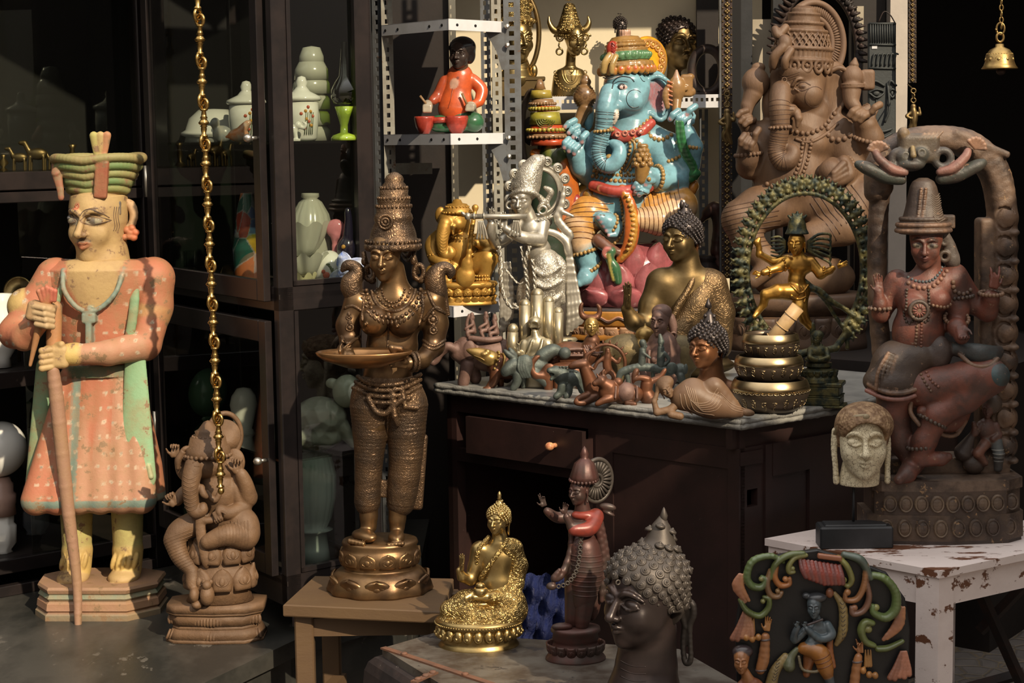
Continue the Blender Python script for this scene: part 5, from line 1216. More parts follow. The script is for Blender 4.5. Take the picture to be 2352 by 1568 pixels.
# lotus, throne drape and plinth
l = MB(); l.col = (.36,.10,.11)
l.lathe([(0,560),(70,560),(112,600),(120,640),(132,700),(0,704)],(0,0,0), n=48, sq=.62, col=(.30,.08,.09)); l.V[-1] += np.array([1452,0,6])
petals(l, (1452,0,6),92,556,634,10, th=18, sq=.62, ridge=False, tilt=8, veins=4); petals(l, (1452,0,6),112,600,684,10, th=18, sq=.62, ridge=False, phase=.5, tilt=6, veins=4, col=(.40,.12,.13)); petals(l, (1452,0,6),120,648,708,9, th=20, sq=.62, ridge=False, tilt=-24, veins=4)
F.part('lotus', l, M_('gloss_paint'), label='dusky pink lotus seat')
d = SD(2.2,(.34,.20,.03),5); d.tube([(1404,430,30),(1350,452,10),(1322,490,0),(1310,520,0)],[30,34,30,20], k=6, n=8, flat=(1,.7)); d.tube([(1352,446,-26),(1366,490,-34),(1396,530,-48)],[15,14,10], k=3, n=10, col=(.30,.16,.03)); d.ell((1318,466,-22),(14,24,12), rot=(0,0,18), k=3, col=(.32,.04,.04)); d.tube([(1540,430,20),(1572,440,6),(1594,430,0)],[22,20,12], n=6, k=5, col=(.55,.24,.03))
d.ell((1590,434,-8),(12,20,12), rot=(0,0,20), k=4, col=(.5,.2,.03)); F.part('throne_cushion', d, M_('gloss_paint'), label='ochre cushion behind the statue')
p = MB(); p.col = (.50,.22,.04); Cn = (1450,0,6)
def L(prof, col, **k): p.lathe(prof, Cn, n=72, sq=.58, col=col, **k)
L([(0,702),(158,702),(166,706),(166,712)],(.05,.04,.04)); L([(166,709),(168,713),(160,741),(150,746),(0,746)],(.52,.23,.04)); L([(0,744),(140,744),(146,752),(158,764),(168,776),(0,777)],(.40,.17,.03))
petals(p, Cn, 153,744,777,28, th=5, sq=.58, col=(.45,.26,.15), tilt=-26, down=True)
A = np.linspace(0,2*math.pi,400);
for dy, c_ in ((0,(.46,.24,.16)),(4,(.06,.03,.02))): p.tube([(1450+165.5*math.cos(a),726+dy+4.5*math.sin(a*22),6+166*.58*math.sin(a)) for a in A],2.2,6, col=c_)
F.part('plinth', p, M_('gloss_paint'), label='ochre plinth with a painted wave band and petals')
# ---------------------------------------------------------------- large carved wooden elephant-headed statue
F = Fig('elephant_god_statue', 'large unpainted wooden elephant-headed statue with a ribbed halo, behind the ring of flames', 'statue', (1850,800),(1850,330), Y=5.05*K)
F.w0.z = BZ; F.e.location = F.w0
dk = (.06,.03,.018); wd = (.175,.10,.055)
s = SD(2.2, wd, 6)
s.ell((1820,400,10),(90,90,76), k=16); s.ell((1846,318,14),(80,70,56), k=20); s.ell((1862,330,-24),(36,30,30), k=12); s.cone((1862,262,14),(1850,290,14),52,62, k=14)
s.push(mt((1832,200,0),1, ry=24)); s.ell((0,-14,4),(66,58,58), k=10); s.ell((28,18,-20),(36,34,36), k=12); s.ell((-26,20,-22),(34,34,36), k=12); s.ell((0,-34,-20),(52,26,40), k=12); s.pop()
TP = [(1786,208,-48),(1781,245,-64),(1782,290,-66),(1778,325,-62),(1774,348,-64),(1784,368,-68),(1802,366,-70),(1812,348,-68),(1802,336,-64)]; TR = [22,22,20,18,17,18,18,14,9]
s.tube(TP, TR, k=6, n=26); trunk_rings(s, TP[:7], TR[:7], dk, 22,1.8,8,54)
s.ell((1808,254,-54),(17,16,22), k=6); s.tube([(1820,258,-62),(1823,272,-72),(1820,290,-72)],[10,9,4], k=2)
s.ell((1836,200,-52),(11,8,11), k=2)
s.tube([(1812,198,-52),(1822,184,-58),(1838,184,-54),(1850,190,-44)],3, k=2, n=12); s.tube([(1816,204,-56),(1830,212,-56),(1846,202,-48)],2.4, k=1, n=10)
s.line([(1812,206),(1820,192),(1834,190),(1850,196)],1.2*.8, dk)
s.ell((1835,201,-60),(4.5,4.5,12), op='p', col=dk); s.line([(1822,206),(1834,210),(1850,204)],1.6, dk); s.line([(1822,198),(1836,190),(1852,198)],1.8, dk)
s.line([(1862+23*math.cos(math.radians(a)),224+23*math.sin(math.radians(a))) for a in range(60,330,15)],1.1, dk)
for dy in (0,5,10): s.line([(1784,172+dy),(1800,176+dy),(1828,168+dy)],1*.8, dk)
s.tor((1794,184,-52),5,1.6, k=1);
# ears
s.ell((1924,210,6),(44,68,13), rot=(0,-28,-6), k=6); s.ell((1916,216,-14),(26,46,9), rot=(0,-28,-6), k=3, op='s'); s.tube([(1898,168,-14),(1926,158,-14),(1946,176,-10),(1940,230,-10),(1920,260,-12)],5, n=20, k=3)
s.ell((1768,240,16),(16,40,16), k=6)
# arms
s.tube([(1925,300,12),(1968,330,8),(2000,352,0)],[44,34,30], k=12); s.tube([(2000,352,-4),(1994,320,-22),(1984,290,-30)],[32,30,26], k=10)
s.tube([(1920,320,10),(1958,388,6)],[44,38], k=12); s.tube([(1958,392,2),(1930,400,-36),(1902,380,-58)],[34,28,20], k=10)
s.tube([(1772,318,10),(1744,352,10),(1722,376,4)],[40,34,30], k=12); s.tube([(1722,380,0),(1716,360,-20),(1714,336,-30)],[30,27,24], k=10)
s.tube([(1760,300,14),(1730,300,18),(1712,278,4)],[26,22,18], k=10)
hand(s, mt((1985,262,-38),36, rx=10, ry=170, rz=-20), curl=(60,65,70,70), thumb=(60,40))
for x, y in ((1942,266),(1954,274),(1966,278),(1992,258)): s.tube([(x+16,y-14,-58),(x+4,y-8,-66),(x-3,y+2,-64)],[9,8,7], k=2)
hand(s, mt((1716,322,-42),30, rz=0, rx=-10), curl=(60,62,65,70), thumb=(50,40))
for x, y in ((1694,322),(1704,330),(1716,334),(1726,310)): s.tube([(x+8,y-14,-62),(x,y-4,-68),(x-1,y+6,-66)],[8,7.5,7], k=2)
for x, y in ((1692,258),(1698,272),(1708,280)): s.tube([(x+22,y-6,-8),(x+8,y-2,-16),(x,y+6,-18)],[8,7,6], k=2)
s.ell((1898,392,-66),(29,28,26), k=4); s.tube([(1926,372,-66),(1936,400,-74),(1912,414,-84),(1890,412,-92)],[16,14,11,8], k=4, n=12)
for i in range(3): s.tube([(1922+i*3,376+i*12,-84),(1898,396+i*8,-96)],[9,7], k=2)
# crossed legs, seen between and through the ring
s.tube([(1850,460,10),(1905,470,-10),(1972,452,-16)],[56,56,46], k=12); s.tube([(1972,460,-20),(1930,520,-46),(1860,540,-50)],[48,42,34], k=12)
s.tube([(1800,466,6),(1740,480,-16),(1700,498,-24)],[54,52,46], k=12); s.tube([(1700,505,-28),(1715,560,-40),(1760,600,-46)],[44,36,28], k=10)
for a_, b_, n_ in (((1690,460,-24),(1712,580,-40),11),((1960,440,-16),(1860,500,-30),9)): rings(s, a_, b_, 56,50, n_, dk, r=2.6)
s.ell((1845,640,0),(120,60,66), k=14); s.tube([(1760,604,-56),(1720,640,-66)],[26,18], k=8)
F.part('body', s, mat('carved_wood', None, .55, col2=(.095,.052,.03), nscale=9, nmix=.7, bump=.7, bscale=45, stretch=(1,1,.4)))
# crown and halo
c = SD(2.0, wd, 3); c.push(mt((1842,150,6),1, rz=3))
c.rev((0,0,0),[(16,-134),(28,-128),(30,-116),(36,-112),(38,-96),(44,-92),(46,-78),(54,-74),(62,-38),(66,-34),(68,-14),(64,2)], sq=.92, k=1)
for y, r, rr in ((-115,34,4),(-94,43,4.5),(-76,52,5),(-36,66,5),(-10,68,5)): c.tube([(r*math.cos(a), y, r*.92*math.sin(a)) for a in np.linspace(0,2*math.pi,36)], rr, k=1)
for i, a in enumerate(np.radians(np.arange(176,376,9))): c.box((64*math.cos(a),-24,59*math.sin(a)),(2.6,9,4), rd=1, rot=(0,90-math.degrees(a),0), k=1)
for a in np.radians(np.arange(176,376,24)): c.tor((68*math.cos(a),4,63*math.sin(a)),10,4, rot=(0,90-math.degrees(a),0), k=1, sy=1.3); c.ell((68*math.cos(a),4,63*math.sin(a)),(5,6,5), k=1)
for sg in (-1,1):
    for i in range(14):
        a = math.radians(185+i*14); c.cone((58*math.cos(a),-70,53*math.sin(a)),(66*math.cos(a+sg*.35),-40,61*math.sin(a+sg*.35)),2,2, k=.5)
c.pop()
c.tube([(1800,66,-30),(1782,84,-38),(1776,70,-34)],9, n=10, k=3); c.ell((1796,104,-50),(16,22,14), k=3); c.tube([(1790,112,-56),(1772,132,-54),(1770,152,-44)],10, n=10, k=3); c.tube([(1808,118,-60),(1794,140,-66),(1794,156,-60)],8, n=10, k=3)
F.part('crown', c, mat('carved_wood'), label='tiered carved crown')
hl = MB(); hl.push(mt((1878,96,44),1, ry=-20, rz=-6));
def arc(R, a0, a1, n=40): return [(R*math.cos(math.radians(a)), R*1.25*math.sin(math.radians(a)),0) for a in np.linspace(a0,a1,n)]
hl.tube(arc(72,-120,75),9,8, flat=(1,1.6)); hl.tube(arc(46,-120,75),7,8); hl.lathe([(0,-4),(66,-4),(66,6),(0,6)], n=40, axis=(0,0,1), c=(0,6,6))
for a in np.linspace(-118,74,40):
    r_ = math.radians(a); hl.tube([(50*math.cos(r_),62*math.sin(r_),-4),(68*math.cos(r_),85*math.sin(r_),-4)],3,5)
hl.pop(); F.part('halo', hl, M_('wood_light'), label='ribbed crescent halo')
j = MB()
for pts, r, bd in (([(1812,300),(1850,306),(1886,290),(1914,262)],6,1),([(1820,318),(1850,326),(1890,308),(1920,284)],4,0),([(1838,320),(1832,350),(1820,390),(1800,420)],5,1),([(1856,322),(1850,352),(1836,392),(1816,424)],5,1),([(1846,316),(1840,352),(1828,392),(1808,424)],3.5,0),([(1896,296),(1898,316),(1924,322),(1946,312)],7,1),([(1756,420),(1790,434),(1850,440),(1900,436)],6,1)):
    if bd: necklaces(s, j, pts, r)
    else: cord(s, j, pts, r)
beadring(j, (1990,322,-22),(-.2,1,.2),34,24,6); beadring(j, (1936,392,-30),(1,.2,.5),30,22,6); beadring(j, (1782,292,-66),(.05,1,0),23,16,4.5); beadring(j, (1716,352,-22),(.1,1,0),30,20,5)
F.part('jewellery', j, M_('wood_light'))
g = SD(2.2, wd, 3); g.ell((1738,188,12),(32,34,28), k=3); g.ell((1744,154,12),(16,12,12), k=3); g.tube([(1730,216,10),(1718,240,6),(1714,270,2)],[22,15,12], k=4)
F.part('mace', g, M_('wood_light'))
g = SD(2.2, wd, 3); g.ell((1956,178,-8),(24,26,20), k=3); g.cone((1960,150,-8),(1962,138,-8),11,4, k=2); g.tube([(1954,204,-10),(1952,236,-20),(1962,250,-30)],[22,16,11], k=4, n=10); g.box((1992,186,0),(16,24,12), rd=8, k=3)
for y in (196,202): g.push(mt((1956,y,-8),1)); g.tor((0,0,0),25,2.6, rot=(90,0,0), k=1); g.pop()
F.part('axe', g, M_('wood_light'))
p = MB(); p.lathe([(0,676),(160,676),(168,684),(168,706),(150,712),(140,724),(0,726)],(1835,0,10), n=56, sq=.55); p.lathe([(0,724),(136,724),(150,744),(160,790),(160,812),(0,813)],(1835,0,10), n=56, sq=.55); petals(p, (1835,0,10),148,728,792,22, th=9, sq=.55, tilt=-12, down=True)
F.part('plinth', p, M_('wood_old'), label='dark wooden lotus plinth')
# ---------------------------------------------------------------- brass Buddha with a raised hand
def earset(b, x, y, z, H, sx=1, ry=0):
    """modelled ear with a long pierced lobe"""
    b.push(mt((x,y,z), H, ry=ry)); b.tube([(0,.20,.02),(.02,-.05,.10),(.02,-.22,.04),(.02,-.20,-.10),(.02,-.02,-.13),(.02,.14,-.06),(.02,.26,-.05)],[.06,.075,.07,.06,.055,.055,.05], n=18, k=.02*H); b.ell((0,0,0),(.035,.23,.13), k=.03*H); b.ell((0,.36,0),(.03,.2,.08), k=.03*H)
    b.tube([(0,.18,.04),(0,.50,.07),(0,.80,.04),(.01,.86,-.02),(.01,.78,-.08),(.01,.48,-.07),(.01,.2,-.06)],[.05,.045,.05,.05,.045,.04,.04], n=20, k=.02*H); b.pop()
F = Fig('buddha_statue', 'seated brass Buddha with one hand raised, in front of the pink lotus', 'statue', (1565,862),(1560,610), z=DZ)
s = SD(2.0, k=7)
head(s, (1562,548,-8),50, yaw=40, pitch=0, w=1.12, ears=None)
s.cone((1576,585,6),(1580,630,8),29,36, k=10)
s.ell((1572,690,10),(70,66,44), k=24); s.ell((1575,780,10),(62,70,44), k=24); s.ell((1530,648,10),(40,34,34), k=20); s.ell((1622,652,12),(38,34,34), k=20)
s.tube([(1518,650,8),(1496,700,0),(1484,742,-16)],[34,28,25], k=12); s.tube([(1484,746,-18),(1452,732,-36),(1436,702,-46)],[24,20,13], k=8)
hand(s, mt((1437,682,-50),34, ry=60, rz=4), curl=(3,4,6,8), thumb=(28,12), right=False, k=2)
s.tube([(1636,656,12),(1654,720,14),(1650,800,4)],[34,30,26], k=12); s.tube([(1650,800,0),(1610,840,-40),(1580,846,-50)],[24,20,14], k=8)
s.ell((1568,838,-4),(120,26,70), k=16)
F.part('body', s, M_('dark_brass'))
h = SD(2.0, k=5); buddha_hair(h, (1564,546,-6),51, yaw=40, top=.66, w=1.1); cu = curls(h, (1566,540,0),330,4.2, ymax=.62, flt=lambda p, d: True); cu.lathe([(0,-8),(4,-2),(6,4),(5,12),(0,12)],(1566,464,0),12)
F.part('hair', cu, M_('dark_metal'), label='dark curled hair rising to a point'); F.part('hair_cap', h, M_('dark_metal'))
e = SD(1.6, k=2); earset(e, 1598,566,0,50, ry=-20); F.part('ear', e, M_('copper'))
r = SD(2.0, k=6); r.tube([(1622,652,12),(1600,700,-10),(1560,760,-20),(1540,830,-30)],[37,36,34,30], k=14); r.tube([(1636,656,10),(1656,720,12),(1652,796,4)],[37,33,30], k=10); r.tube([(1592,630,-18),(1578,660,-34),(1552,700,-44),(1530,760,-46)],[6,7,7,7], k=4, n=14); r.ell((1600,770,12),(44,80,44), k=16)
F.part('robe', r, M_('dark_brass_relief'), label='embossed robe over one shoulder')
# ---------------------------------------------------------------- copper Buddha bust
F = Fig('buddha_statue', 'copper Buddha bust with dark spiky curls behind the reclining figurine', 'statue', (1630,925),(1620,800), z=DZ)
s = SD(1.8, k=6)
head(s, (1620,797,-8),46, yaw=47, w=1.15, ears=None)
s.cone((1634,835,4),(1636,870,6),26,30, k=8); s.ell((1632,902,6),(64,36,36), k=14); s.ell((1580,912,4),(26,26,26), k=12); s.ell((1682,908,6),(28,30,28), k=12); s.box((1632,920,6),(70,10,34), rd=6, k=6)
F.part('body', s, M_('copper'))
h = SD(1.8, k=5); buddha_hair(h, (1622,795,-4),47, yaw=47, top=.82, tw=.46, w=1.15, back=.2); cu = curls(h, (1628,792,0),260,4.8, ymax=.62, hgt=1.0); cu.lathe([(0,-10),(3,-4),(7,4),(8,12),(0,14)],(1627,694,2),12)
F.part('hair', cu, M_('dark_metal'), label='dark spiky curls with a pointed knob'); F.part('hair_cap', h, M_('dark_metal'))
e = SD(1.4, k=2); earset(e, 1656,812,0,46, ry=-20); F.part('ear', e, M_('copper'))
# ---------------------------------------------------------------- reclining figurine
F = Fig('reclining_figurine', 'small brown reclining Buddha figurine resting its head on one hand at the desk edge', 'figurine', (1610,962),(1610,915), z=DZ)
s = SD(1.5, k=4); head(s, (1529,893,-4),21, yaw=-8, roll=-32, w=.9, ears='mid')
s.ell((1527,880,3),(22,17,18), rot=(0,0,-30), k=4);
s.cone((1546,908,4),(1560,914,6),11,14, k=5); s.tube([(1572,912,4),(1540,938,-8),(1508,944,-10)],[13,9,8], k=4); s.tube([(1508,944,-10),(1502,920,-6),(1510,898,-2)],[8,6,5], k=3); s.ell((1512,892,0),(7,8,8), k=3)
s.ell((1714,948,0),(20,9,9), rot=(0,0,10), k=3); s.tube([(1540,948,-16),(1560,952,-20)],9, k=3)
F.part('body', s, M_('wood_brown'))
r = SD(1.5,(.15,.085,.045),5); r.tube([(1566,914,4),(1592,908,2),(1618,922,0),(1642,930,0),(1700,950,0)],[26,34,30,30,10], k=10, n=14); r.tube([(1622,900,-4),(1640,886,-4),(1660,908,0),(1694,940,0)],[14,18,18,10], k=8, n=10); r.ell((1592,890,4),(26,22,18), k=8)
for i in range(5): r.line([(1572+i*5,882+i*2),(1586+i*5,916+i*5),(1622+i*4,918+i*5),(1646+i*2,888+i*9)],1.3,(.30,.20,.13))
for i in range(3): r.line([(1560+i*9,900),(1566+i*14,930+i*4),(1590+i*24,950)],1.3,(.30,.20,.13))
for i in range(3): r.line([(1652+i*4,900+i*8),(1680,926+i*6),(1712,940+i*4)],1.3,(.30,.20,.13))
F.part('robe', r, mat('carved_brown', None, .5, col2=(.13,.07,.04), nscale=14, nmix=.5, bump=.2, bscale=70));
for o in F.e.children: pass
# ---------------------------------------------------------------- golden Buddha on the trunk
F = Fig('buddha_statue', 'bright golden seated Buddha holding a bowl, on the old trunk', 'statue', (1100,1476),(1120,1310), z=KZ)
s = SD(1.6, k=5); head(s, (1143,1194,-6),31, yaw=26, w=1.08, ears=None); s.cone((1146,1218,2),(1148,1244,2),15,20, k=6)
s.ell((1142,1285,4),(44,44,28), k=14); s.ell((1140,1340,4),(44,44,32), k=14); s.ell((1104,1262,4),(20,20,20), k=10)
s.tube([(1098,1264,4),(1090,1300,0),(1082,1326,-8)],[18,15,14], k=7); s.tube([(1080,1328,-10),(1062,1318,-22),(1056,1302,-28)],[13,11,8], k=5); hand(s, mt((1061,1290,-30),22, ry=55, rz=6), curl=(3,5,7,9), thumb=(30,12), right=False, k=1.5)
s.tube([(1150,1360,-24),(1118,1358,-46),(1090,1356,-56)],[13,10,7], k=4); s.tube([(1092,1350,-50),(1074,1358,-60)],8, k=3, flat=(1,.5))
s.ell((1102,1378,-30),(26,9,14), k=4)
F.part('body', s, M_('brass'))
h = SD(1.6, k=4); buddha_hair(h, (1144,1193,-5),31, w=1.08, yaw=26, top=.62, tw=.42); cu = curls(h, (1145,1190,0),240,3.3, ymax=.55); cu.lathe([(0,-9),(3,-6),(5,0),(4,5),(6,9),(0,10)],(1147,1137,0),12)
F.part('hair', cu, M_('brass')); F.part('hair_cap', h, M_('brass'))
e = SD(1.2, k=1); earset(e, 1168,1202,0,30, ry=-30); F.part('ear', e, M_('brass'))
r = SD(1.6, k=5); r.tube([(1180,1262,6),(1192,1300,4),(1186,1340,-2)],[21,20,18], k=8); r.tube([(1186,1342,-4),(1160,1362,-26),(1130,1362,-40)],[17,14,12], k=6); r.ell((1165,1262,6),(32,26,26), k=10); r.ell((1140,1340,8),(48,46,34), k=12)
r.tube([(1164,1238,-10),(1140,1270,-28),(1118,1300,-28),(1104,1322,-24)],5, n=12, k=3); r.tube([(1122,1232,-4),(1100,1258,-14),(1094,1290,-12)],5, n=10, k=3)
r.tube([(1120,1376,-6),(1070,1380,-20),(1034,1392,-22)],[32,30,22], k=10); r.tube([(1034,1396,-22),(1080,1400,-44),(1120,1402,-46)],[22,20,14], k=8); r.tube([(1150,1376,-4),(1176,1386,-16),(1186,1396,-24)],[34,34,26], k=10); r.tube([(1184,1400,-26),(1150,1404,-50),(1108,1400,-54)],[24,20,14], k=8); r.ell((1104,1412,-20),(96,10,62), k=6)
F.part('robe', r, M_('brass_relief'), label='richly embossed golden robe')
b = MB(); b.lathe([(0,1334),(14,1336),(17,1342),(14,1352),(9,1356),(0,1356)],(1104,0,-50),20); b.lathe([(0,1324),(8,1326),(12,1334),(0,1335)],(1104,0,-50),16); F.part('bowl', b, M_('brass'))
p = MB(); p.lathe([(0,1412),(96,1412),(101,1418),(101,1426),(92,1430),(94,1444),(90,1456),(84,1462),(88,1468),(93,1474),(93,1480),(0,1480)],(1100,0,-10),64, sq=.8)
for a in np.linspace(0,2*math.pi,90,endpoint=False): p.ell((1100+101*math.cos(a),1422,-10+81*math.sin(a)),2.4, nu=6, nv=4)
for a in np.linspace(0,2*math.pi,24,endpoint=False):
    q = (1100+92*math.cos(a),1442,-10+74*math.sin(a)); p.ell(q, (12,15,9), rot=(0,90-math.degrees(a),0)); p.torus((1100+98*math.cos(a),1444,-10+79*math.sin(a)),8,2, rot=(0,90-math.degrees(a),0), n=14, m_=5); p.ell((1100+100*math.cos(a),1446,-10+80*math.sin(a)),4.5)
F.part('pedestal', p, M_('brass'), label='golden lotus pedestal ringed with bosses')
# ---------------------------------------------------------------- big blackened head
F = Fig('buddha_bust', 'large blackened Buddha head with coiled curls and a long pierced ear, lower foreground', 'statue', (1480,1600),(1480,1390), z=KZ)
s = SD(2.6, k=9); head(s, (1474,1374,-10),106, yaw=50, pitch=2, roll=4, w=1.08, ears=None)
s.cone((1490,1450,20),(1486,1540,24),66,70, k=16); s.cone((1486,1540,24),(1480,1600,20),72,92, k=10)
for y in (1512,1528,1544): s.line([(1424,y),(1450,y+5),(1480,y+4)],1.4,(.10,.09,.085))
F.part('body', s, M_('blackened'))
h = SD(2.6, k=8); buddha_hair(h, (1474,1370,-8),108, yaw=50, roll=4, top=.74, tw=.44, back=.42, w=1.06); cu = curls(h, (1490,1350,10),190,10.5, ymax=.45, spiral=True); cu.lathe([(0,-24),(3,-20),(9,-4),(7,6),(4,10),(5,22),(0,24)],(1526,1192,18),14)
F.part('hair', cu, M_('grey_patina'), label='grey coiled curls with a pointed finial'); F.part('hair_cap', h, M_('grey_patina'))
g = MB(); g.torus((1414,1312,-94),5,1.8, rot=(0,-25,0), n=16); F.part('forehead_mark', g, M_('grey_patina'))
e = SD(2.0, k=3); earset(e, 1580,1420,30,130, ry=-58); F.part('ear', e, M_('grey_patina'), label='long grey ear with a slit lobe')
# ---------------------------------------------------------------- white crackled head on a rod
TF = Fig('buddha_bust', 'cream crackled Buddha head mounted on a rod over a black block, on the white table', 'statue', (1965,1254),(1980,1090), z=TZ)
s = SD(2.2, k=6); head(s, (1981,1010,-6),84, yaw=6, w=.92, ears=None, jaw=1.12); s.cone((1980,1080,16),(1976,1112,18),44,46, k=8); s.box((1976,1152,18),(90,38,90), rd=1, op='s', k=2)
TF.part('face', s, M_('crackle'), label='cream crackled face')
h = SD(2.2,(.16,.085,.04),4); h.ell((1985,974,0),(66,51,80), k=6); h.ell((1984,1000,24),(64,60,50), k=10); h.ell((1980,1026,-70),(58,66,50), op='s', k=4); h.box((1981,1090,-10),(90,60,60), rd=4, op='s', k=6)
TF.part('hair', h, mat('hair_stipple', None, .7, bump=1, bscale=130, bkind='voronoi', bdist=.003, col2=(.40,.26,.14), nscale=60, nmix=.7), label='brown stippled hair')
b = MB()
for dy, r in ((0,5),(10,4)):
    P = [(1920+dy*.6,1000,18),(1928+dy*.5,966+dy,-22),(1952,950+dy*1.1,-50),(1978,946+dy*1.2,-60),(2008,950+dy*1.1,-50),(2036-dy*.5,968+dy,-20),(2042-dy*.5,1004,20)]; b.tube(spline(P, 30), r, 8)
b.ell((1977,948,-66),(8,8,5)); TF.part('hair_band', b, M_('grey_patina') if False else mat('cream_band', (.34,.27,.16),.6, col2=(.16,.11,.06), nscale=30, nmix=.6))
e = SD(1.8, k=2)
for sx in (-1,1): x = 1981+sx*58; e.tube([(x,992,20),(x+sx*4,1030,18),(x+sx*2,1072,12),(x+sx*1,1106,8)],[9,7,6,7], k=2, n=12); e.ell((x,1008,22),(6,24,14), k=3)
TF.part('ear', e, M_('crackle'), label='long hanging earlobe', split=1981)
b = MB(); b.tube([(1964,1108,16),(1963,1205,16)],3.2,8); TF.part('rod', b, M_('block_black'))
b = MB(); b.box((1963,1230,6),(84,26,34), bev=4); b.box((1963,1206,6),(72,6,26), bev=3); TF.part('block', b, M_('block_black'), smooth=False, label='black wooden block')
# ---------------------------------------------------------------- heads on the wall shelf
SZ2 = 1.672
F = Fig('buddha_bust', 'large dark bronze Buddha head with black curls at the right end of the wall shelf', 'statue', (1552,222),(1552,100), z=SZ2)
F.Y0 = None
s = SD(2.0, k=6); head(s, (1556,101,-6),60, yaw=-24, w=.92, ears='mid'); s.cone((1546,150,6),(1546,198,8),30,34, k=8); s.cone((1546,196,8),(1546,222,8),34,44, k=4); F.part('body', s, M_('dark_brass'))
h = SD(2.0, k=5); buddha_hair(h, (1552,100,-4),60, yaw=-24, top=.62, tw=.42); cu = curls(h, (1548,92,4),330,4.6, ymax=.62); cu.ell((1540,8,6),(6,7,6)); F.part('hair', cu, M_('blackened'), label='black tight curls'); F.part('hair_cap', h, M_('blackened'))
F = Fig('buddha_bust', 'small dark Buddha head behind the crown of the blue statue', 'statue', (1424,222),(1424,60), z=SZ2)
s = SD(1.2, k=2); head(s, (1426,60,0),19, yaw=-14, ears='mid'); s.cone((1424,76,2),(1424,92,2),9,10, k=3); F.part('body', s, M_('dark_metal'))
h = SD(1.2, k=2); buddha_hair(h, (1425,59,0),19, yaw=-14, top=.7); cu = curls(h, (1425,56,0),120,2.4, ymax=.5); F.part('hair', cu, M_('dark_metal'))
b = MB(); b.tube([(1424,90,2),(1424,216,2)],4,8); b.lathe([(0,214),(16,214),(18,222),(0,222)],(1424,0,2),20); F.part('stand', b, M_('dark_metal'))
# golden crowned face in a ring
F = Fig('crowned_bust', 'golden crowned head with long pierced ears inside a tall brass ring, on the wall shelf', 'statue', (1190,222),(1190,110), z=SZ2)
s = SD(1.8, k=5); head(s, (1188,92,-8),52, yaw=-24, w=.92, ears=None, eyes='open'); s.cone((1184,130,4),(1184,165,6),27,33, k=8); s.cone((1184,160,6),(1184,178,6),34,46, k=5)
for y in (140,148,156): s.line([(1160,y),(1184,y+4),(1212,y)],1.5,(.3,.2,.1))
F.part('body', s, M_('brass'))
e = SD(1.5, k=2); earset(e, 1150,98,0,48, ry=30); e.ell((1152,166,-4),(12,18,10), k=2); e.ell((1226,164,-4),(9,16,9), k=2); F.part('ear', e, M_('brass'))
c = MB(); c.lathe([(0,-14),(24,-12),(30,-4),(32,20),(34,38),(42,44),(42,52),(38,58),(38,64),(0,64)],(1186,0,0),36, ripple=(12,.03)); beadring(c, (1186,50,0),(0,1,0),42,22,4.5); beadring(c, (1186,-2,0),(0,1,0),30,16,4)
for q in ((1192,10,-32),(1192,28,-34)): c.torus(q, 7,2.5, n=14); c.ell(q, (4,4,4))
c.torus((1156,20,0),8,4, n=14); c.torus((1214,18,0),8,4, n=14); F.part('crown', c, M_('brass_relief'))
b = MB(); b.torus((1186,78,14),52,6, n=56, sy=1.95, flat=(1,1.8)); F.part('ring', b, M_('dark_brass'), label='tall flat brass ring')
b = MB(); b.box((1188,204,8),(58,20,40), bev=3); b.box((1190,182,8),(62,5,42), bev=2); F.part('pedestal', b, M_('dark_brass'), smooth=False)
# horned lady
F = Fig('horned_bust', 'brass bust of a horned woman with a tall conical cap, on the wall shelf', 'statue', (1310,222),(1310,110), z=SZ2)
s = SD(1.5, k=4); head(s, (1319,92,-6),38, yaw=-16, w=.84, eyes='open', ears=None, jaw=.9); s.cone((1312,118,2),(1310,156,4),11,12, k=5); s.rev((1309,0,4),[(12,152),(30,160),(38,172),(41,195),(44,222)], sq=.62, k=5)
F.part('body', s, M_('brass'))
c = MB(); c.lathe([(0,6),(8,8),(12,12),(18,34),(25,56),(30,64),(30,72),(26,76),(0,76)],(1308,0,2),40, ripple=(20,.05)); c.V[-1][:,0] += 0; beadring(c, (1310,66,2),(0,1,.1),29,18,4.4); beadring(c, (1311,77,0),(0,1,.2),29,28,2.6); beadring(c, (1312,82,0),(0,1,.2),29,28,2.2); c.lathe([(0,2),(9,0),(7,-10),(0,-14)],(1306,0,2),12); F.part('cap', c, M_('brass_relief'), label='studded conical cap')
hn = SD(1.5, k=3); hn.tube([(1290,74,0),(1272,68,0),(1262,52,0),(1261,36,0)],[9,8,5,1.5], n=14, k=2); hn.tube([(1332,72,0),(1346,66,0),(1353,52,0),(1350,37,0)],[9,8,5,1.5], n=14, k=2); F.part('horn', hn, M_('brass'), split=1308)
e = MB()
for x, sx in ((1286,-1),(1344,1)):
    e.torus((x,86,0),8,2, n=18); e.torus((x,86,0),4,1.5, n=14); e.tube([(x,94,0),(x+sx*3,104,0),(x+sx*-1,112,0)],1.8,6); e.torus((x+(-1 if sx<0 else -2),118,-2),7,2.3, n=18); e.ell((x-sx*-6,80,0),(9,4,2), rot=(0,0,sx*20))
F.part('earring', e, M_('brass'), split=1315)
n_ = MB()
for w, d, r in ((14,30,1.6),(20,34,1.6)): cord(s, n_, [(1310+w*math.cos(a),160+d*math.sin(a)) for a in np.radians(np.linspace(180,0,12))], r)
for a in np.radians(np.linspace(186,-6,17)): n_.torus(s.front([(1310+34*math.cos(a),170+38*math.sin(a))])[0],4,1.2, n=10, m_=4)
n_.torus((1312,162,-24),5,1.3, n=12, m_=4); cord(s, n_, [(1312,168),(1313,186)],2); F.part('necklace', n_, M_('brass'))
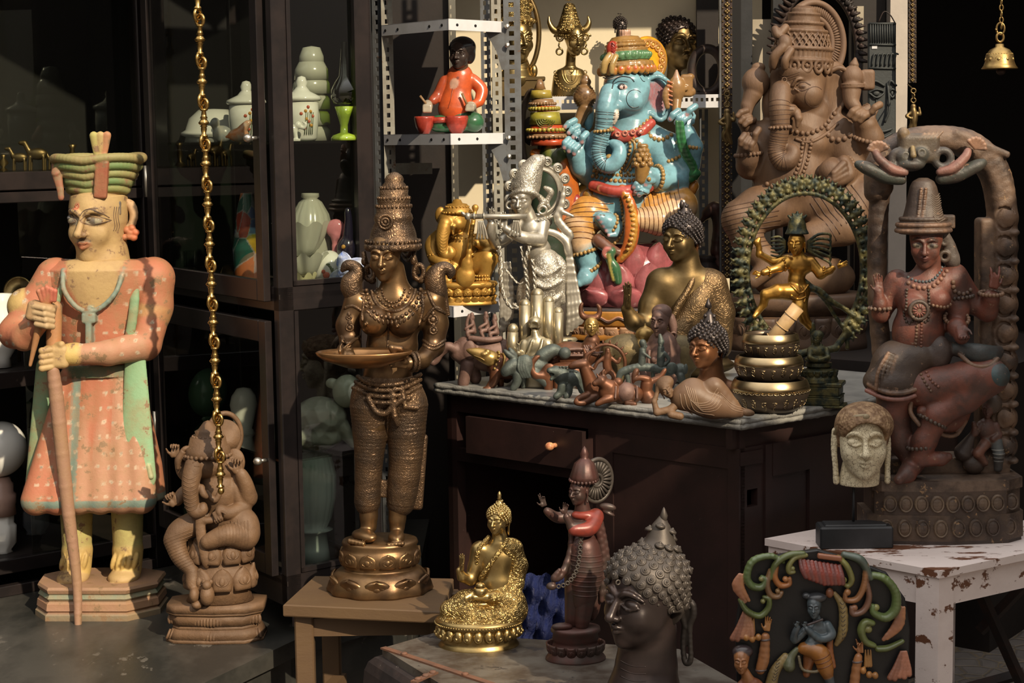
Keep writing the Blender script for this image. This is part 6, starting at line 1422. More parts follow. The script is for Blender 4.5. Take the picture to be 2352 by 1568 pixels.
b = MB(); b.box((1309,224,4),(48,3,30), bev=1); beadring(b, (1309,221,4),(0,1,0),45,44,2.2, sq=.65); F.part('pedestal', b, M_('dark_brass'))
# ---------------------------------------------------------------- dark painted goddess under a carved arch
F = Fig('goddess_statue', 'dark red-brown carved goddess under a scrolled wooden arch, on the white table', 'statue', (2165,1234),(2150,760), z=TZ)
skr = (.17,.055,.035); drk = (.075,.05,.035); blg = (.045,.055,.055); lgt = (.22,.125,.075)
s = SD(2.4, skr, 7)
head(s, (2120,552,-30),54, yaw=16, pitch=8, w=.98, eyes='open', ears=None, paint=dict(eye=(.30,.24,.16), iris=(.02,.02,.02), brow=(.05,.03,.02), lip=(.12,.02,.015), line=(.03,.02,.02)))
s.cone((2132,590,-10),(2130,625,-6),26,30, k=8); s.ell((2120,668,-4),(66,56,44), k=20); s.ell((2108,755,-4),(60,70,46), k=22); s.ell((2090,690,-38),(26,24,22), k=8); s.ell((2150,680,-36),(26,24,22), k=8)
s.ell((2180,640,4),(36,32,32), k=14); s.tube([(2190,640,6),(2200,700,0),(2196,740,-10)],[32,26,24], k=10); s.tube([(2192,745,-12),(2186,740,-50),(2192,760,-70)],[22,20,17], k=8)
s.tube([(2196,630,14),(2238,690,20),(2268,710,6)],[30,26,24], k=10); s.tube([(2268,710,4),(2272,680,-14)],[24,20], k=8)
s.tube([(2064,640,14),(2036,690,20),(2026,712,10)],[28,24,22], k=10); s.tube([(2026,712,8),(2020,690,-6),(2016,660,-10)],[20,15,10], k=6)
hand(s, mt((2276,640,-26),32, ry=165, rx=6, rz=12), curl=(10,60,65,12), thumb=(50,30), k=2); hand(s, mt((2190,748,-78),30, rz=175, rx=30), curl=(40,40,40,40), thumb=(40,30), k=2); hand(s, mt((2018,650,-8),26, rz=-8), curl=(6,6,8,10), k=2)
# crossed standing legs
s.tube([(2070,870,0),(2050,940,-6),(2062,1000,-10),(2090,1045,-14)],[56,38,30,24], k=14); s.tube([(2096,1050,-24),(2070,1072,-60),(2046,1080,-84)],[26,20,12], k=8)
s.tube([(2120,880,-30),(2200,860,-56),(2262,850,-50)],[48,40,38], k=14); s.tube([(2262,856,-50),(2200,900,-60),(2140,940,-54),(2112,1000,-50),(2100,1034,-46)],[38,34,30,26,22], k=12); s.tube([(2104,1040,-50),(2150,1040,-50),(2166,1036,-50)],[20,16,10], k=6)
F.part('body', s, mat('worn_wood_paint', None, .45, col2=(.05,.035,.03), nscale=14, nmix=.65, bump=.6, bscale=55, chips=(.24,.15,.10), chip_scale=50, chip_lo=.63))
wp = M_('worn_wood_paint')
c = SD(2.2, drk, 4); c.rev((2116,0,-22),[(10,404),(24,412),(30,424),(34,440),(40,470),(46,492),(50,500),(58,506),(60,520),(54,530)], k=2)
for y, r in ((496,50),(509,58),(522,60)): c.tube([(2116+r*math.cos(a), y, -22+r*math.sin(a)) for a in np.linspace(0,2*math.pi,30)],5, k=1, col=lgt if y > 500 else drk)
for i in range(12): c.line([(2126+i*.3,438+i*5),(2138,446+i*5),(2152+i*.5,440+i*5)],1.4,(.16,.12,.09))
for i in range(14): c.ell((2104-(i*.8),428+i*5.5,-54-i*.6),(3.5,3,4), k=1, col=lgt); c.ell((2114-(i*.8),428+i*5.5,-56-i*.6),(3.5,3,4), k=1, col=lgt)
c.tube([(2166,530,-10),(2178,560,0),(2186,590,4),(2196,600,4)],[10,16,20,8], n=12, k=3, col=(.12,.10,.085)); c.tor((2166,582,-14),10,5, k=1)
c.tor((2166,548,-14),8,4, k=1); F.part('crown', c, wp, label='tall brown crown with beaded edge')
j = MB(); j.col = lgt
for pts, r, cc in (([(2082,628),(2100,636),(2130,634),(2162,608)],4,(.10,.12,.13)),([(2080,640),(2100,650),(2134,646),(2170,616)],6,(.30,.15,.10)),([(2076,655),(2070,700),(2076,730),(2092,722)],4,drk),([(2122,656),(2124,700),(2120,726),(2100,726)],4,drk),([(2096,730),(2094,790),(2104,850),(2120,880)],4,lgt),([(2106,730),(2106,790),(2118,850),(2136,870)],4,(.28,.11,.07)),([(2132,690),(2160,694),(2178,684)],4.5,lgt),([(2182,640),(2186,660),(2210,668),(2226,660)],6,lgt)):
    j.col = cc; P = s.front(evenly([(p[0],p[1]) for p in pts], r*1.9))
    for p in P: j.ell(p, r*.95, nu=8, nv=6, col=cc)
q = s.front([(2098,700)])[0]; j.torus(q, 20,5, n=24, col=drk); j.ell(q, (17,17,8), col=lgt)
for a in np.radians(np.arange(0,360,30)): j.tube([q+np.array([5*math.cos(a),5*math.sin(a),-7]), q+np.array([15*math.cos(a),15*math.sin(a),-6])],1.8,5, col=(.25,.08,.06))
beadring(j, (2204,676,0),(.1,1,0),30,20,5, col=drk); beadring(j, (2272,668,-14),(0,1,.1),26,20,5, col=lgt); beadring(j, (2190,722,-30),(0,1,.6),27,18,5, col=lgt); beadring(j, (2128,952,-54),(.5,-1,0),33,20,5, col=drk); beadring(j, (2104,1012,-46),(.1,1,0),30,18,5, col=drk); beadring(j, (2022,700,4),(0,1,0),24,14,5, col=lgt)
F.part('jewellery', j, wp)
k = SD(2.4, drk, 6)
k.ell((2064,840,-4),(66,70,58), k=20, col=drk); k.ell((2050,866,-10),(70,40,58), k=14); k.ell((2100,810,-6),(58,44,52), k=14)
for i in range(7): k.tube([(2030+i*6,796+i*3,-50),(2006+i*10,836+i*3,-56),(2000+i*14,878,-56)],4, n=10, k=2, col=lgt if i%3 == 0 else drk)
k.tube([(1984,884,-30),(2020,898,-60),(2060,900,-66),(2096,890,-60)],5, n=14, k=2, col=(.30,.13,.10)); k.tube([(1988,870,-34),(2020,884,-60),(2060,886,-66),(2098,876,-62)],5, n=14, k=2, col=lgt)
k.tube([(2180,790,-30),(2230,800,-50),(2264,806,-40),(2290,800,-20)],[14,22,22,12], n=12, k=5, col=blg, flat=(1,.8)); k.tube([(2190,800,-56),(2216,824,-76),(2250,826,-76),(2276,812,-60)],5, n=14, k=2, col=lgt); k.ell((2268,850,-56),(36,33,38), k=4, col=(.05,.085,.09));
k.tube([(2110,930,-50),(2150,960,-30),(2190,960,-10),(2210,930,0),(2196,900,0)],[16,22,24,20,14], n=14, k=5, col=skr); k.tube([(2108,940,-70),(2144,980,-50),(2186,990,-34),(2214,960,-20)],4.5, n=16, k=2, col=lgt)
k.ell((2150,800,-30),(30,40,26), k=8, col=(.10,.07,.06)); k.tube([(2090,892,-40),(2080,930,-50),(2098,960,-60)],5, n=10, k=2, col=lgt)
F.part('skirt', k, wp, label='beaded layered skirt')
# arch behind
a_ = SD(3.0,(.16,.10,.065),6)
outer = [(2040,420,66),(2046,350,66),(2090,316,66),(2160,306,66),(2240,318,66),(2300,372,66),(2322,450,66),(2326,560,66),(2322,760,66),(2316,960,66),(2306,1090,66)]
for i in range(3): a_.tube([(x+i*-9,y+6+i*6,z-8) for x,y,z in outer],24, n=44, k=4, flat=(1,1.6))
a_.tube([(2050,1090,66),(2046,900,66),(2030,700,66),(2030,520,66),(2038,420,66)],22, n=20, k=4, flat=(1,1.3))
a_.box((2294,800,66),(34,300,34), rd=10, k=4); a_.box((2260,330,58),(70,8,40), rd=6, rot=(0,0,24), k=6)
for i in range(9):
    y = 500+i*66; a_.ell((2322,y,44),(28,32,34), k=3, col=(.17,.10,.06)); a_.tor((2312,y,22),20,3.5, k=1, sy=1.25, op='s'); a_.ell((2334,y+33,36),(16,9,26), k=3)
a_.box((2174,507,50),(30,16,12), rd=3, k=2)
a_.box((2180,1072,66),(150,22,44), rd=8, k=4); a_.rev((2180,340,66),[(60,0)], k=1) if False else None
F.part('arch', a_, mat('arch_wood', None, .5, col2=(.045,.028,.02), nscale=12, nmix=.85, bump=.9, bscale=40, chips=(.30,.18,.09), chip_scale=26, chip_lo=.615), label='weathered carved arch framing the goddess')
m_ = SD(2.2,(.05,.05,.042),5)
m_.box((2112,338,24),(46,34,40), rd=14, k=8, col=(.10,.075,.05)); m_.ell((2074,356,0),(22,20,24), k=5); m_.ell((2112,352,0),(24,22,26), k=5); m_.ell((2090,374,-4),(34,16,26), k=6); m_.tor((2076,354,-22),7,2.5, k=1, col=(.16,.15,.12)); m_.tor((2112,348,-24),8,2.5, k=1, col=(.16,.15,.12)); m_.cone((2092,336,-22),(2092,354,-30),5,7, k=2, col=(.25,.18,.08))
for i in range(5): m_.tube([(2110+i*10,318-i*1,-12),(2122+i*10,306-i*1,-8)],3.2, k=1, col=(.30,.19,.12))
m_.ell((2076,306,0),(14,16,16), k=3, col=(.25,.17,.09))
for sx, x0 in ((-1,2060),(1,2170)):
    m_.tor((x0+sx*-6,362,-6),18,9, k=3, col=(.06,.055,.05)); m_.tube([(x0-sx*16,392,-16),(x0+sx*14,384,-18),(x0+sx*42,360,-14),(x0+sx*50,346,-10)],[8,11,10,8], n=16, k=2, col=(.24,.115,.09)); m_.tube([(x0-sx*10,408,-4),(x0+sx*26,400,-4),(x0+sx*70,380,-4),(x0+sx*88,372,0)],[12,16,14,8], n=16, k=3, col=(.045,.05,.04))
    for i in range(7): a = math.radians(-160+i*22 if sx < 0 else -130+i*22); cx_, cy_ = (2016,346) if sx < 0 else (2236,340); m_.tube([(cx_,cy_,-8),(cx_+22*math.cos(a),cy_+22*math.sin(a),-12)],[3,5.5], k=1, col=(.34,.19,.12))
F.part('face_crest', m_, wp, label='dark grotesque mask with curling scrolls at the top of the arch')
t = SD(2.0,(.12,.05,.035),4); head(t, (2272,938,10),20, yaw=20, w=.95, ears=None, k=3); t.ell((2284,925,14),(22,24,20), k=4, col=drk); t.ell((2270,984,14),(24,26,20), k=8); t.tube([(2254,972,6),(2240,990,-2),(2236,968,-6)],[9,8,6], k=3); t.tube([(2290,975,8),(2296,996,4),(2280,1004,-6)],[9,8,6], k=3); t.ell((2280,1010,14),(24,18,20), k=6, col=drk); t.tube([(2290,1015,6),(2296,1040,0),(2296,1074,8)],[15,12,10], k=5, col=(.09,.10,.10)); t.tube([(2262,1018,0),(2244,1036,-10),(2262,1060,-4)],[13,11,8], k=4, col=(.2,.08,.05)); t.cone((2236,990,0),(2216,1036,10),6,22, k=6, col=(.05,.035,.03)); t.ell((2240,1064,10),(26,24,20), k=4, col=drk)
for i in range(4): t.ring((2294,1030+i*9,4), frame_from((0,1,0)),14,1.6,(.3,.3,.28))
F.part('attendant', t, wp, label='small carved attendant figure on the pedestal')
p = MB(); p.col = (.12,.075,.05);
def bl(x0, x1, y0, y1, r, cc): p.prism([(x0,-60),(x1-60,-70),(x1,-20),(x1,90),(x0,90)] if False else [(x0,-44),(x0+20,-60),((x0+x1)/2,-80),(x1-40,-66),(x1,-30),(x1,84),(x0,84)], y0, y1, col=cc)
Mx = np.eye(4); Mx[:3,:3] = np.array([[1,0,0],[0,0,1],[0,1,0]]); Mx[0,3] = 0; p.push(Mx)
bl(1992,2342,1088,1112,0,(.15,.10,.07)); bl(1998,2336,1112,1168,0,(.08,.05,.035)); bl(1982,2344,1166,1226,0,(.11,.07,.045)); bl(1986,2340,1224,1235,0,(.05,.035,.03)); p.pop()
for y0, y1, n_, zz, xa in ((1116,1164,9,-76,2016),(1170,1222,8,-78,2008)):
    for i in range(n_):
        x = xa+i*(2330-xa)/n_+14; z = np.interp(x, [1998,2018,2167,2296,2336],[-44,-60,-80,-66,-30])-5
        p.ell((x,(y0+y1)/2,z+6),(17,(y1-y0)*.42,10), col=(.13,.085,.055)); p.torus((x,(y0+y1)/2,z-1),14,2.5, n=18, m_=5, sy=(y1-y0)/40, col=(.16,.11,.07))
F.part('pedestal', p, M_('arch_wood'), smooth=False, label='dark carved pedestal with roundels')
# ---------------------------------------------------------------- dancing figure in a ring of flames
F = Fig('dancing_god_statue', 'small gilt dancing figure inside a big blackened oval ring of flames, on the desk', 'statue', (1888,927),(1850,620), z=DZ)
g = SD(1.6, k=4); head(g, (1828,555,-10),27, yaw=24, w=1.0, ears='mid'); g.cone((1832,572,0),(1836,592,2),11,14, k=4)
g.ell((1838,606,4),(32,24,22), k=10); g.ell((1830,640,4),(20,24,18), k=10); g.ell((1836,664,4),(26,20,22), k=8)
g.tube([(1812,598,0),(1790,610,-6),(1752,620,-18)],[13,11,8], k=4); hand(g, mt((1738,622,-20),15, rz=-70, rx=10), curl=(20,25,30,35), k=1); g.tube([(1810,592,6),(1778,598,14),(1746,580,10),(1744,566,8)],[11,9,8,6], k=4); g.tube([(1746,566,8),(1740,552,6),(1744,545,6)],[6,8,5], k=2)
g.tube([(1862,598,2),(1884,626,-6),(1902,618,-20),(1908,612,-24)],[13,12,8,7], k=4); hand(g, mt((1926,606,-28),15, rz=66, rx=0), curl=(6,6,8,8), k=1)
g.tube([(1818,666,-4),(1784,664,-16),(1756,670,-18)],[21,17,13], k=5); g.tube([(1756,670,-18),(1752,694,-10),(1738,712,-10),(1730,720,-18)],[12,9,7,5], k=3); g.tube([(1840,668,4),(1836,700,-6),(1848,730,6),(1862,748,6)],[20,17,12,9], k=5)
F.part('body', g, mat('gilt', (.62,.34,.07),.33,.9, col2=(.25,.12,.03), nscale=20, nmix=.6), label='gilt dancing body with four arms')
v = SD(1.8, k=3); v.rev((1830,0,-4),[(4,486),(14,494),(20,510),(22,522),(28,534)], k=2);
for i in range(5): v.tube([(1830,520,-6),(1818+i*6,500,-8),(1810+i*10,484+abs(i-2)*4,-8)],[5,4,3], k=1)
for i in range(6):
    v.tube([(1856,552+i*4,4),(1880,536+i*10,4),(1906,536+i*13,4),(1908,548+i*12,4)],[3,3.4,3,2.4], n=10, k=1); v.tube([(1804,550+i*4,4),(1790,540+i*9,6),(1772,542+i*8,6)],[3,3,2], n=8, k=1)
v.tube([(1850,660,10),(1880,664,10),(1910,690,10),(1950,712,16)],[7,8,7,5], n=12, k=2); v.tube([(1846,640,10),(1892,680,14),(1924,730,18)],[6,6,4], n=10, k=2)
for pts in ([(1838,672),(1862,690)],): pass
F.part('hair', v, M_('verdigris'), label='dark green streaming hair and headdress')
j = MB(); beadring(j, (1800,604,-4),(1,-.2,.2),13,12,3); beadring(j, (1764,618,-14),(1,-.2,.2),10,12,3); beadring(j, (1892,620,-12),(1,-.2,-.4),10,12,3); cord(g, j, [(1814,650),(1836,668),(1856,650)],3.4); cord(g, j, [(1812,672),(1830,682),(1852,676)],3.4); cord(g, j, [(1836,652),(1848,670),(1844,690)],3); F.part('jewellery', j, M_('gilt'))
rg = SD(2.4, k=3); C0 = (1852,618,20); RX, RY = 150,200
def el(a, k=1.0): return (C0[0]+RX*k*math.cos(a), C0[1]+RY*k*math.sin(a), C0[2])
A0, A1 = math.radians(-222+0), math.radians(52)
AA = np.linspace(math.radians(-228), math.radians(48),90)
rg.tube([el(a,.88) for a in AA],5, k=2); rg.tube([el(a,.97) for a in AA],5, k=2);
for i, a in enumerate(AA[::2]): rg.tube([el(a,.88), el(a+.03,.98)],4.5, k=2)
rr_ = random.Random(5)
for i, a in enumerate(np.linspace(math.radians(-228), math.radians(48),42)):
    p0 = np.array(el(a,.98)); o = np.array([math.cos(a), math.sin(a)*.9,0]); t = np.array([-math.sin(a), math.cos(a),0])
    rg.ell(p0+o*5,(9,9,8), k=3)
    for sgn in (-1,1):
        q1 = p0+o*12+t*sgn*6; q2 = p0+o*20+t*sgn*2+np.array([0,0,-5*sgn]); q3 = p0+o*27+t*sgn*7; rg.tube([p0+o*4, q1, q2, q3],[5,4.6,3.6,1.6], k=1)
    rg.ell(p0-o*9+np.array([0,0,-5]),(5,5,5), k=2)
rg.tube([(1944,710,16),(1960,722,18),(1980,740,20)],6, k=2); rg.tube([(1924,730,18),(1950,768,20),(1950,800,18)],5, k=2)
rg.tube([(1742,764,20),(1780,800,10),(1840,812,6),(1880,800,6)],[8,10,10,8], k=3); rg.tube([(1948,764,18),(1922,800,12),(1890,806,8)],[8,9,9], k=3); rg.tube([(1866,744,4),(1870,780,4),(1872,800,4)],[7,7,9], k=2)
F.part('flame_ring', rg, M_('verdigris'), label='blackened oval ring of flames')
w = SD(1.4, k=3); head(w, (1874,775,-14),15, yaw=20, ears='mid'); w.ell((1876,766,-12),(15,12,14), k=3); w.ell((1876,804,-10),(24,18,18), k=5); w.ell((1876,822,-12),(30,10,22), k=4); w.tube([(1858,800,-14),(1856,816,-26),(1872,820,-30)],[7,6,4], k=2); w.tube([(1896,800,-14),(1898,816,-26),(1882,820,-30)],[7,6,4], k=2); F.part('attendant', w, M_('verdigris'), label='tiny seated figure on the pedestal')
p = MB(); p.lathe([(0,830),(30,830),(31,838),(26,842),(34,846),(44,866),(46,874),(0,875)],(1880,0,-4),40, sq=.8); p.V[-1] += 0; petals(p, (1880,0,-4),38,846,872,16, th=4, sq=.8, tilt=-26, down=True)
for y0, y1, w_ in ((874,884,52),(884,904,46),(904,908,50),(908,926,48),(926,932,56)): p.box((1886,(y0+y1)/2,-2),(w_,(y1-y0)/2,36), bev=2, rot=(0,18,0))
F.part('pedestal', p, M_('verdigris'), smooth=False, label='stepped dark green pedestal with gold ornament')
# ---------------------------------------------------------------- singing bowls
yb = 947
metalb = mat('bowl_bronze', (.13,.095,.065),.36,.75, col2=(.07,.055,.045), nscale=14, nmix=.5)
rim = mat('bowl_rim', (.55,.42,.24),.30,1, col2=(.35,.26,.14), nscale=12, nmix=.5)
B0 = None
for i, (cx_, yt, yb_, r, lab) in enumerate(((1769,866,944,90,'largest dark engraved singing bowl, bottom of the stack of three'),(1766,812,880,79,'middle dark engraved singing bowl of the stack of three'),(1770,762,830,66,'smallest dark engraved singing bowl, top of the stack, holding a wooden mallet'))):
    if i == 0: F = Fig('singing_bowl', lab, 'bowl', (1769,942),(1769,870), z=DZ, group='stacked singing bowls'); Y0 = F.Y; off = 20
    else:
        F = Fig('singing_bowl', lab, 'bowl', (1769,942),(1769,870), z=DZ, group='stacked singing bowls')
        F.p0 = np.array([cx_, yb_, 0.]); F.w0 = F.w0+Vector(F.A@(np.array([cx_,yb_,0.])-np.array([1769,942,0.]))); F.e.location = F.w0; F.off = F.off*1.0
    b = MB(); H_ = yb_-yt; b.lathe([(0,yb_-2),(r*.66,yb_-4),(r*.88,yb_-H_*.25),(r,yb_-H_*.55),(r*.985,yt+H_*.20),(r*.93,yt+H_*.07),(r*.90,yt+3),(r*.86,yt+3),(r*.88,yt+H_*.2),(r*.90,yb_-H_*.5),(r*.66,yb_-8),(0,yb_-8)],(cx_,0,0),64); F.part('body', b, metalb)
    b = MB(); b.tube([(cx_+r*.90*math.cos(a), yt+2, r*.90*math.sin(a)) for a in np.linspace(0,2*math.pi,64,endpoint=False)],2.6,6, closed=True); b.lathe([(r*.905,yt+2),(r*.945,yt+H_*.09),(r*.992,yt+H_*.22),(r*1.006,yt+H_*.34),(r*1.0,yt+H_*.34),(r*.98,yt+H_*.2),(r*.9,yt+3)],(cx_,0,0),64, caps=False); F.part('rim', b, rim, label='polished brass rim')
    b = MB(); rg_ = random.Random(10+i)
    for q in range(9):   # engraved script around the visible side
        a = math.radians(-160+q*17.5); yy = yb_-H_*(.46 if i else .30); R = r*1.003
        def pt(da, dy):
            t = (yb_-(yy+dy))/H_; rad = np.interp(t, [0,.25,.55,.8],[.7*r,.885*r,r,.985*r])*1.004; return (cx_+rad*math.cos(a+da), yy+dy, rad*math.sin(a+da))
        b.tube([pt(-.09,-7), pt(.07,-7)],.9,4)
        k_ = rg_.randint(0,3)
        if k_ == 0: b.tube(spline([pt(-.04,-7),pt(-.07,0),pt(-.02,3),pt(.02,-2),pt(.05,4),pt(.03,12)],14),.9,4)
        elif k_ == 1: b.tube(spline([pt(.05,-6),pt(-.04,-3),pt(.03,1),pt(-.05,6),pt(.0,13)],14),.9,4)
        elif k_ == 2: b.tube(spline([pt(0,-7),pt(.0,2),pt(-.05,6)],8),.9,4); b.tube(spline([pt(.05,-7),pt(.06,2),pt(.03,12)],8),.9,4)
        else: b.tube(spline([pt(-.06,-4),pt(.0,-1),pt(-.06,3),pt(.02,8)],12),.9,4); b.tube([pt(.05,-7), pt(.05,5)],.9,4); b.tube(spline([pt(-.05,-10),pt(.0,-13),pt(.05,-10)],6),.8,4)
    if i == 0:
        for a in np.radians(np.arange(-165,-10,9)):
            yy = 893; b.tube(spline([(cx_+r*1.01*math.cos(a+t), yy+3*math.sin(t*22), r*1.01*math.sin(a+t)) for t in np.linspace(0,.13,6)],8),1.3,4)
    F.part('inscription', b, rim, label='engraved script band')
FB = F
F = Fig('bowl_mallet', 'pale wooden mallet with cord rings leaning in the top singing bowl', 'mallet', (1769,942),(1769,870), z=DZ)
w1 = np.array([1783,795,20.]); F.w0 = Vector(F.tr(w1))+F.w0; F.off = F.off; F.p0 = w1; F.off = np.zeros(3); F.e.location = F.w0
b = MB(); d = np.array([-44+94,-86,30.]); A_ = np.array([1756,806,20.]); B_ = np.array([1832,706,-2.])
b.tube([A_, A_+(B_-A_)*.5, B_],[15,15.5,16],18);
for t in (.28,.55,.8):
    q = A_+(B_-A_)*t; Fm = frame_from(B_-A_); b.tube([q+Fm[:,0]*16.4*math.cos(x)+Fm[:,2]*16.4*math.sin(x) for x in np.linspace(0,2*math.pi,20,endpoint=False)],1.2,5, closed=True)
F.part('stick', b, mat('mallet_wood', (.52,.34,.16),.5, col2=(.34,.2,.09), nscale=30, nmix=.5, chips=(.2,.1,.05), chip_scale=60, chip_lo=.68))
# ---------------------------------------------------------------- compact builder for the smaller pieces
def fig(name, label, cat, base, ctr, parts, z=None, Y=None, group=None, zset=None):
    F = Fig(name, label, cat, base, ctr, z=z, Y=Y, group=group)
    if zset is not None: F.w0.z = zset; F.e.location = F.w0
    for p in parts:
        pn, m_, vox, ops = p[:4]; lab = p[4] if len(p) > 4 else None
        mt_ = M_(m_) if isinstance(m_, str) else m_
        if vox:
            s = SD(vox, k=vox*2.5)
            for o in ops:
                kw = o[-1] if isinstance(o[-1], dict) else {}; a = o[1:-1] if kw else o[1:]
                if o[0] == 't': s.tube(*a, **({'n': 12 if len(a[0]) > 2 else None} | kw))
                elif o[0] == 'e': s.ell(*a, **kw)
                elif o[0] == 'h': head(s, *a, **kw)
                elif o[0] == 'b': s.box(*a, **kw)
                elif o[0] == 'hd': hand(s, mt(a[0], a[1], **a[2]), **kw)
                elif o[0] == 'l': s.line(*a)
                elif o[0] == 'r': rings(s, *a, **kw)
                elif o[0] == 'bh': buddha_hair(s, *a, **kw)
            g = s
        else:
            g = MB()
            for o in ops:
                kw = o[-1] if isinstance(o[-1], dict) else {}; a = o[1:-1] if kw else o[1:]
                if o[0] == 'tor': g.torus(*a, **kw)
                elif o[0] == 'la': g.lathe(*a, **kw)
                elif o[0] == 'e': g.ell(*a, **kw)
                elif o[0] == 'b': g.box(*a, **kw)
                elif o[0] == 't': g.tube(spline(a[0],14) if len(a[0]) > 2 else a[0], *( (np.interp(np.linspace(0,1,14), np.linspace(0,1,len(a[1])), a[1]) if np.size(a[1]) > 1 and len(a[0]) > 2 else a[1],)+a[2:]), **kw)
                elif o[0] == 'pe': petals(g, *a, **kw)
                elif o[0] == 'br': beadring(g, *a, **kw)
                elif o[0] == 'fn': o[1](g)
        F.part(pn, g, mt_, label=lab)
    return F
GN = dict
# ---------------------------------------------------------------- small carved wooden elephant-headed statue on the ledge
def _pl(g, w0, w1, y0, y1, cx_=497, dz=4, dep=62):
    sh_ = ((-1,-.45),(-.8,-.8),(.0,-1.0),(.66,-.95),(1,-.45),(1,.7),(.6,1),(-.7,1),(-1,.7)); n = len(sh_)
    V = [(cx_+w0*u, y0, dz+dep*w0/110*v) for u, v in sh_]+[(cx_+w1*u, y1, dz+dep*w1/110*v) for u, v in sh_]+[(cx_,y0,dz),(cx_,y1,dz)]
    Q = [(i,(i+1)%n,n+(i+1)%n,n+i) for i in range(n)]; T = [(2*n,(i+1)%n,i) for i in range(n)]+[(2*n+1,n+i,n+(i+1)%n) for i in range(n)]; g.add(V, T, Q)
def _wped(g):
    for q in ((110,112,1378,1396),(112,106,1396,1402),(104,98,1402,1426),(96,98,1426,1436),(98,112,1434,1456),(112,112,1456,1465)): _pl(g, *q)
    for i in range(30):
        t = i/29; x = 392+t*208; z = 4-61*(1-abs(t-.5)*.9); g.ell((x,1415,z+4 if t > .1 else z+12),(5,11,5)); g.tube([(x+ (t-.5)*-6,1436,z+7),(x+(t-.5)*8,1456,z-1)],[2.4,4],6)
D2 = (.10,.055,.03)
fig('elephant_god_statue', 'small brown carved wooden elephant-headed statue on the stone ledge beside the painted soldier', 'statue', (495,1464),(490,1220),[
 ('body', 'wood_brown', 1.6,[('e',(500,1130,8),(52,62,42)),('e',(505,1075,6),(46,34,34)),('e',(472,1060,-8),(46,36,38)),('e',(500,1064,-14),(24,20,24)),('t',[(452,1062,-36),(446,1100,-48),(448,1140,-46),(456,1164,-46),(472,1160,-46),(474,1150,-46)],[22,19,16,13,12,8],GN(n=20)),
  ('e',(538,1062,4),(24,32,10)),('t',[(470,1108,-46),(476,1122,-52),(484,1130,-50)],[7,6,3]),('t',[(548,1100,4),(572,1140,0)],[22,19]),('t',[(572,1144,-4),(566,1110,-14),(556,1084,-20)],[19,16,13]),('hd',(550,1066,-24),30,GN(rz=-4),GN(curl=(50,55,60,60))),
  ('t',[(540,1120,0),(562,1160,-6)],[22,18]),('t',[(560,1164,-10),(530,1170,-34),(512,1160,-44)],[17,14,11]),('hd',(508,1172,-54),26,GN(rz=150,rx=20),GN(curl=(60,60,60,60))),('t',[(440,1096,6),(420,1080,4),(412,1052,0)],[17,14,10]),('hd',(404,1034,-4),26,{},GN(curl=(50,50,50,50))),('t',[(444,1120,4),(420,1130,-6),(410,1146,-12)],[17,13,10]),('hd',(402,1140,-22),28,GN(rz=-30),GN(curl=(60,60,60,60))),
  ('t',[(500,1190,0),(556,1196,-10),(572,1222,-20)],[30,34,28]),('t',[(570,1230,-24),(530,1216,-48),(486,1230,-54)],[26,24,17]),('t',[(470,1190,0),(420,1210,-14),(404,1232,-20)],[28,26,24]),('t',[(404,1232,-22),(420,1270,-30),(446,1300,-34),(450,1330,-44)],[23,19,15,14]),('e',(456,1350,-54),(12,18,20)),
  ('r',(408,1215,-18),(440,1295,-32),26,18,12,D2,GN(r=2)),('r',(572,1226,-22),(500,1222,-50),30,20,10,D2,GN(r=2)),('l',[(452,1052),(462,1046),(474,1052)],1.3,D2),('l',[(456,1058),(466,1060)],1.3,D2),('e',(462,1054,-42),(5,4,6))]+[('l',[(432,1080+i*9),(448,1086+i*9),(462,1080+i*9)],1.2,D2) for i in range(9)]),
 ('crown', 'wood_brown', 0,[('la',[(0,964),(10,968),(22,984),(30,988),(28,996),(40,1002),(44,1020),(50,1024),(52,1038),(50,1046),(0,1048)],(478,0,-4),GN(n=36)),('br',(478,1042,-4),(0,1,0),52,26,5),('br',(478,1024,-4),(0,1,0),45,26,3.5),('br',(478,1000,-4),(0,1,0),34,20,3.5),('tor',(434,1036,-20),12,6,GN(n=18)),('t',[(426,1030,-20),(414,1050,-20),(412,1072,-16)],[8,8,5])]),
 ('halo', 'wood_brown', 0,[('tor',(510,1006,30),40,6,GN(rot=(0,-24,0),n=40,sy=1.3)),('la',[(0,-3),(38,-3),(38,3),(0,3)],(510,1006,32),GN(axis=(0,0,1),n=36)),]),
 ('sash', 'wood_brown', 2.0,[('t',[(466,1176,-42),(470,1220,-46),(480,1270,-50),(482,1290,-46)],[10,11,10,4],GN(flat=(1,.6))),('t',[(480,1120,-34),(500,1140,-36),(516,1110,-32)],5),('t',[(452,1178,-30),(480,1184,-42),(520,1180,-34)],7)]),
 ('lotus', 'wood_brown', 0,[('la',[(0,1230),(60,1236),(76,1270),(60,1286),(74,1300),(80,1330),(66,1350),(78,1376),(0,1378)],(505,0,6),GN(n=44,sq=.75)),('pe',(505,0,6),66,1238,1286,9,GN(th=12,sq=.75,tilt=14,ridge=True)),('pe',(505,0,6),72,1294,1346,9,GN(th=13,sq=.75,tilt=14,phase=.5)),('e',(486,1350,-62),(17,24,20)),('e',(486,1326,-68),(11,11,12)),('e',(478,1320,-62),(5,6,4)),('e',(494,1320,-62),(5,6,4)),('e',(462,1372,-50),(14,12,22))]),
 ('pedestal', 'wood_brown', 0,[('fn', _wped)])], z=LEDGE_Z)
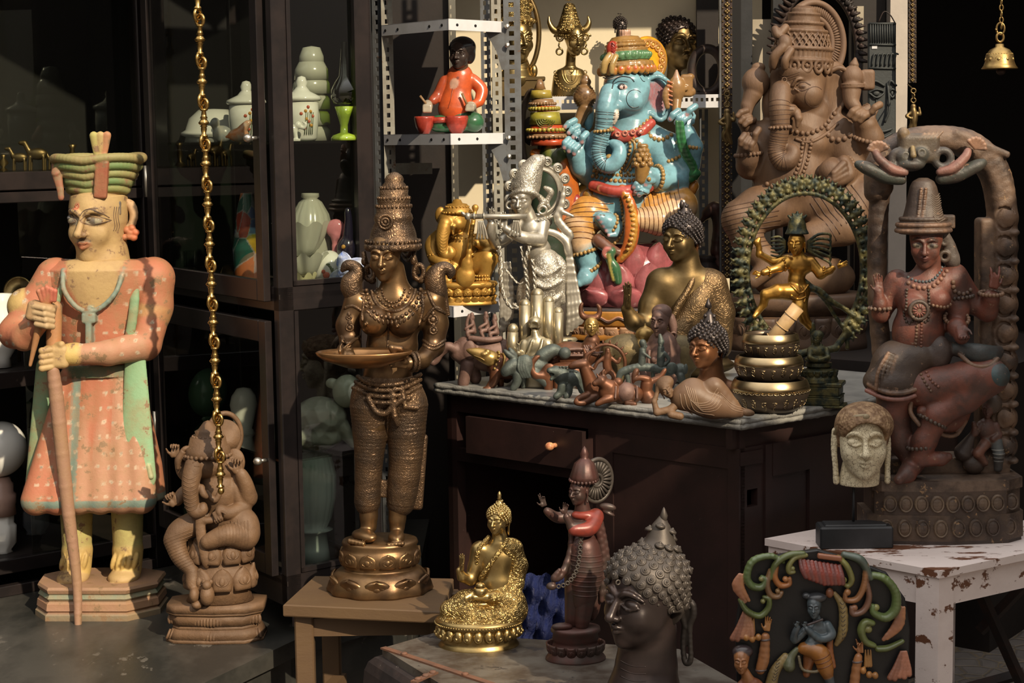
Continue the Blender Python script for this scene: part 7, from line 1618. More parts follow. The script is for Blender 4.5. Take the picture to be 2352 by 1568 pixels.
# ---------------------------------------------------------------- golden elephant-headed lute player on the rack
fig('elephant_god_statue', 'small golden elephant-headed figure playing a lute on the lowest white tray of the rack', 'statue', (1066,697),(1062,590),[
 ('body', 'gold_leaf', 1.6,[('e',(1060,572,6),(38,46,32)),('e',(1040,508,-4),(34,30,30)),('e',(1052,512,-20),(16,15,16)),('t',[(1024,512,-28),(1016,545,-34),(1018,572,-32),(1028,584,-32),(1038,578,-34),(1034,566,-34)],[16,14,12,10,9,5],GN(n=18)),('e',(1012,494,8),(13,20,8)),('e',(1072,528,-4),(10,30,8)),('t',[(1042,518,-34),(1042,534,-38)],[5,3]),
  ('t',[(1020,538,4),(994,560,0),(998,590,-14)],[19,17,14]),('t',[(998,592,-16),(1016,600,-34),(1030,604,-40)],[13,10,8]),('hd',(1034,604,-42),13,GN(rz=100,rx=10),GN(curl=(40,45,50,50))),('t',[(1096,552,6),(1122,566,2),(1112,572,-12)],[16,16,13]),('t',[(1110,566,-14),(1096,556,-34)],[11,9]),('hd',(1084,556,-40),14,GN(rz=-80,rx=8),GN(curl=(50,55,60,60))),
  ('t',[(1080,610,0),(1120,592,-12)],[24,26]),('t',[(1118,596,-14),(1114,625,-12),(1108,644,-14)],[22,15,13]),('e',(1104,650,-24),(18,8,18)),('t',[(1040,618,0),(1004,622,-10),(992,630,-16)],[24,22,16]),('t',[(1000,634,-20),(1030,642,-30)],[14,10])]+[('l',[(1012,530+i*7),(1020,534+i*7),(1030,529+i*7)],.9,(.3,.14,.02)) for i in range(7)]+[('l',[(1046,500),(1050,497),(1056,500)],1,(.3,.14,.02))]),
 ('crown', 'gold_leaf', 0,[('la',[(0,456),(8,458),(12,466),(22,468),(28,478),(34,484),(34,490),(0,492)],(1050,0,-2),GN(n=28,ripple=(14,.03))),('br',(1050,487,-2),(0,1,0),34,24,3),('br',(1050,474,-2),(0,1,0),26,20,2.6)]),
 ('lute', 'gold_leaf', 1.6,[('t',[(1092,482,-34),(1084,530,-44),(1076,600,-48)],[4,5,6]),('e',(1092,476,-32),(8,8,7)),('e',(1070,632,-44),(22,26,12)),('e',(1074,604,-46),(14,18,9))]),
 ('necklace', 'gold_leaf', 0,[('br',(1062,540,-6),(0,1,.2),26,20,3),('br',(998,586,-12),(0,1,-.3),15,14,3),('br',(1108,640,-14),(0,1,0),17,16,3.5),('br',(1108,632,-14),(0,1,0),17,16,3)]),
 ('pedestal', 'gold_leaf', 0,[('la',[(0,644),(76,646),(80,652),(76,658),(68,660),(70,672),(66,676),(66,680),(74,690),(78,694),(78,698),(0,698)],(1064,0,0),GN(n=44,sq=.62)),('pe',(1064,0,0),70,658,676,20,GN(th=5,sq=.62)),('pe',(1064,0,0),71,676,695,24,GN(th=5,sq=.62,tilt=-22,ridge=False))])], z=1.048)
# ---------------------------------------------------------------- wooden drummer on the middle tray
Rd = (.62,.11,.03); Gn = (.035,.14,.06)
fig('drummer_figure', 'glossy wooden drummer in an orange-red shirt and green trousers on the middle rack tray', 'figurine', (1040,303),(1035,200),[
 ('body', 'gloss_paint', 1.6,[('h',(1056,122,-6),34,GN(yaw=16,col=(.045,.03,.025),w=1.0,ears=None,eyes='open')),('t',[(1058,140,2),(1056,170,4)],[17,20],GN(col=(.12,.06,.03)))]),
 ('hair', 'gloss_paint', 1.6,[('e',(1062,106,4),(31,26,30),GN(col=(.012,.01,.01))),('e',(1078,122,8),(14,22,16),GN(col=(.012,.01,.01)))]),
 ('shirt', 'gloss_paint', 1.6,[('t',[(1056,172,6),(1050,210,2),(1046,246,0)],[30,30,40],GN(col=Rd,flat=(1,.8))),('t',[(1084,180,6),(1106,204,4),(1102,230,-8)],[14,13,11],GN(col=Rd)),('t',[(1100,232,-10),(1086,240,-22)],[11,10],GN(col=Rd)),('t',[(1022,182,6),(1006,214,2),(994,228,-12)],[13,11,10],GN(col=(.45,.08,.03))),('e',(1038,186,-24),(18,16,8),GN(col=(.62,.36,.26),op='p')),('l',[(1040,200),(1036,225),(1030,246)],1,(.2,.03,.01)),('e',(1052,176,-22),(4,4,8),GN(col=(.2,.05,.03),op='p'))]),
 ('trousers', 'gloss_paint', 1.6,[('e',(1052,262,4),(44,20,34),GN(col=Gn)),('e',(1086,278,-12),(26,24,30),GN(col=Gn)),('e',(1010,280,-8),(26,20,28),GN(col=Gn)),('e',(1040,290,-20),(40,12,24),GN(col=Gn))]),
 ('hand', 'gloss_paint', 1.4,[('e',(1082,242,-32),(13,12,12),GN(col=(.42,.36,.27))),('e',(983,240,-24),(12,15,12),GN(col=(.42,.36,.27)))]+[('t',[(1074+i*5,240,-42),(1072+i*5,250,-44)],3.5,GN(col=(.42,.36,.27))) for i in range(4)]+[('t',[(975+i*5,240,-34),(975+i*5,252,-36)],3.5,GN(col=(.42,.36,.27))) for i in range(4)]),
 ('drumstick', mat('stick_wood', (.25,.15,.07),.5),0,[('t',[(966,216,-34),(984,240,-32)],3,7),('t',[(1062,212,-38),(1074,238,-40)],3,7)]),
 ('drum', mat('drum_red', (.42,.05,.03),.3, col2=(.2,.03,.02), nscale=60),0,[('la',[(0,263),(23,263),(24,268),(20,286),(12,303),(0,303)],(976,0,-34),GN(n=16,fac=8)),('la',[(0,263),(25,263),(27,268),(22,288),(13,303),(0,303)],(1050,0,-40),GN(n=16,fac=8)),('t',[(990,272,-34),(1030,272,-38)],7,8),('tor',(976,264,-34),23,2.6,GN(rot=(90,0,0))),('tor',(1050,264,-40),26,2.6,GN(rot=(90,0,0)))])], Y=4.70*K, zset=1.549)
# ---------------------------------------------------------------- silver flute player
sil = 'silver'; sr = 'silver_relief'
def rope(g, pts, r=3.2, tw=6):
    P = evenly(pts, 2.5);
    for s_ in (0, math.pi):
        a = np.arange(len(P))*2*math.pi/tw*.5+s_; off = np.stack([np.cos(a)*r*.6,0*a, np.sin(a)*r*.6],1); g.tube(P+off, r*.7,5)
def _garl(g):
    rope(g, [(1216,560,-40),(1206,600,-44),(1212,660,-44),(1206,690,-44),(1186,702,-44),(1166,690,-40),(1152,650,-34),(1150,600,-30),(1146,560,-30)],4.5)
    rope(g, [(1222,590,-40),(1228,640,-42),(1226,690,-40),(1216,712,-40)],4); rope(g, [(1196,560,-38),(1204,610,-40),(1210,628,-40),(1196,646,-40),(1180,636,-36),(1160,610,-32)],2.5)
    rope(g, [(1180,690,-42),(1196,706,-42),(1214,700,-42),(1222,690,-40)],4)
def _hal(g):
    g.push(mt((1236,440,24),1, ry=-16));
    for R, r in ((50,4),(60,3)): g.torus((0,0,0), R, r, n=44, sy=1.05)
    g.lathe([(50,-2),(60,-2),(60,2),(50,2)], n=40, axis=(0,0,1), caps=False)
    for a in np.radians(np.arange(0,360,24)): g.lathe([(0,-3),(12,-3),(13,0),(12,3),(0,3)],(70*math.cos(a),72*math.sin(a),0),16, axis=(0,0,1)); g.torus((70*math.cos(a),72*math.sin(a),-4),8,1.6, n=14, m_=5); g.torus((70*math.cos(a),72*math.sin(a),-4),4,1.4, n=10, m_=5)
    g.pop()
fig('flute_player_statue', 'shiny silver flute-playing god with scalloped halo and pleated scarf, left of the blue statue', 'statue', (1245,868),(1215,590),[
 ('body', sil, 1.6,[('h',(1198,456,-8),37,GN(yaw=16,pitch=8,w=1.0,ears=None)),('t',[(1208,478,2),(1216,500,4)],[15,18]),('e',(1222,530,4),(32,34,24)),('e',(1236,575,4),(30,34,24)),('e',(1250,608,4),(34,30,28)),('t',[(1244,512,4),(1240,545,-12)],[19,17]),('t',[(1240,548,-16),(1200,540,-40),(1162,520,-46)],[15,13,9]),('hd',(1158,508,-48),22,GN(rz=0,rx=-8,ry=20),GN(curl=(4,6,8,20),k=1)),('t',[(1196,510,8),(1160,545,2),(1140,556,-10)],[16,14,13]),('t',[(1140,556,-12),(1128,530,-36),(1130,508,-44)],[13,11,8]),('hd',(1130,496,-44),19,GN(rz=6,ry=20),GN(curl=(4,4,6,8),k=1)),('t',[(1250,640,0),(1256,700,-4),(1246,770,-8)],[30,24,14]),('t',[(1236,650,4),(1222,720,0),(1226,770,4)],[28,20,13]),('e',(1240,776,-20),(10,7,20)),('e',(1216,776,-8),(16,7,10))]),
 ('crown', sr, 1.5,[('t',[(1207,428,-4),(1218,396,-2),(1232,370,0)],[33,27,17],GN(k=3)),('t',[(1173,446,-20),(1190,436,-34),(1216,436,-34),(1236,446,-24)],4.5),('e',(1244,366,0),(10,12,8)),('t',[(1238,450,0),(1246,462,0),(1238,478,-4)],[6,6,5]),('t',[(1252,430,0),(1266,440,0),(1256,462,0),(1262,476,0)],[5,6,5,3]),('t',[(1190,400,10),(1172,420,10),(1180,440,6)],[6,6,4])]),
 ('halo', sil, 0,[('fn',_hal)]),
 ('flute', sil, 0,[('t',[(1074,490,-58),(1210,492,-56)],6,12),('tor',(1090,490,-58),7,2,GN(rot=(0,90,0))),('tor',(1112,490,-58),7,2,GN(rot=(0,90,0))),('e',(1076,490,-58),(8,9,8)),('e',(1066,484,-58),(7,4,4),GN(rot=(0,0,40)))]+[('t',[(1100+i*3,500,-58),(1100+i*5,520,-58),(1096+i*8,542,-56)],[1.5,2.5,3]) for i in range(4)]+[('t',[(1180+i*3,500,-56),(1176+i*6,520,-56),(1170+i*8,536,-56)],[1.5,2.5,3]) for i in range(4)]),
 ('earring', sil, 0,[('tor',(1246,480,-10),9,3,GN(n=20)),('tor',(1171,468,-14),8,3,GN(n=20)),('br',(1150,524,-44),(1,.2,0),11,14,2.4),('br',(1246,500,4),(.2,1,0),22,18,3)]),
 ('skirt', sr, 1.8,[('t',[(1252,606,0),(1256,640,-2),(1256,700,-4),(1246,756,-8)],[38,40,32,16],GN(k=5)),('t',[(1232,650,6),(1222,710,2),(1226,750,4)],[34,24,15],GN(k=5)),('t',[(1222,610,-30),(1250,626,-40),(1284,610,-30)],5),('t',[(1224,640,-36),(1254,654,-42),(1288,640,-30)],5),('t',[(1230,676,-30),(1258,690,-38),(1286,674,-26)],5),('t',[(1276,590,-8),(1286,600,-10),(1292,620,-12),(1290,660,-14),(1292,690,-14)],[9,10,10,6,7]),('e',(1202,680,4),(16,44,12))]),
 ('scarf', sil, 1.6,[('t',[(1244,528,10),(1276,536,12),(1300,556,12),(1306,580,10)],[7,8,9,9],GN(flat=(1,.7))),('t',[(1296,430,20),(1290,470,18),(1280,500,16),(1296,524,14),(1310,540,14),(1300,556,12)],[4,8,10,9,8,6],GN(flat=(1,.6))),('t',[(1292,486,14),(1316,496,10)],[6,3])]+[('t',[(1303+i*3,580,10),(1304+i*6,640,6),(1306+i*10,730-i*3,0),(1304+i*10,766-i*8,0)],[3,4,6,4],GN(flat=(1,.7))) for i in range(4)]+[('t',[(1150+i*7,600,10),(1152+i*8,680,10),(1150+i*8,770-i*14,8)],[3,5,5],GN(flat=(1,.5))) for i in range(4)]),
 ('garland', sr, 0,[('fn',_garl)]),
 ('pedestal', 'nickel_brass', 0,[('la',[(0,774),(78,775),(82,780),(74,786),(62,792),(60,830),(66,846),(80,862),(80,872),(0,872)],(1246,0,0),GN(n=44,sq=.45)),('pe',(1246,0,0),70,836,866,20,GN(th=5,sq=.45,tilt=-20,ridge=False))])], z=DZ)
# ---------------------------------------------------------------- small Buddha in front of an upright hand
def _fing(g, x, y0, y1, w, z=6):
    g.tube([(x,y0+w,z),(x,y1,z)], w, 16); g.ell((x,y0+w,z),(w,w,w), nu=16, nv=10)
    for f in (.3,.36,.62,.68): yy = y0+(y1-y0)*f; g.torus((x,yy,z), w+.3,1.4, rot=(90,0,0), n=20, m_=5)
def _hnd(g):
    for q in ((1206,686,815,14),(1234,662,815,15),(1260,680,815,13),(1282,706,815,12)): _fing(g, *q)
    g.tube([(1188,820,-6),(1176,790,-8),(1178,760,-8)],[15,14,13],14); g.ell((1178,754,-8),(13,14,13)); g.box((1238,825,6),(56,26,16), bev=8)
fig('hand_buddha_statue', 'pale gold palm-sized Buddha sitting against five upright fingers, in front of the silver flute player', 'statue', (1232,884),(1232,770),[
 ('hand', 'nickel_brass', 0,[('fn',_hnd)], 'upright five-fingered hand'),
 ('body', 'nickel_brass', 1.3,[('h',(1228,746,-26),19,GN(yaw=8,ears='mid')),('bh',(1228,745,-26),19.5,GN(yaw=8,top=.8)),('t',[(1228,760,-22),(1230,772,-22)],[9,12]),('e',(1230,790,-20),(32,24,18)),('e',(1230,815,-18),(28,26,18)),('t',[(1204,786,-22),(1198,812,-26),(1190,804,-40)],[11,9,7]),('hd',(1190,794,-44),11,GN(ry=30),GN(curl=(5,5,5,5),k=1)),('t',[(1258,786,-18),(1262,812,-22),(1244,828,-36)],[11,10,7]),('e',(1230,842,-24),(54,14,26)),('t',[(1222,776,-38),(1214,800,-42),(1204,824,-38)],2.5),('t',[(1246,776,-34),(1238,800,-42),(1216,822,-42)],2.5)]),
 ('pedestal', 'nickel_brass', 0,[('la',[(0,842),(56,842),(58,848),(50,860),(58,882),(60,888),(0,888)],(1232,0,-8),GN(n=40,sq=.5))])], z=DZ)
# ---------------------------------------------------------------- dark flute player in front of the desk
def _dkh(g):
    g.push(mt((1372,1106,16),1, ry=-34)); g.torus((0,0,0),42,5, n=44, sy=1.15); g.torus((0,0,0),14,4, n=20)
    for a in np.radians(np.arange(0,360,15)): g.tube([(12*math.cos(a),14*math.sin(a),0),(38*math.cos(a),43*math.sin(a),-3)],[2,4.5],6)
    g.lathe([(0,2),(42,2),(42,6),(0,6)], n=36, axis=(0,0,1)); g.pop()
def _belt(g):
    for p in evenly([(1335,1204,-30),(1332,1240,-34),(1328,1280,-36),(1318,1310,-36),(1300,1330,-36),(1282,1336,-34)],11): g.torus(p, 4.2,2, n=12, m_=5)
mp_ = mat('maroon_patina', (.085,.035,.028),.42,.35, col2=(.05,.045,.038), nscale=16, nmix=.6, bump=.2, bscale=60)
fig('flute_player_statue', 'dark maroon carved flute player with a wheel halo, standing left of the blackened head', 'statue', (1322,1512),(1325,1280),[
 ('body', mp_, 1.7,[('h',(1330,1126,-8),30,GN(yaw=44,w=1.05,ears='mid')),('t',[(1336,1148,0),(1338,1172,2)],[15,19]),('e',(1340,1200,4),(34,34,24)),('e',(1340,1250,4),(32,34,24)),('t',[(1368,1188,4),(1350,1204,-24),(1312,1200,-40)],[17,15,11]),('t',[(1312,1200,-40),(1300,1176,-44)],[10,8]),('hd',(1296,1160,-46),18,GN(rz=10),GN(curl=(20,24,28,30),k=1)),('t',[(1312,1186,10),(1280,1186,0),(1256,1168,-14)],[14,11,8]),('hd',(1248,1148,-18),18,GN(rz=-16),GN(curl=(6,6,30,30),k=1)),('t',[(1350,1290,0),(1344,1360,-6),(1336,1430,-10)],[30,25,16]),('t',[(1324,1290,4),(1318,1370,4),(1312,1430,4)],[28,20,14]),('e',(1290,1432,-20),(24,9,12))]),
 ('crown', mp_, 0,[('la',[(0,1024),(5,1030),(10,1042),(8,1050),(12,1054),(22,1062),(28,1080),(32,1092),(32,1104),(0,1106)],(1342,0,-2),GN(n=30,ripple=(12,.05))),('br',(1340,1100,-4),(0,1,.1),31,22,4)]),
 ('halo', 'grey_patina', 0,[('fn',_dkh)], 'grey wheel-shaped halo'),
 ('sleeve', mat('red_patina', (.24,.04,.025),.35,.1, col2=(.1,.03,.025), nscale=30),1.7,[('t',[(1368,1186,2),(1352,1206,-26),(1316,1206,-42)],[19,17,13]),('e',(1340,1180,-6),(28,12,18))], 'worn red sleeve'),
 ('shawl', mp_, 1.8,[('t',[(1372,1196,6),(1384,1280,10),(1382,1380,8)],[8,10,6]),('t',[(1382,1200,6),(1396,1290,10),(1394,1400,6)],[5,6,3]),('t',[(1312,1200,-4),(1310,1260,-10),(1290,1310,-24),(1272,1318,-30),(1284,1300,-30)],[6,7,8,7,5]),('e',(1266,1336,-30),(12,9,10)),('e',(1396,1166,10),(20,9,8),GN(rot=(0,0,10))),('e',(1398,1180,10),(16,5,7),GN(rot=(0,0,24)))]),
 ('skirt', mp_, 1.7,[('t',[(1342,1260,2),(1346,1310,-2),(1340,1380,-4)],[36,38,26]),('r',(1346,1262,0),(1340,1370,-4),38,30,9,(.17,.08,.06),GN(r=4)),('e',(1360,1360,20),(24,70,14))]),
 ('girdle', 'grey_patina', 0,[('fn',_belt)], 'chain of small rings'),
 ('pedestal', mp_, 0,[('la',[(0,1436),(56,1438),(58,1446),(52,1452),(54,1464),(50,1469),(52,1476),(64,1500),(70,1508),(70,1514),(0,1514)],(1322,0,0),GN(n=44,sq=.8)),('pe',(1322,0,0),60,1472,1505,16,GN(th=6,sq=.8,tilt=-24,down=True))])], z=KZ)
# ---------------------------------------------------------------- animals and small figures on the desk
rb = mat('red_bronze', (.17,.065,.03),.45,.45, col2=(.07,.035,.022), nscale=20, nmix=.6, bump=.15, bscale=80)
gr = mat('green_patina', (.10,.12,.105),.5,.4, col2=(.05,.055,.05), nscale=30, nmix=.6, bump=.4, bscale=120)
pk = mat('pink_patina', (.20,.115,.09),.55,.2, col2=(.11,.06,.045), nscale=26, nmix=.6, bump=.3, bscale=140)
ob = mat('olive_brass', (.20,.15,.07),.5,.6, col2=(.09,.07,.04), nscale=22, nmix=.6, bump=.4, bscale=140)
ye = mat('yellow_bronze', (.45,.30,.10),.34,.7, col2=(.25,.14,.05), nscale=20, nmix=.5)
def rid(x, y, h, lean=0): return [('h',(x,y,0),h,GN(ears=None,yaw=60)),('e',(x,y-h*1.1,0),(h*.6,h*.8,h*.6)),('t',[(x+1,y+h,0),(x+4+lean,y+h*3.6,0)],[h*.7,h*.9]),('t',[(x+2,y+h*1.5,-6),(x-h*1.4,y+h*2.4,-10),(x-h*2,y+h*3,-8)],[h*.35,h*.3,h*.25]),('t',[(x+3+lean,y+h*3.4,-6),(x-h*1.3,y+h*3.8,-12),(x-h*.6,y+h*5.6,-13)],[h*.5,h*.45,h*.3])]
fig('elephant_figurine', 'pinkish bronze elephant carrying three riders, at the left end of the desk', 'figurine', (1085,882),(1100,800),[
 ('body', pk, 1.6,[('e',(1130,815,4),(58,40,34)),('e',(1074,806,0),(34,36,28)),('e',(1052,806,-6),(20,22,18)),('t',[(1046,800,-14),(1028,792,-18),(1014,806,-16),(1004,824,-14),(994,830,-14),(990,818,-14)],[11,9,7,6,5,4],GN(n=16)),('t',[(1030,800,-14),(1014,812,-16)],[6,3]),('e',(1080,800,-26),(14,22,6)),('t',[(1074,836,-14),(1068,860,-14),(1064,878,-14)],[15,12,12]),('t',[(1080,836,14),(1090,860,14),(1092,872,14)],[15,12,12]),('t',[(1160,840,-12),(1164,866,-12)],[17,13]),('t',[(1168,836,12),(1172,862,12)],[17,13]),('l',[(1042,786),(1048,782),(1056,786)],1,(.05,.03,.02))]),
 ('rider', pk, 1.2, rid(1084,732,8)),('rider', pk, 1.2, rid(1116,730,8)),('rider', pk, 1.2, rid(1136,736,8)),
 ('saddle', pk, 1.4,[('t',[(1080,774,-20),(1120,778,-26),(1150,776,-18)],6),('t',[(1078,722,-6),(1072,744,-8),(1078,768,-10)],3)])], z=DZ)
fig('boar_figurine', 'yellow-faced red bronze boar with a collar near the left desk edge', 'figurine', (1140,888),(1130,845),[
 ('body', rb, 1.5,[('e',(1170,844,6),(52,28,24)),('e',(1142,838,0),(24,26,22)),('t',[(1140,850,-12),(1134,874,-14),(1124,886,-16)],[14,9,7]),('e',(1120,889,-20),(12,5,8)),('t',[(1196,856,-8),(1200,886,-8)],[12,8]),('t',[(1146,858,14),(1150,884,14)],[12,8])]),
 ('head', ye, 1.4,[('t',[(1128,822,-10),(1100,810,-14),(1074,801,-16)],[18,13,3]),('e',(1112,810,-26),(7,5,6)),('e',(1120,806,-24),(6,7,4)),('l',[(1088,812),(1104,818),(1114,824)],1.2,(.08,.05,.02))],'shiny yellow pointed snout'),
 ('collar', ye, 0,[('br',(1136,832,-2),(1,.4,.2),26,16,3.4),('tor',(1148,836,0),24,3,GN(rot=(0,70,20)))])], z=DZ)
fig('donkey_figurine', 'dark grey patinated saddled animal with upright ears beside the yellow-faced boar', 'figurine', (1200,894),(1200,850),[
 ('body', gr, 1.5,[('e',(1215,842,4),(46,24,22)),('e',(1180,842,-4),(22,20,18)),('t',[(1180,836,-8),(1166,846,-14),(1160,852,-14)],[16,12,9]),('t',[(1182,822,-8),(1168,812,-10),(1158,802,-10)],[6,6,2]),('t',[(1184,818,0),(1176,808,0),(1170,800,0)],[5,5,2]),('t',[(1190,856,-12),(1186,878,-12),(1178,890,-14)],[12,8,6]),('t',[(1226,854,-10),(1246,872,-10),(1256,884,-10)],[12,8,5]),('t',[(1200,856,14),(1202,888,14)],[11,6]),('t',[(1244,820,6),(1270,806,10),(1292,812,10)],[16,14,6])]),
 ('saddle', gr, 1.3,[('e',(1206,838,-14),(20,26,12))]+[('t',[(1192+i*5,818,-16),(1190+i*6,842,-24),(1200+i*6,864,-20)],2.2) for i in range(4)]+[('e',(1297,812,0),(14,14,12))])], z=DZ)
fig('elephant_figurine', 'small glossy reddish brown elephant with raised trunk behind the blue-grey lion', 'figurine', (1280,893),(1280,855),[
 ('body', rb, 1.4,[('e',(1300,854,8),(46,22,22)),('e',(1256,854,0),(20,20,18)),('t',[(1250,862,-8),(1230,858,-12),(1221,842,-12),(1224,828,-12),(1234,818,-12)],[11,9,7,5,4],GN(n=16)),('t',[(1230,818,-12),(1238,816,-12)],3),('e',(1262,848,-14),(14,16,5)),('e',(1246,854,-14),(3,3,3)),('t',[(1258,868,-6),(1260,892,-6)],[12,10]),('t',[(1278,868,14),(1280,890,14)],[11,9]),('t',[(1330,864,0),(1332,890,0)],[12,10])])], z=DZ)
fig('lion_figurine', 'blue-grey patinated roaring lion in front of the reddish elephant', 'figurine', (1300,912),(1300,870),[
 ('body', gr, 1.3,[('e',(1312,868,0),(26,20,18)),('e',(1290,862,-4),(20,22,18)),('e',(1276,852,-8),(16,14,14)),('t',[(1270,850,-14),(1262,848,-16)],[8,7]),('t',[(1272,862,-12),(1266,868,-14)],[5,4]),('e',(1266,857,-18),(6,4,6),GN(op='s',k=1)),('t',[(1292,880,-10),(1286,900,-10),(1276,908,-14)],[10,7,6]),('t',[(1306,884,-6),(1306,900,-8),(1300,909,-12)],[9,7,6]),('t',[(1330,876,2),(1336,898,2)],[11,7]),('t',[(1336,860,0),(1352,856,4),(1362,862,4)],[4,4,3])]),
 ('mane', gr, 0,[('fn', lambda g: [g.tube([(1286+13*math.cos(a)*1.2+r_,858+17*math.sin(a),-16+abs(math.cos(a))*8),(1292+17*math.cos(a)*1.2+r_,862+22*math.sin(a),-12)],[2.4,1.2],5) for r_ in (0,8,16) for a in np.radians(np.arange(0,360,24))])])], z=DZ)
fig('deer_figurine', 'seated reddish bronze deer with upright horns in the middle of the desk edge', 'figurine', (1350,920),(1350,860),[
 ('body', rb, 1.3,[('t',[(1340,838,-4),(1352,868,0),(1362,896,4)],[11,15,20]),('t',[(1342,834,-4),(1322,836,-8),(1310,840,-8)],[11,8,5]),('e',(1375,902,8),(30,18,20)),('t',[(1344,830,-4),(1348,814,-4),(1368,803,-4)],[4,3.5,1.5]),('t',[(1342,828,0),(1344,812,2),(1340,800,2)],[4,3,1.5]),('t',[(1350,838,-6),(1362,846,-10)],[4,3]),('t',[(1350,906,-10),(1330,912,-16),(1322,920,-20)],[9,6,5]),('t',[(1366,910,-10),(1340,922,-16),(1324,922,-20)],[9,6,5]),('e',(1326,838,-12),(2,2,2))])], z=DZ)
fig('bull_figurine', 'polished red bronze resting bull with a saddle cloth, right of the deer', 'figurine', (1415,928),(1420,890),[
 ('body', rb, 1.3,[('e',(1440,906,4),(38,24,22)),('e',(1400,900,0),(26,26,20)),('t',[(1398,888,-2),(1382,876,-6)],[18,13]),('t',[(1380,872,-8),(1366,878,-12)],[12,7]),('e',(1420,878,2),(11,11,10)),('t',[(1390,868,-4),(1384,856,-4),(1388,848,-4)],[4,3,1.5]),('t',[(1376,866,-12),(1370,856,-12)],[3.5,1.5]),('t',[(1402,912,-12),(1386,916,-18),(1370,924,-20)],[10,7,5]),('t',[(1440,924,-14),(1456,926,-18)],[7,6])]),
 ('saddle_cloth', pk, 1.3,[('e',(1438,902,1),(24,24,24)),('t',[(1414,886,-16),(1412,910,-20)],2.5),('t',[(1462,886,-16),(1462,912,-18)],2.5)])], z=DZ)
fig('double_rider_figurine', 'green patinated long elephant-headed beast with two riders, at the centre right of the desk', 'figurine', (1505,905),(1500,835),[
 ('body', gr, 1.3,[('t',[(1422,890,0),(1422,862,0),(1434,850,0),(1470,842,0),(1510,846,0),(1540,852,0)],[5,6,8,9,9,10],GN(n=20)),('e',(1562,850,-4),(15,16,13)),('t',[(1562,862,-12),(1566,878,-14),(1560,892,-12)],[9,6,4]),('e',(1542,844,-14),(13,14,4)),('e',(1574,846,-14),(5,12,4)),('t',[(1526,856,-4),(1530,880,-4),(1526,900,-4)],[6,4,4]),('t',[(1440,856,8),(1444,880,8),(1442,902,8)],[6,4,4]),('t',[(1500,852,8),(1502,900,8)],[5,4])]),
 ('rider', gr, 1.2,[('h',(1478,793,0),10,GN(ears=None,yaw=-60)),('e',(1476,786,0),(8,8,8)),('t',[(1476,804,0),(1474,838,0)],[8,9]),('t',[(1478,810,-6),(1492,820,-8)],[4,3])]),('rider', gr, 1.2,[('h',(1518,790,0),9,GN(ears=None,yaw=20)),('t',[(1518,784,0),(1516,770,0)],[8,4]),('t',[(1518,800,0),(1518,838,0)],[8,10]),('t',[(1526,810,-4),(1536,826,-4),(1526,838,-4)],[4,3,3])])], z=DZ)
fig('man_bust', 'pink-brown bust of a man with cap and large earrings in front of the brass Buddha', 'figurine', (1500,890),(1500,800),[
 ('body', pk, 1.4,[('h',(1516,738,-6),34,GN(yaw=26,w=.82,eyes='open',ears=None)),('t',[(1520,762,0),(1522,790,0)],[12,14]),('t',[(1522,792,4),(1518,840,0),(1512,890,0)],[34,34,28]),('e',(1496,806,2),(20,22,18)),('e',(1546,806,4),(18,20,18)),('t',[(1548,806,4),(1552,850,4),(1540,884,-6)],[12,10,8]),('t',[(1490,808,2),(1478,846,0),(1486,880,-8)],[10,9,7])]),
 ('cap', pk, 1.4,[('e',(1520,716,0),(23,18,24)),('t',[(1540,730,6),(1546,750,6),(1548,768,4)],[10,9,5])]),
 ('necklace', pk, 0,[('t',[(1490,800,-26),(1488,830,-32),(1504,848,-34),(1520,840,-34),(1534,806,-28)],3.5,7),('e',(1500,822,-32),(7,7,4)),('e',(1514,830,-34),(6,8,4)),('tor',(1546,770,-4),7,2.5),('br',(1548,836,4),(0,1,0),12,12,2.5)])], z=DZ)
fig('bull_figurine', 'dark red carved bull with a horned bronze mask-like head, lying behind the small animals', 'figurine', (1330,884),(1330,790),[
 ('body', rb, 1.6,[('e',(1310,820,6),(56,36,28)),('t',[(1352,812,0),(1360,784,-2)],[26,18]),('t',[(1270,830,-6),(1262,872,-8)],[16,12]),('t',[(1340,838,-6),(1342,872,-8)],[18,13])]),
 ('head', ye, 1.4,[('h',(1358,748,-8),22,GN(yaw=-4,ears='mid'))]),
 ('horns', rb, 1.4,[('t',[(1346,730,0),(1336,722,0),(1334,706,0),(1338,696,0)],[7,5,4,2]),('t',[(1368,730,0),(1376,722,0),(1377,708,0),(1372,700,0)],[7,5,4,2]),('e',(1358,730,0),(18,8,14))]),
 ('harness', pk, 0,[('t',[(1262,802,-20),(1290,800,-26),(1330,798,-26),(1352,802,-26)],3.5,7),('t',[(1262,812,-24),(1300,812,-30),(1346,812,-30)],3,7)]+[('t',[(1340+i*5,790,-22),(1350+i*5,806,-28),(1372+i*4,812-i*2,-24)],2.4,6) for i in range(4)]+[('e',(1268+i*10,808,-27),3.6) for i in range(8)])], z=DZ)
def _shr(g):
    g.torus((1392,835,0),44,4, n=36, a0=150, a1=390)
    for a in np.radians(np.arange(190,352,18)): g.tube([(1392+44*math.cos(a),835+44*math.sin(a),0),(1392+56*math.cos(a),835+56*math.sin(a),0)],[4,1],6)
    g.box((1394,884,2),(34,6,12), bev=2)
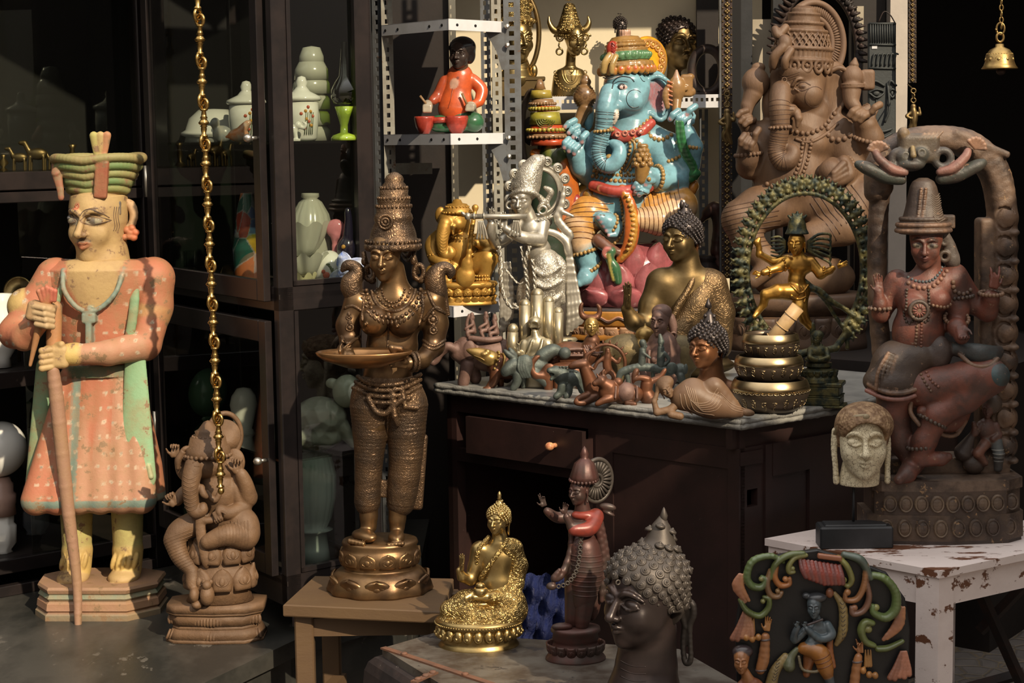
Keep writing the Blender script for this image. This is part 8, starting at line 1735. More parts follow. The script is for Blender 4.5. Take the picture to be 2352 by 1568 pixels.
fig('shrine_figurine', 'small dark red arched shrine with dancing figure behind the bull and deer', 'figurine', (1394,890),(1394,840),[('arch', rb, 0,[('fn',_shr)]),('body', rb, 1.2,[('h',(1396,806,0),9,GN(ears=None)),('t',[(1396,814,0),(1394,838,0),(1398,850,0)],[8,9,8]),('t',[(1402,820,0),(1418,832,-4),(1424,822,-4)],[4,3,3]),('t',[(1388,820,0),(1372,832,-4),(1364,846,-4)],[4,3,3]),('t',[(1396,850,0),(1380,862,-4),(1386,878,0)],[6,5,4]),('t',[(1400,850,0),(1412,866,-4),(1402,880,0)],[6,5,4])])], z=DZ)
fig('elephant_figurine', 'bulky olive brass elephant standing behind the pink-brown bust', 'figurine', (1480,882),(1480,800),[
 ('body', ob, 1.8,[('e',(1440,806,10),(54,40,36)),('e',(1400,812,10),(20,34,28)),('e',(1560,820,14),(50,50,30)),('t',[(1420,836,0),(1420,866,0)],[18,16]),('t',[(1572,850,10),(1572,866,10)],[18,16])]),
 ('headdress', ye, 1.4,[('e',(1481,768,0),(22,18,18)),('t',[(1482,752,0),(1482,744,0)],[5,2]),('e',(1474,792,-4),(20,18,16),GN(col=(1,1,1))),('e',(1468,814,-6),(14,16,12))])], z=DZ)
fig('archer_figurine', 'small kneeling copper-red figurine pouring, behind the reclining Buddha', 'figurine', (1485,925),(1475,890),[('body', rb, 1.3,[('t',[(1486,880,0),(1484,900,0),(1490,914,0)],[14,12,18]),('e',(1490,917,0),(22,6,12)),('t',[(1488,870,-6),(1470,866,-8),(1456,870,-8)],[7,5,4]),('t',[(1496,876,0),(1516,866,2),(1528,850,4)],[7,5,4]),('t',[(1462,850,-4),(1456,862,-6),(1454,878,-6)],[6,5,2])])], z=DZ)
# ---------------------------------------------------------------- brightly painted crowned deity behind the silver flute player
cr = [(.40,.30,.05),(.10,.13,.03),(.50,.07,.02),(.30,.17,.08),(.42,.34,.05),(.34,.30,.04)]
def _cc(g):
    g.col = cr[0]; Cx = 1262
    for i, (y0, y1, r0, r1, c_) in enumerate(((181,206,5,14,3),(206,226,22,26,0),(226,242,24,29,3),(242,256,28,32,2),(256,286,33,38,5),(286,306,37,42,2),(306,318,44,46,3),(318,334,42,44,2))): g.lathe([(0,y0),(r0,y0+1),(r1,y1-1),(0,y1)],(Cx-22+i*3,0,0),36, sq=.9, col=cr[c_])
    for k, (y, r, x) in enumerate(((238,29,1246),(314,46,1258),(249,33,1250),(298,42,1254))): beadring(g, (x,y,0),(0,1,0), r, 26,4 if k < 2 else 5, col=cr[3] if k < 2 else cr[4], sq=.9)
    for i in range(5): g.torus((1252,272,-34),4+i*4.5,1.2, rot=(0,8,0), n=20, m_=4, a0=10, a1=180, col=(.14,.16,.03))
fig('crowned_deity_statue', 'brightly painted green, yellow and red crowned deity half hidden behind the silver flute player', 'statue', (1262,780),(1262,340),[
 ('crown', 'gloss_paint', 0,[('fn',_cc)]),
 ('halo', 'dull_paint', 0,[('tor',(1222,300,30),34,7,GN(rot=(0,50,0),n=40,sy=2.7,col=(.10,.07,.05))),('la',[(0,-2),(34,-2),(34,2),(0,2)],(1222,300,34),GN(n=20,axis=(1,0,.8),col=(.03,.025,.02)))]),
 ('body', 'gloss_paint', 1.8,[('e',(1272,360,0),(34,40,30),GN(col=(.06,.09,.03))),('e',(1262,352,-14),(12,26,14),GN(col=(.25,.26,.05))),('e',(1230,352,0),(14,12,12),GN(col=(.55,.18,.03))),('t',[(1290,380,0),(1300,440,4),(1290,520,0)],[26,30,40],GN(col=(.50,.13,.02))),('t',[(1262,400,0),(1256,470,0),(1262,600,0)],[34,40,50],GN(col=(.03,.05,.03))),('t',[(1250,380,-10),(1290,400,-16),(1310,440,-10)],[8,10,6],GN(col=(.6,.22,.03))),('t',[(1318,400,0),(1310,470,0)],[14,12],GN(col=(.03,.06,.03)))]),
 ('pedestal', 'dull_paint', 0,[('la',[(0,600),(56,600),(60,700),(70,779),(0,780)],(1262,0,0),GN(n=30,sq=.7,col=(.05,.04,.03)))])], Y=5.35*K, zset=BZ)
# ---------------------------------------------------------------- painted carved panel leaning in the right foreground
gn, og, bw_ = (.12,.15,.045),(.38,.13,.045),(.22,.10,.04)
PF = Fig('carved_panel', 'black carved wooden panel with green and orange scrolls around a blue flute player, right foreground', 'carving', (1880,1568),(1880,1420), Y=3.42*K)
b = MB(); Mx = np.eye(4); b.push(Mx)
pl_ = [(1692,1440),(1706,1350),(1736,1290),(1800,1276),(1880,1266),(1960,1290),(2040,1322),(2082,1380),(2094,1450),(2090,1560),(2100,1740),(1700,1740),(1694,1560)]
b.prism(pl_, 14,34, bev=3); b.pop(); PF.part('board', b, mat('panel_black', (.012,.011,.011),.45, bump=.3, bscale=50), smooth=False)
s = SD(1.6, gn, 3)
def scroll(pts, r, col, tip=None):
    s.tube(pts, r, n=26, k=1.5, col=col, flat=(1,1.5))
    if tip: s.ell((*tip[:2],-2),(tip[2],tip[2],8), k=1, col=tip[3] if len(tip) > 3 else (.28,.27,.09))
scroll([(1800,1290,6),(1770,1276,2),(1730,1286,0),(1716,1320,0),(1726,1342,0),(1748,1346,0),(1758,1330,0),(1750,1322,0)],[5,7,8,9,9,8,6,4],(.12,.17,.06),(1748,1327,6))
scroll([(1846,1272,6),(1812,1274,0),(1782,1294,0),(1770,1326,0)],[6,7,7,5], gn)
scroll([(1852,1276,4),(1826,1280,0),(1812,1298,-2),(1812,1312,-2),(1824,1312,-2)],[5,6,6,5,4],(.26,.25,.08),(1820,1304,6))
scroll([(1784,1296,2),(1780,1324,0),(1792,1342,0),(1812,1340,0),(1814,1326,-2)],[6,7,7,6,4],(.42,.16,.05),(1804,1328,7,(.5,.22,.08)))
scroll([(1770,1310,4),(1762,1340,0),(1770,1364,0),(1788,1368,0),(1796,1358,-2)],[6,7,7,6,4],(.24,.13,.06),(1786,1355,6,(.3,.18,.08)))
scroll([(1700,1376,4),(1716,1400,0),(1744,1412,0),(1764,1396,0),(1766,1374,-2),(1754,1368,-2)],[5,7,7,7,6,4], gn, (1752,1378,6))
scroll([(1926,1282,6),(1944,1300,0),(1956,1330,0),(1948,1346,0),(1936,1340,-2)],[6,7,7,5,4],(.24,.23,.07),(1938,1332,7))
scroll([(1940,1276,8),(1978,1290,6),(2000,1330,4)],[7,10,7],(.10,.13,.10)); scroll([(1990,1300,4),(1984,1346,0),(1968,1376,0),(1944,1378,0),(1940,1364,-2)],[6,7,7,6,4],(.34,.15,.06),(1946,1360,8,(.45,.2,.07)))
scroll([(1988,1330,2),(1996,1372,0),(1984,1402,0),(1960,1410,0),(1954,1394,-2)],[6,7,7,7,4],(.22,.11,.07),(1962,1396,8,(.36,.16,.08)))
scroll([(1988,1322,8),(2030,1330,2),(2056,1362,0),(2056,1400,0),(2034,1420,0),(2006,1408,0),(2004,1392,-2)],[7,9,10,11,10,8,5],(.13,.18,.06),(2012,1396,8))
scroll([(2004,1432,0),(1986,1430,0),(1978,1450,0),(1988,1474,0),(2008,1484,0)],[7,8,9,8,6],(.16,.19,.06),(1994,1446,9)); scroll([(2016,1492,0),(2040,1490,0),(2074,1476,4)],[7,7,5], gn)
for pts in ([(1712,1330),(1736,1292),(1780,1286)],): pass
for x0, y0, dx, n_, c_ in ((1708,1404,-1,5,(.42,.19,.10)),(2070,1500,-1,5,(.42,.17,.10))):
    for i in range(n_): s.tube([(x0+i*3,y0,2),(x0-8+i*8-6,y0+34,-2),(x0-26+i*11,y0+58-i*2+(i%2)*4,-3)],[3,5,7], k=1, col=c_ if i > 1 else (.30,.12,.07), n=8)
for q in ([(1700,1320),(1694,1344),(1712,1378)],[(2068,1400),(2060,1440),(2030,1470)]):
    s.tube([(x,y,0) for x,y in q],[7,13,5], k=2, n=8, col=(.40,.17,.09), flat=(1,.6)); s.tube([(x+8,y-2,-2) for x,y in q],[4,8,4], k=2, n=8, col=(.46,.2,.09), flat=(1,.6))
for i in range(11): s.tube([(1838+i*9,1286+i*1.5,0),(1842+i*9,1306+i*1.6,-8),(1850+i*8.4,1322+min(i,5)*3.2,-8)],[5,6,6], k=1, n=8, col=((.30,.06,.04) if i%2 else (.22,.07,.06))); s.ell((1850+i*8.4,1326+min(i,5)*3,-9),(4.5,6,5), k=1, col=(.45,.22,.12)) if False else None
s.box((1905,1280,0),(28,6,8), rd=4, rot=(0,0,8), k=2, col=(.32,.12,.06))
for x0, y0 in ((1713,1460),(1982,1540)):
    for i in range(3): s.ell((x0+i*14,y0+(4 if i == 1 else 0)+(i*6 if x0 > 1800 else 0),-4),(7.5,8.5,8), k=1, col=(.48,.22,.06)); s.tube([(x0+6+i*6,y0-46,0),(x0+6+i*6,y0-10,-2)],[2,4], k=1, col=(.35,.17,.05))
PF.part('scrollwork', s, M_('gloss_paint'), label='green and orange painted scrolls and leaves')
bl = (.085,.115,.13)
f = SD(1.4, bl, 3); head(f, (1869,1392,-6),25, yaw=14, w=.95, ears=None, eyes='shut'); f.ell((1876,1372,-2),(23,12,18), k=2, col=(.035,.04,.045)); f.ell((1852,1368,0),(10,8,8), k=2, col=(.035,.04,.045)); f.cone((1873,1410,0),(1878,1426,0),8,10, k=3)
f.ell((1880,1450,0),(26,24,14), k=8); f.ell((1868,1478,-2),(20,18,14), k=6); f.tube([(1900,1436,0),(1908,1456,-8),(1880,1462,-16),(1850,1438,-20)],[11,10,8,6], k=3, n=12); f.tube([(1858,1440,4),(1826,1468,0),(1824,1450,-10),(1830,1436,-14)],[9,9,7,6], k=3, n=12)
hand(f, mt((1828,1428,-18),11, rz=10), curl=(50,50,50,50), k=1); hand(f, mt((1846,1428,-20),11), curl=(50,50,50,50), k=1); f.tube([(1852,1428,-22),(1886,1418,-16)],3, k=1, col=(.05,.03,.03)); f.tor((1866,1478,-15),4,1.2, k=.5)
oc = (.42,.17,.04); f.tube([(1846,1488,0),(1880,1496,-10),(1894,1530,-12),(1900,1550,-10)],[14,20,17,10], k=5, n=12, col=oc); f.tube([(1862,1500,4),(1856,1530,4),(1852,1548,0)],[16,10,8], k=4, n=8, col=(.3,.11,.04)); f.tube([(1902,1554,-10),(1908,1575,-8)],[12,10], k=3); f.tube([(1830,1490,0),(1816,1510,0),(1812,1528,-4)],[6,9,14], k=3, n=8, col=(.13,.14,.07)); f.tube([(1910,1450,4),(1906,1490,2),(1914,1530,-2)],[6,8,6], k=2, n=8, col=(.38,.13,.04)); f.tube([(1834,1506,-4),(1842,1534,-10),(1872,1538,-14),(1884,1528,-12)],3.5, k=1, n=14, col=(.2,.16,.09))
f.tube([(1918,1364,4),(1936,1396,2),(1936,1450,2),(1922,1480,4)],[5,10,11,6], k=2, n=12, col=(.32,.23,.09)); f.tube([(1804,1508,4),(1780,1540,2),(1770,1575,2)],[9,12,14], k=2, n=10, col=(.32,.23,.09)); f.ell((1906,1362,2),(9,12,8), k=1, col=(.25,.09,.04))
for i in range(3): f.ring((1882+i*4,1504+i*10,-10), frame_from((.4,1,0)),18,1.4,(.18,.06,.02))
for i in range(9): f.line([(1928+i*.8,1382+i*10),(1934,1387+i*10),(1940,1381+i*10)],1,(.06,.04,.02)); f.line([(1776+(i-4)*-2.4,1512+i*7),(1784-i*1.5,1517+i*7),(1792-i*1.8,1511+i*7)],1,(.06,.04,.02)) if i < 7 else None
PF.part('flute_player', f, M_('gloss_paint'), label='blue-grey flute player in an orange wrap')
a = SD(1.5,(.42,.18,.07),3); head(a, (1702,1514,-4),28, yaw=12, w=.92, ears=None, eyes='shut'); a.ell((1706,1494,2),(24,16,18), k=3, col=(.06,.045,.05)); a.cone((1708,1536,0),(1716,1554,0),10,13, k=3); a.ell((1722,1580,0),(34,28,16), k=6, col=(.32,.11,.05)); a.tube([(1746,1536,0),(1754,1510,0),(1758,1460,0)],[11,13,10], k=3, n=8); hand(a, mt((1762,1436,-4),20, rz=8, rx=-4), curl=(10,10,12,14), k=1, col=(.45,.2,.06)); beadring_ = None
a.tube([(1962,1575,0),(1968,1530,0),(1972,1510,0)],[12,10,9], k=3, n=6); hand(a, mt((1976,1490,-2),20, ry=30, rz=-4), curl=(10,40,45,20), k=1)
for q in ((1758,1466),(1748,1536),(1970,1520)): a.ring((q[0],q[1],0), frame_from((.1,1,0)),12,3,(.14,.1,.09))
PF.part('attendant', a, M_('gloss_paint'), label='orange attendant holding a raised arm')
# ---------------------------------------------------------------- hanging brass chain with turned links
def chain_link(g, y0, y1, x):
    """ornate turned rod between two interlocked rings (units: figure pixels)"""
    L = y1-y0; P = [(4,0),(9,.03),(9,.07),(5,.10),(6.5,.26),(9,.34),(6.5,.36),(10,.44),(13,.50),(10,.56),(6.5,.58),(9,.62),(6.5,.64),(7,.72),(5,.88),(9,.93),(9,.97),(4,1)]
    g.lathe([(r*1.0, y0+L*(.17+t*.66)) for r, t in P],(x,0,0),16)
    g.torus((x,y0+L*.085,0),10,4.2, rot=(0,25,0), n=22, m_=8, sy=1.25); g.torus((x,y1-L*.085,0),10,4.2, rot=(0,-55,0), n=22, m_=8, sy=1.25)
CF = Fig('hanging_chain', 'long polished brass chain of turned links hanging in front of the glass cabinet', 'chain', (508,1140),(482,560), Y=3.84*K)
ys = [-70,48,145,238,330,424,515,607,698,785,876,965,1052,1142]; gb = mat('chain_brass', (.55,.36,.12),.28,1, col2=(.30,.18,.05), nscale=20, nmix=.5)
for i in range(len(ys)-1):
    g = MB(); ym = (ys[i]+ys[i+1])/2; x = 455+ym*.0466; chain_link(g, ys[i]-4, ys[i+1]+4, x)
    if i == len(ys)-2: g.V = g.V[:-1]; g.Q = g.Q[:-1]; g.C = g.C[:-1]; g.n = sum(len(v) for v in g.V); g.ell((508,1136,0),(8,9,8))
    CF.part('link', g, gb)
g = MB(); g.tube([(452,-70,0),(448,-170,0)],3,8); CF.part('hook', g, gb)
# ---------------------------------------------------------------- door frame strips, pillar, mask and bell at the right
def strip(name, label, px, y0, y1, Y, w, cat='trim panel'):
    F_ = Fig(name, label, cat, (px,y1),(px,(y0+y1)/2), Y=Y); g = MB(); g.box((px,(y0+y1)/2,6),(w,(y1-y0)/2,5)); F_.part('backing', g, M_('iron_dark'), smooth=False)
    g = MB(); r = w*.58; n_ = int((y1-y0)/(r*2.15))
    for i in range(n_):
        y = y0+(i+.5)*(y1-y0)/n_
        for a in (0,90,180,270): g.ell((px+r*.5*math.cos(math.radians(a)), y+r*.5*math.sin(math.radians(a)),0),(r*.52,r*.52,2.6), nu=8, nv=5)
        for sx in (-1,1): g.ell((px+sx*w*.82, y+r*1.05,0),(r*.28,r*.34,2.2), nu=6, nv=4)
    F_.part('blossom_row', g, M_('dark_brass')); return F_
strip('floral_strip', 'brass strip of small blossoms on the door post right of the blue statue', 1670,-40,642,5.4*K, 12)
strip('floral_strip', 'brass strip of small blossoms along the pale pillar left of the black doorway', 2096,-40,190,5.3*K, 9)
def pbox(name, x0, x1, y0, y1, Y, th, m_, **tg):
    a_, b_ = at(x0, y1, Y), at(x1, y0, Y); return wbox(name, (min(a_.x,b_.x),Y,max(a_.z,0)),(max(a_.x,b_.x),Y+th,b_.z), M_(m_), **tg)
mat('beige_panel', (.42,.36,.27),.7, col2=(.34,.29,.21), nscale=6); mat('pillar_plaster', (.52,.46,.40),.8, col2=(.42,.37,.33), nscale=8, bump=.2, chips=(.2,.14,.12), chip_scale=30, chip_lo=.70)
pbox('trim_8', 1680,1702,-60,900,5.5*K, .05, 'shop_dark', **S); pbox('trim_9', 1702,1728,-60,900,5.52*K, .04, 'block_black', **S); pbox('wall_panel', 1728,1774,44,900,5.56*K, .03, 'beige_panel', **S)
pbox('trim_10', 1774,1800,-60,900,5.52*K, .05, 'block_black', **S); pbox('trim_11', 1950,2034,-60,900,5.5*K, .05, 'dark_board', **S); pbox('trim_12', 2034,2087,-60,1250,5.45*K, .12, 'pillar_plaster', **S); pbox('trim_13', 1966,1984,14,300,5.48*K, .02, 'beige_panel', **S); pbox('trim_14', 1601,1650,-60,214,5.74*K, .03, 'dark_board', **S)
def _leaf(g):
    rr = random.Random(3)
    for a in np.radians(np.arange(180,372,6)):
        p = np.array([1880+96*math.cos(a),120+150*math.sin(a),10]); o = np.array([math.cos(a), math.sin(a),0])
        for s_ in (-1,0,1): g.tube([p, p+o*14+np.array([s_*8,s_*4,-4])],[7,2],6)
    g.torus((1880,120,14),92,7, n=50, sy=1.6, a0=178, a1=372)
fig('leaf_arch', 'blackened leafy metal arch standing behind the large wooden statue', 'arch', (1880,760),(1880,200),[('arch','iron_dark',0,[('fn',_leaf),('b',(1790,440,14),(8,320,8)),('b',(1974,440,14),(8,320,8))])], Y=5.45*K, zset=BZ)
MF = Fig('wall_mask', 'tall dark grey carved mask panel with slit eyes hanging on the pale pillar', 'mask', (2026,330),(2026,190), Y=5.36*K)
g = MB(); g.box((2026,190,4),(32,138,6), bev=3); MF.part('board', g, mat('mask_grey', (.045,.05,.05),.6,.2, bump=.4, bscale=60), smooth=False)
g = MB(); mm = M_('mask_grey')
for i in range(11): g.tube([(1999+i*5.4,56,-4),(1999+i*5.4,98,-4)],1.7,6)
for y in (54,102,156): g.tube([(1996,y,-4),(2057,y+2,-4)],2.4,6)
for i in range(6): x = 2002+i*10; g.tube(spline([(x,152,-5),(x+2,136,-6),(x+5,124,-7),(x+10,126,-6)],8),2.2,6)
for x0, w in ((2012,20),(2048,10)):
    g.tube(spline([(x0-w,200,-4),(x0-4,186,-8),(x0+w,198,-4)],12),3,6); g.tube(spline([(x0-w+2,212,-4),(x0,205,-8),(x0+w-2,212,-4),(x0,224,-8),(x0-w+2,212,-4)],20),2.4,6); g.ell((x0,214,-4),(w*.4,6,3))
g.tube(spline([(2038,190,-4),(2040,250,-12),(2030,282,-8)],10),3,6); g.tube([(2012,226,-4),(2010,300,-4)],1.2,5); g.tube(spline([(2006,296,-6),(2026,302,-10),(2048,296,-6)],10),3,6); g.tube(spline([(2008,306,-6),(2026,316,-10),(2048,306,-6)],10),3,6)
MF.part('relief', g, mm); g = MB(); g.tube(spline([(2018,52,2),(2030,28,2),(2044,34,2),(2056,54,0)],14),1.4,5); MF.part('cord', g, M_('iron_dark'))
g = MB(); g.box((2008,109,-3),(6,3,.8)); MF.part('price_tag', g, M_('shelf_white'), smooth=False)
fig('brass_bell', 'brass temple bell with figured band hanging in the black doorway, top right', 'bell', (2296,160),(2296,90),[
 ('bell', mat('bell_brass', (.40,.27,.10),.4,.9, col2=(.2,.12,.05), nscale=25, nmix=.6),0,[('la',[(0,100),(9,101),(10,108),(22,114),(28,122),(29,124),(31,126),(33,142),(36,150),(41,157),(40,159),(36,157),(28,140),(24,122),(0,112)],(2296,0,0),GN(n=44)),('br',(2296,124,0),(0,1,0),29,30,1.6)]+[('tor',(2296+30*math.cos(a),136,30*math.sin(a)),7,1.6,GN(rot=(0,90-math.degrees(a),0),n=16,m_=5)) for a in np.radians(np.arange(-180,0,36))]+[('e',(2296+30.5*math.cos(a),137,30.5*math.sin(a)),(4.5,5,3)) for a in np.radians(np.arange(-180,0,36))]),
 ('clapper', 'iron_dark', 0,[('e',(2299,164,0),(11,9,11)),('t',[(2298,116,0),(2299,160,0)],2,6)]),
 ('hanger', M_('bell_brass'),0,[('tor',(2297,86,0),8,3,GN(n=20,sy=1.3)),('tor',(2298,66,0),9,2.4,GN(n=20,sy=1.5,rot=(0,20,0))),('t',[(2286,66,0),(2290,70,0)],[1,3])]),
 ('chain', M_('bell_brass'),0,[('tor',(2300,10+i*14-20,0),4,1.8,GN(rot=(0,90*(i%2),0),sy=1.7,n=14,m_=6)) for i in range(6)]+[('t',[(2301,-30,0),(2301,-140,0)],2,6)])], Y=4.7*K)
def mini(px, py, Y, lab, sc=1.0):
    y = py; fig('hanging_figurine', lab, 'ornament', (px,y+60*sc),(px,y),[('body','dark_brass',1.1,[('e',(px,y-28*sc,0),(7*sc,8*sc,6*sc)),('t',[(px,y-20*sc,0),(px+2*sc,y-2*sc,0),(px,y+12*sc,0)],[7*sc,8*sc,8*sc]),('t',[(px-4*sc,y-14*sc,0),(px-18*sc,y-4*sc,-3),(px-8*sc,y+2*sc,-6)],[4*sc,3*sc,3*sc]),('t',[(px+4*sc,y-14*sc,0),(px+16*sc,y-8*sc,-3),(px+14*sc,y-26*sc,-3)],[4*sc,3*sc,2*sc]),('t',[(px,y+12*sc,0),(px+4*sc,y+30*sc,0),(px+10*sc,y+46*sc,0)],[7*sc,5*sc,3*sc]),('t',[(px,y+12*sc,0),(px-8*sc,y+28*sc,0),(px,y+44*sc,0)],[6*sc,4*sc,3*sc])]),('ring','dark_brass',0,[('tor',(px,y-44*sc,0),6*sc,2*sc,GN(n=16,m_=6)),('tor',(px,y-56*sc,0),5*sc,2*sc,GN(n=16,m_=6,rot=(0,70,0))),('tor',(px,y-68*sc,0),6*sc,2*sc,GN(n=16,m_=6)),('t',[(px,y-72*sc,0),(px,y-86*sc,60)],1.6,5)])], Y=Y)
mini(1670,284,5.33*K, 'small brass dancer figure hanging from rings on the left door post'); mini(2098,270,5.22*K, 'small brass figure hanging below the blossom strip beside the black doorway', .9)
fig('wooden_arm_figure', 'dark red-brown carved dragon-like figure seen through the gap beside the door post', 'statue', (1640,640),(1640,540),[('body',mp_,1.6,[('t',[(1624,490,0),(1644,480,0),(1652,520,0),(1646,570,0),(1654,620,0)],[12,16,14,12,16],GN(n=16)),('t',[(1624,494,0),(1612,506,0)],[9,5]),('e',(1646,576,0),(14,14,14))])], Y=5.6*K)
fig('round_ornament', 'dark ribbed ring ornament standing on the wall shelf at its right end', 'ornament', (1630,222),(1630,160),[('ring','iron_dark',0,[('tor',(1624,166,0),36,11,GN(n=36,sy=1.4)),('b',(1624,219,0),(26,4,14)),('t',[(1640,120,0),(1652,112,0)],[8,3],6)])], Y=5.62*K, zset=1.672)
fig('lamp_base', 'dark ribbed turned base standing on the short lower shelf', 'ornament', (1622,632),(1620,610),[('base','iron_dark',0,[('la',[(0,590),(22,590),(26,596),(22,602),(24,606),(36,622),(44,630),(0,632)],(1622,0,0),GN(n=36,ripple=(24,.02)))])], Y=5.60*K, zset=at(1630,634,YS).z)
wbox('blue_sheet', (-.02,4.0*K,.0),(.0,4.01*K,.01), M_('blue_sheet')) if False else None
g = MB(); rr = random.Random(6); pts = [(1170,1330),(1230,1300),(1290,1360),(1300,1420),(1260,1470),(1200,1460),(1180,1400)]
BF = Fig('blue_sheet', 'crumpled dark blue plastic sheet in the shadow behind the golden Buddha', 'sheet', (1235,1480),(1235,1400), Y=4.05*K)
V = []; nx, ny = 26,18
for j in range(ny):
    for i in range(nx): V.append((1165+i*5.6+rr.uniform(-1,1),1320+j*13+rr.uniform(-2,2),14*math.sin(i*.9+j*.35)+10*math.sin(j*1.1-i*.4)+rr.uniform(-4,4)))
i = np.arange(ny-1)[:,None]*nx; j = np.arange(nx-1)[None,:]; q = np.stack([i+j,i+j+1,i+nx+j+1,i+nx+j],-1).reshape(-1,4)
g.add(V, None, q); BF.part('folds', g, M_('blue_sheet'), smooth=True)
# ---------------------------------------------------------------- china and glass inside the cabinets
def pxof(p):
    w = Vector(p)-Vector((0,0,CAMZ)); return CX+FPX*w.dot(_R)/w.dot(_F), CY-FPX*w.dot(_U)/w.dot(_F)
def inB(px, a, z):   # seen through the right-hand pane
    lo, hi = -.2,.6
    for _ in range(30):
        m_ = (lo+hi)/2
        if pxof(O3(a, m_, z))[0] < px: lo = m_
        else: hi = m_
    return O3(a, lo, z)[1]
def inA(px, b, z):   # seen through the door
    lo, hi = -.1,1.2
    for _ in range(30):
        m_ = (lo+hi)/2
        if pxof(O3(m_, b, z))[0] > px: lo = m_
        else: hi = m_
    return O3(lo, b, z)[1]
def item(name, label, cat, px, y0, y1, Y, z, parts, group=None):
    """base pixel row re-derived so the piece stands on its shelf; parts traced with the base at y1"""
    x = at(px, y1, Y).x; yb = pxof((x, Y, z))[1]; F = fig(name, label, cat, (px,y1),(px,(y0+y1)/2), parts, Y=Y, zset=z, group=group); return F
Z1, Z2, Z3, Z4 = 1.535,1.15,.715,.408
pt_ = 'porcelain'; fl = mat('flower_red', (.5,.10,.05),.3); fo = mat('flower_ochre', (.55,.28,.05),.3); fg = mat('leaf_green', (.10,.14,.06),.4)
def jar(px, y1, r, h, nm, lab, Y, z):
    item(nm, lab, 'jar', px, y1-h, y1, Y, z, [('body',pt_,0,[('la',[(0,y1-h*.62),(r*.98,y1-h*.6),(r,y1-h*.35),(r*.92,y1-h*.05),(r*.8,y1),(0,y1)],(px,0,0),GN(n=36))]),
      ('lid',pt_,0,[('la',[(0,y1-h),(r*.22,y1-h*.98),(r*.34,y1-h*.90),(r*.28,y1-h*.84),(r*.5,y1-h*.76),(r*1.1,y1-h*.68),(r*1.16,y1-h*.64),(r*1.05,y1-h*.61),(0,y1-h*.61)],(px,0,0),GN(n=36))]),
      ('flower',fl,0,[('e',(px+r*math.sin(t),y1-h*f,-r*1.0*math.cos(t)),(4,4,2)) for t, f in ((.1,.42),(.5,.52),(.55,.3),(.8,.38),(.3,.2))],'red painted flowers'),('flower',fo,0,[('e',(px+r*math.sin(t),y1-h*f,-r*1.0*math.cos(t)),(4,4,2)) for t, f in ((.35,.46),(.65,.45),(.4,.34),(.7,.24))],'ochre painted flowers'),
      ('leaf',fg,0,[('t',[(px+r*math.sin(t),y1-h*.1,-r*1.0*math.cos(t)),(px+r*math.sin(t+.08),y1-h*.44,-r*1.01*math.cos(t+.08))],1,5) for t in (.3,.42,.55,.66,.78)])])
jar(692,315,40,150, 'lidded_jar', 'white lidded jar with painted meadow flowers beside the green glass lamp', inB(692,.1,1.6), Z1)
jar(565,316,40,140, 'lidded_jar', 'white lidded jar with painted flowers seen through the glass door behind the orange bird', inA(562,.17,1.6), Z1)
item('elephant_ornament', 'tiny white china elephant with raised trunk in front of the floral jar', 'ornament', 674,262,317, inB(674,.05,1.6), Z1,[('body','porcelain',1.2,[('e',(668,290,0),(17,13,10)),('e',(684,280,0),(9,9,8)),('t',[(690,284,0),(698,286,0),(702,278,0),(696,273,0)],[4,3,2.5,2]),('t',[(658,296,-3),(658,310,-3)],5),('t',[(678,296,-3),(680,310,-3)],5),('b',(668,314,0),(22,3,9))])])
item('lampshade_stack', 'tall stack of cloudy alabaster lampshades at the back of the top glass shelf', 'lampshades', 715,95,312, inB(718,.16,1.6), Z1,[('shade','milk_glass',0,[('la',[(0,y0-4),(r*.72,y0),(r,y0+20),(r*1.05,y0+44),(0,y0+44)],(715,0,0),GN(n=30))]) for y0, r in ((268,44),(232,42),(196,42),(160,42),(128,38),(98,28))])
item('oil_lamp', 'lime green glass oil lamp at the right of the top cabinet shelf', 'lamp', 790,80,316, inB(788,.035,1.6), Z1,[('body','lime_glass',0,[('la',[(0,238),(24,230),(30,218),(30,200),(22,182),(12,168),(8,120),(7,90)],(790,0,0),GN(n=32,caps=False))]),('foot',mat('lime_solid', (.25,.36,.03),.1, coat=.5),0,[('la',[(0,236),(22,238),(14,262),(9,280),(9,298),(26,304),(30,310),(30,316),(0,316)],(790,0,0),GN(n=32))])])
item('oil_lamp', 'clear glass oil lamp at the far left of the top shelf behind the door', 'lamp', 405,180,315, inA(405,.1,1.6), Z1,[('body','clear_glass',0,[('la',[(6,182),(6,215),(12,232),(20,250),(18,272),(8,286),(5,300),(18,308),(20,314)],(405,0,0),GN(n=28,caps=False))])])
item('tureen', 'low domed white china dish behind the duck on the top shelf', 'dish', 490,240,316, inA(480,.15,1.6), Z1,[('body',pt_,0,[('la',[(0,240),(34,242),(56,262),(64,288),(74,294),(74,300),(64,304),(66,316),(0,316)],(490,0,0),GN(n=36))])])
item('duck_ornament', 'small grey and cream glazed duck on the top shelf behind the hanging chain', 'ornament', 505,262,316, inA(505,.07,1.6), Z1,[('body',mat('duck_glaze', (.42,.40,.34),.25, col2=(.2,.25,.3), nscale=30),1.3,[('e',(510,298,0),(22,20,14)),('e',(494,272,-2),(11,12,10)),('t',[(494,280,0),(500,290,0)],8),('t',[(486,274,-4),(478,276,-6)],[4,2])])])
item('bird_ornament', 'orange and white glazed bird beside the glazed duck', 'ornament', 548,272,316, inA(547,.05,1.6), Z1,[('body',mat('orange_glaze', (.62,.20,.05),.2, col2=(.6,.5,.4), nscale=25, nmix=.8),1.3,[('e',(548,300,0),(24,16,14)),('t',[(552,294,0),(566,276,0),(572,272,0)],[12,7,4]),('t',[(536,300,0),(520,304,0)],[10,3])])])
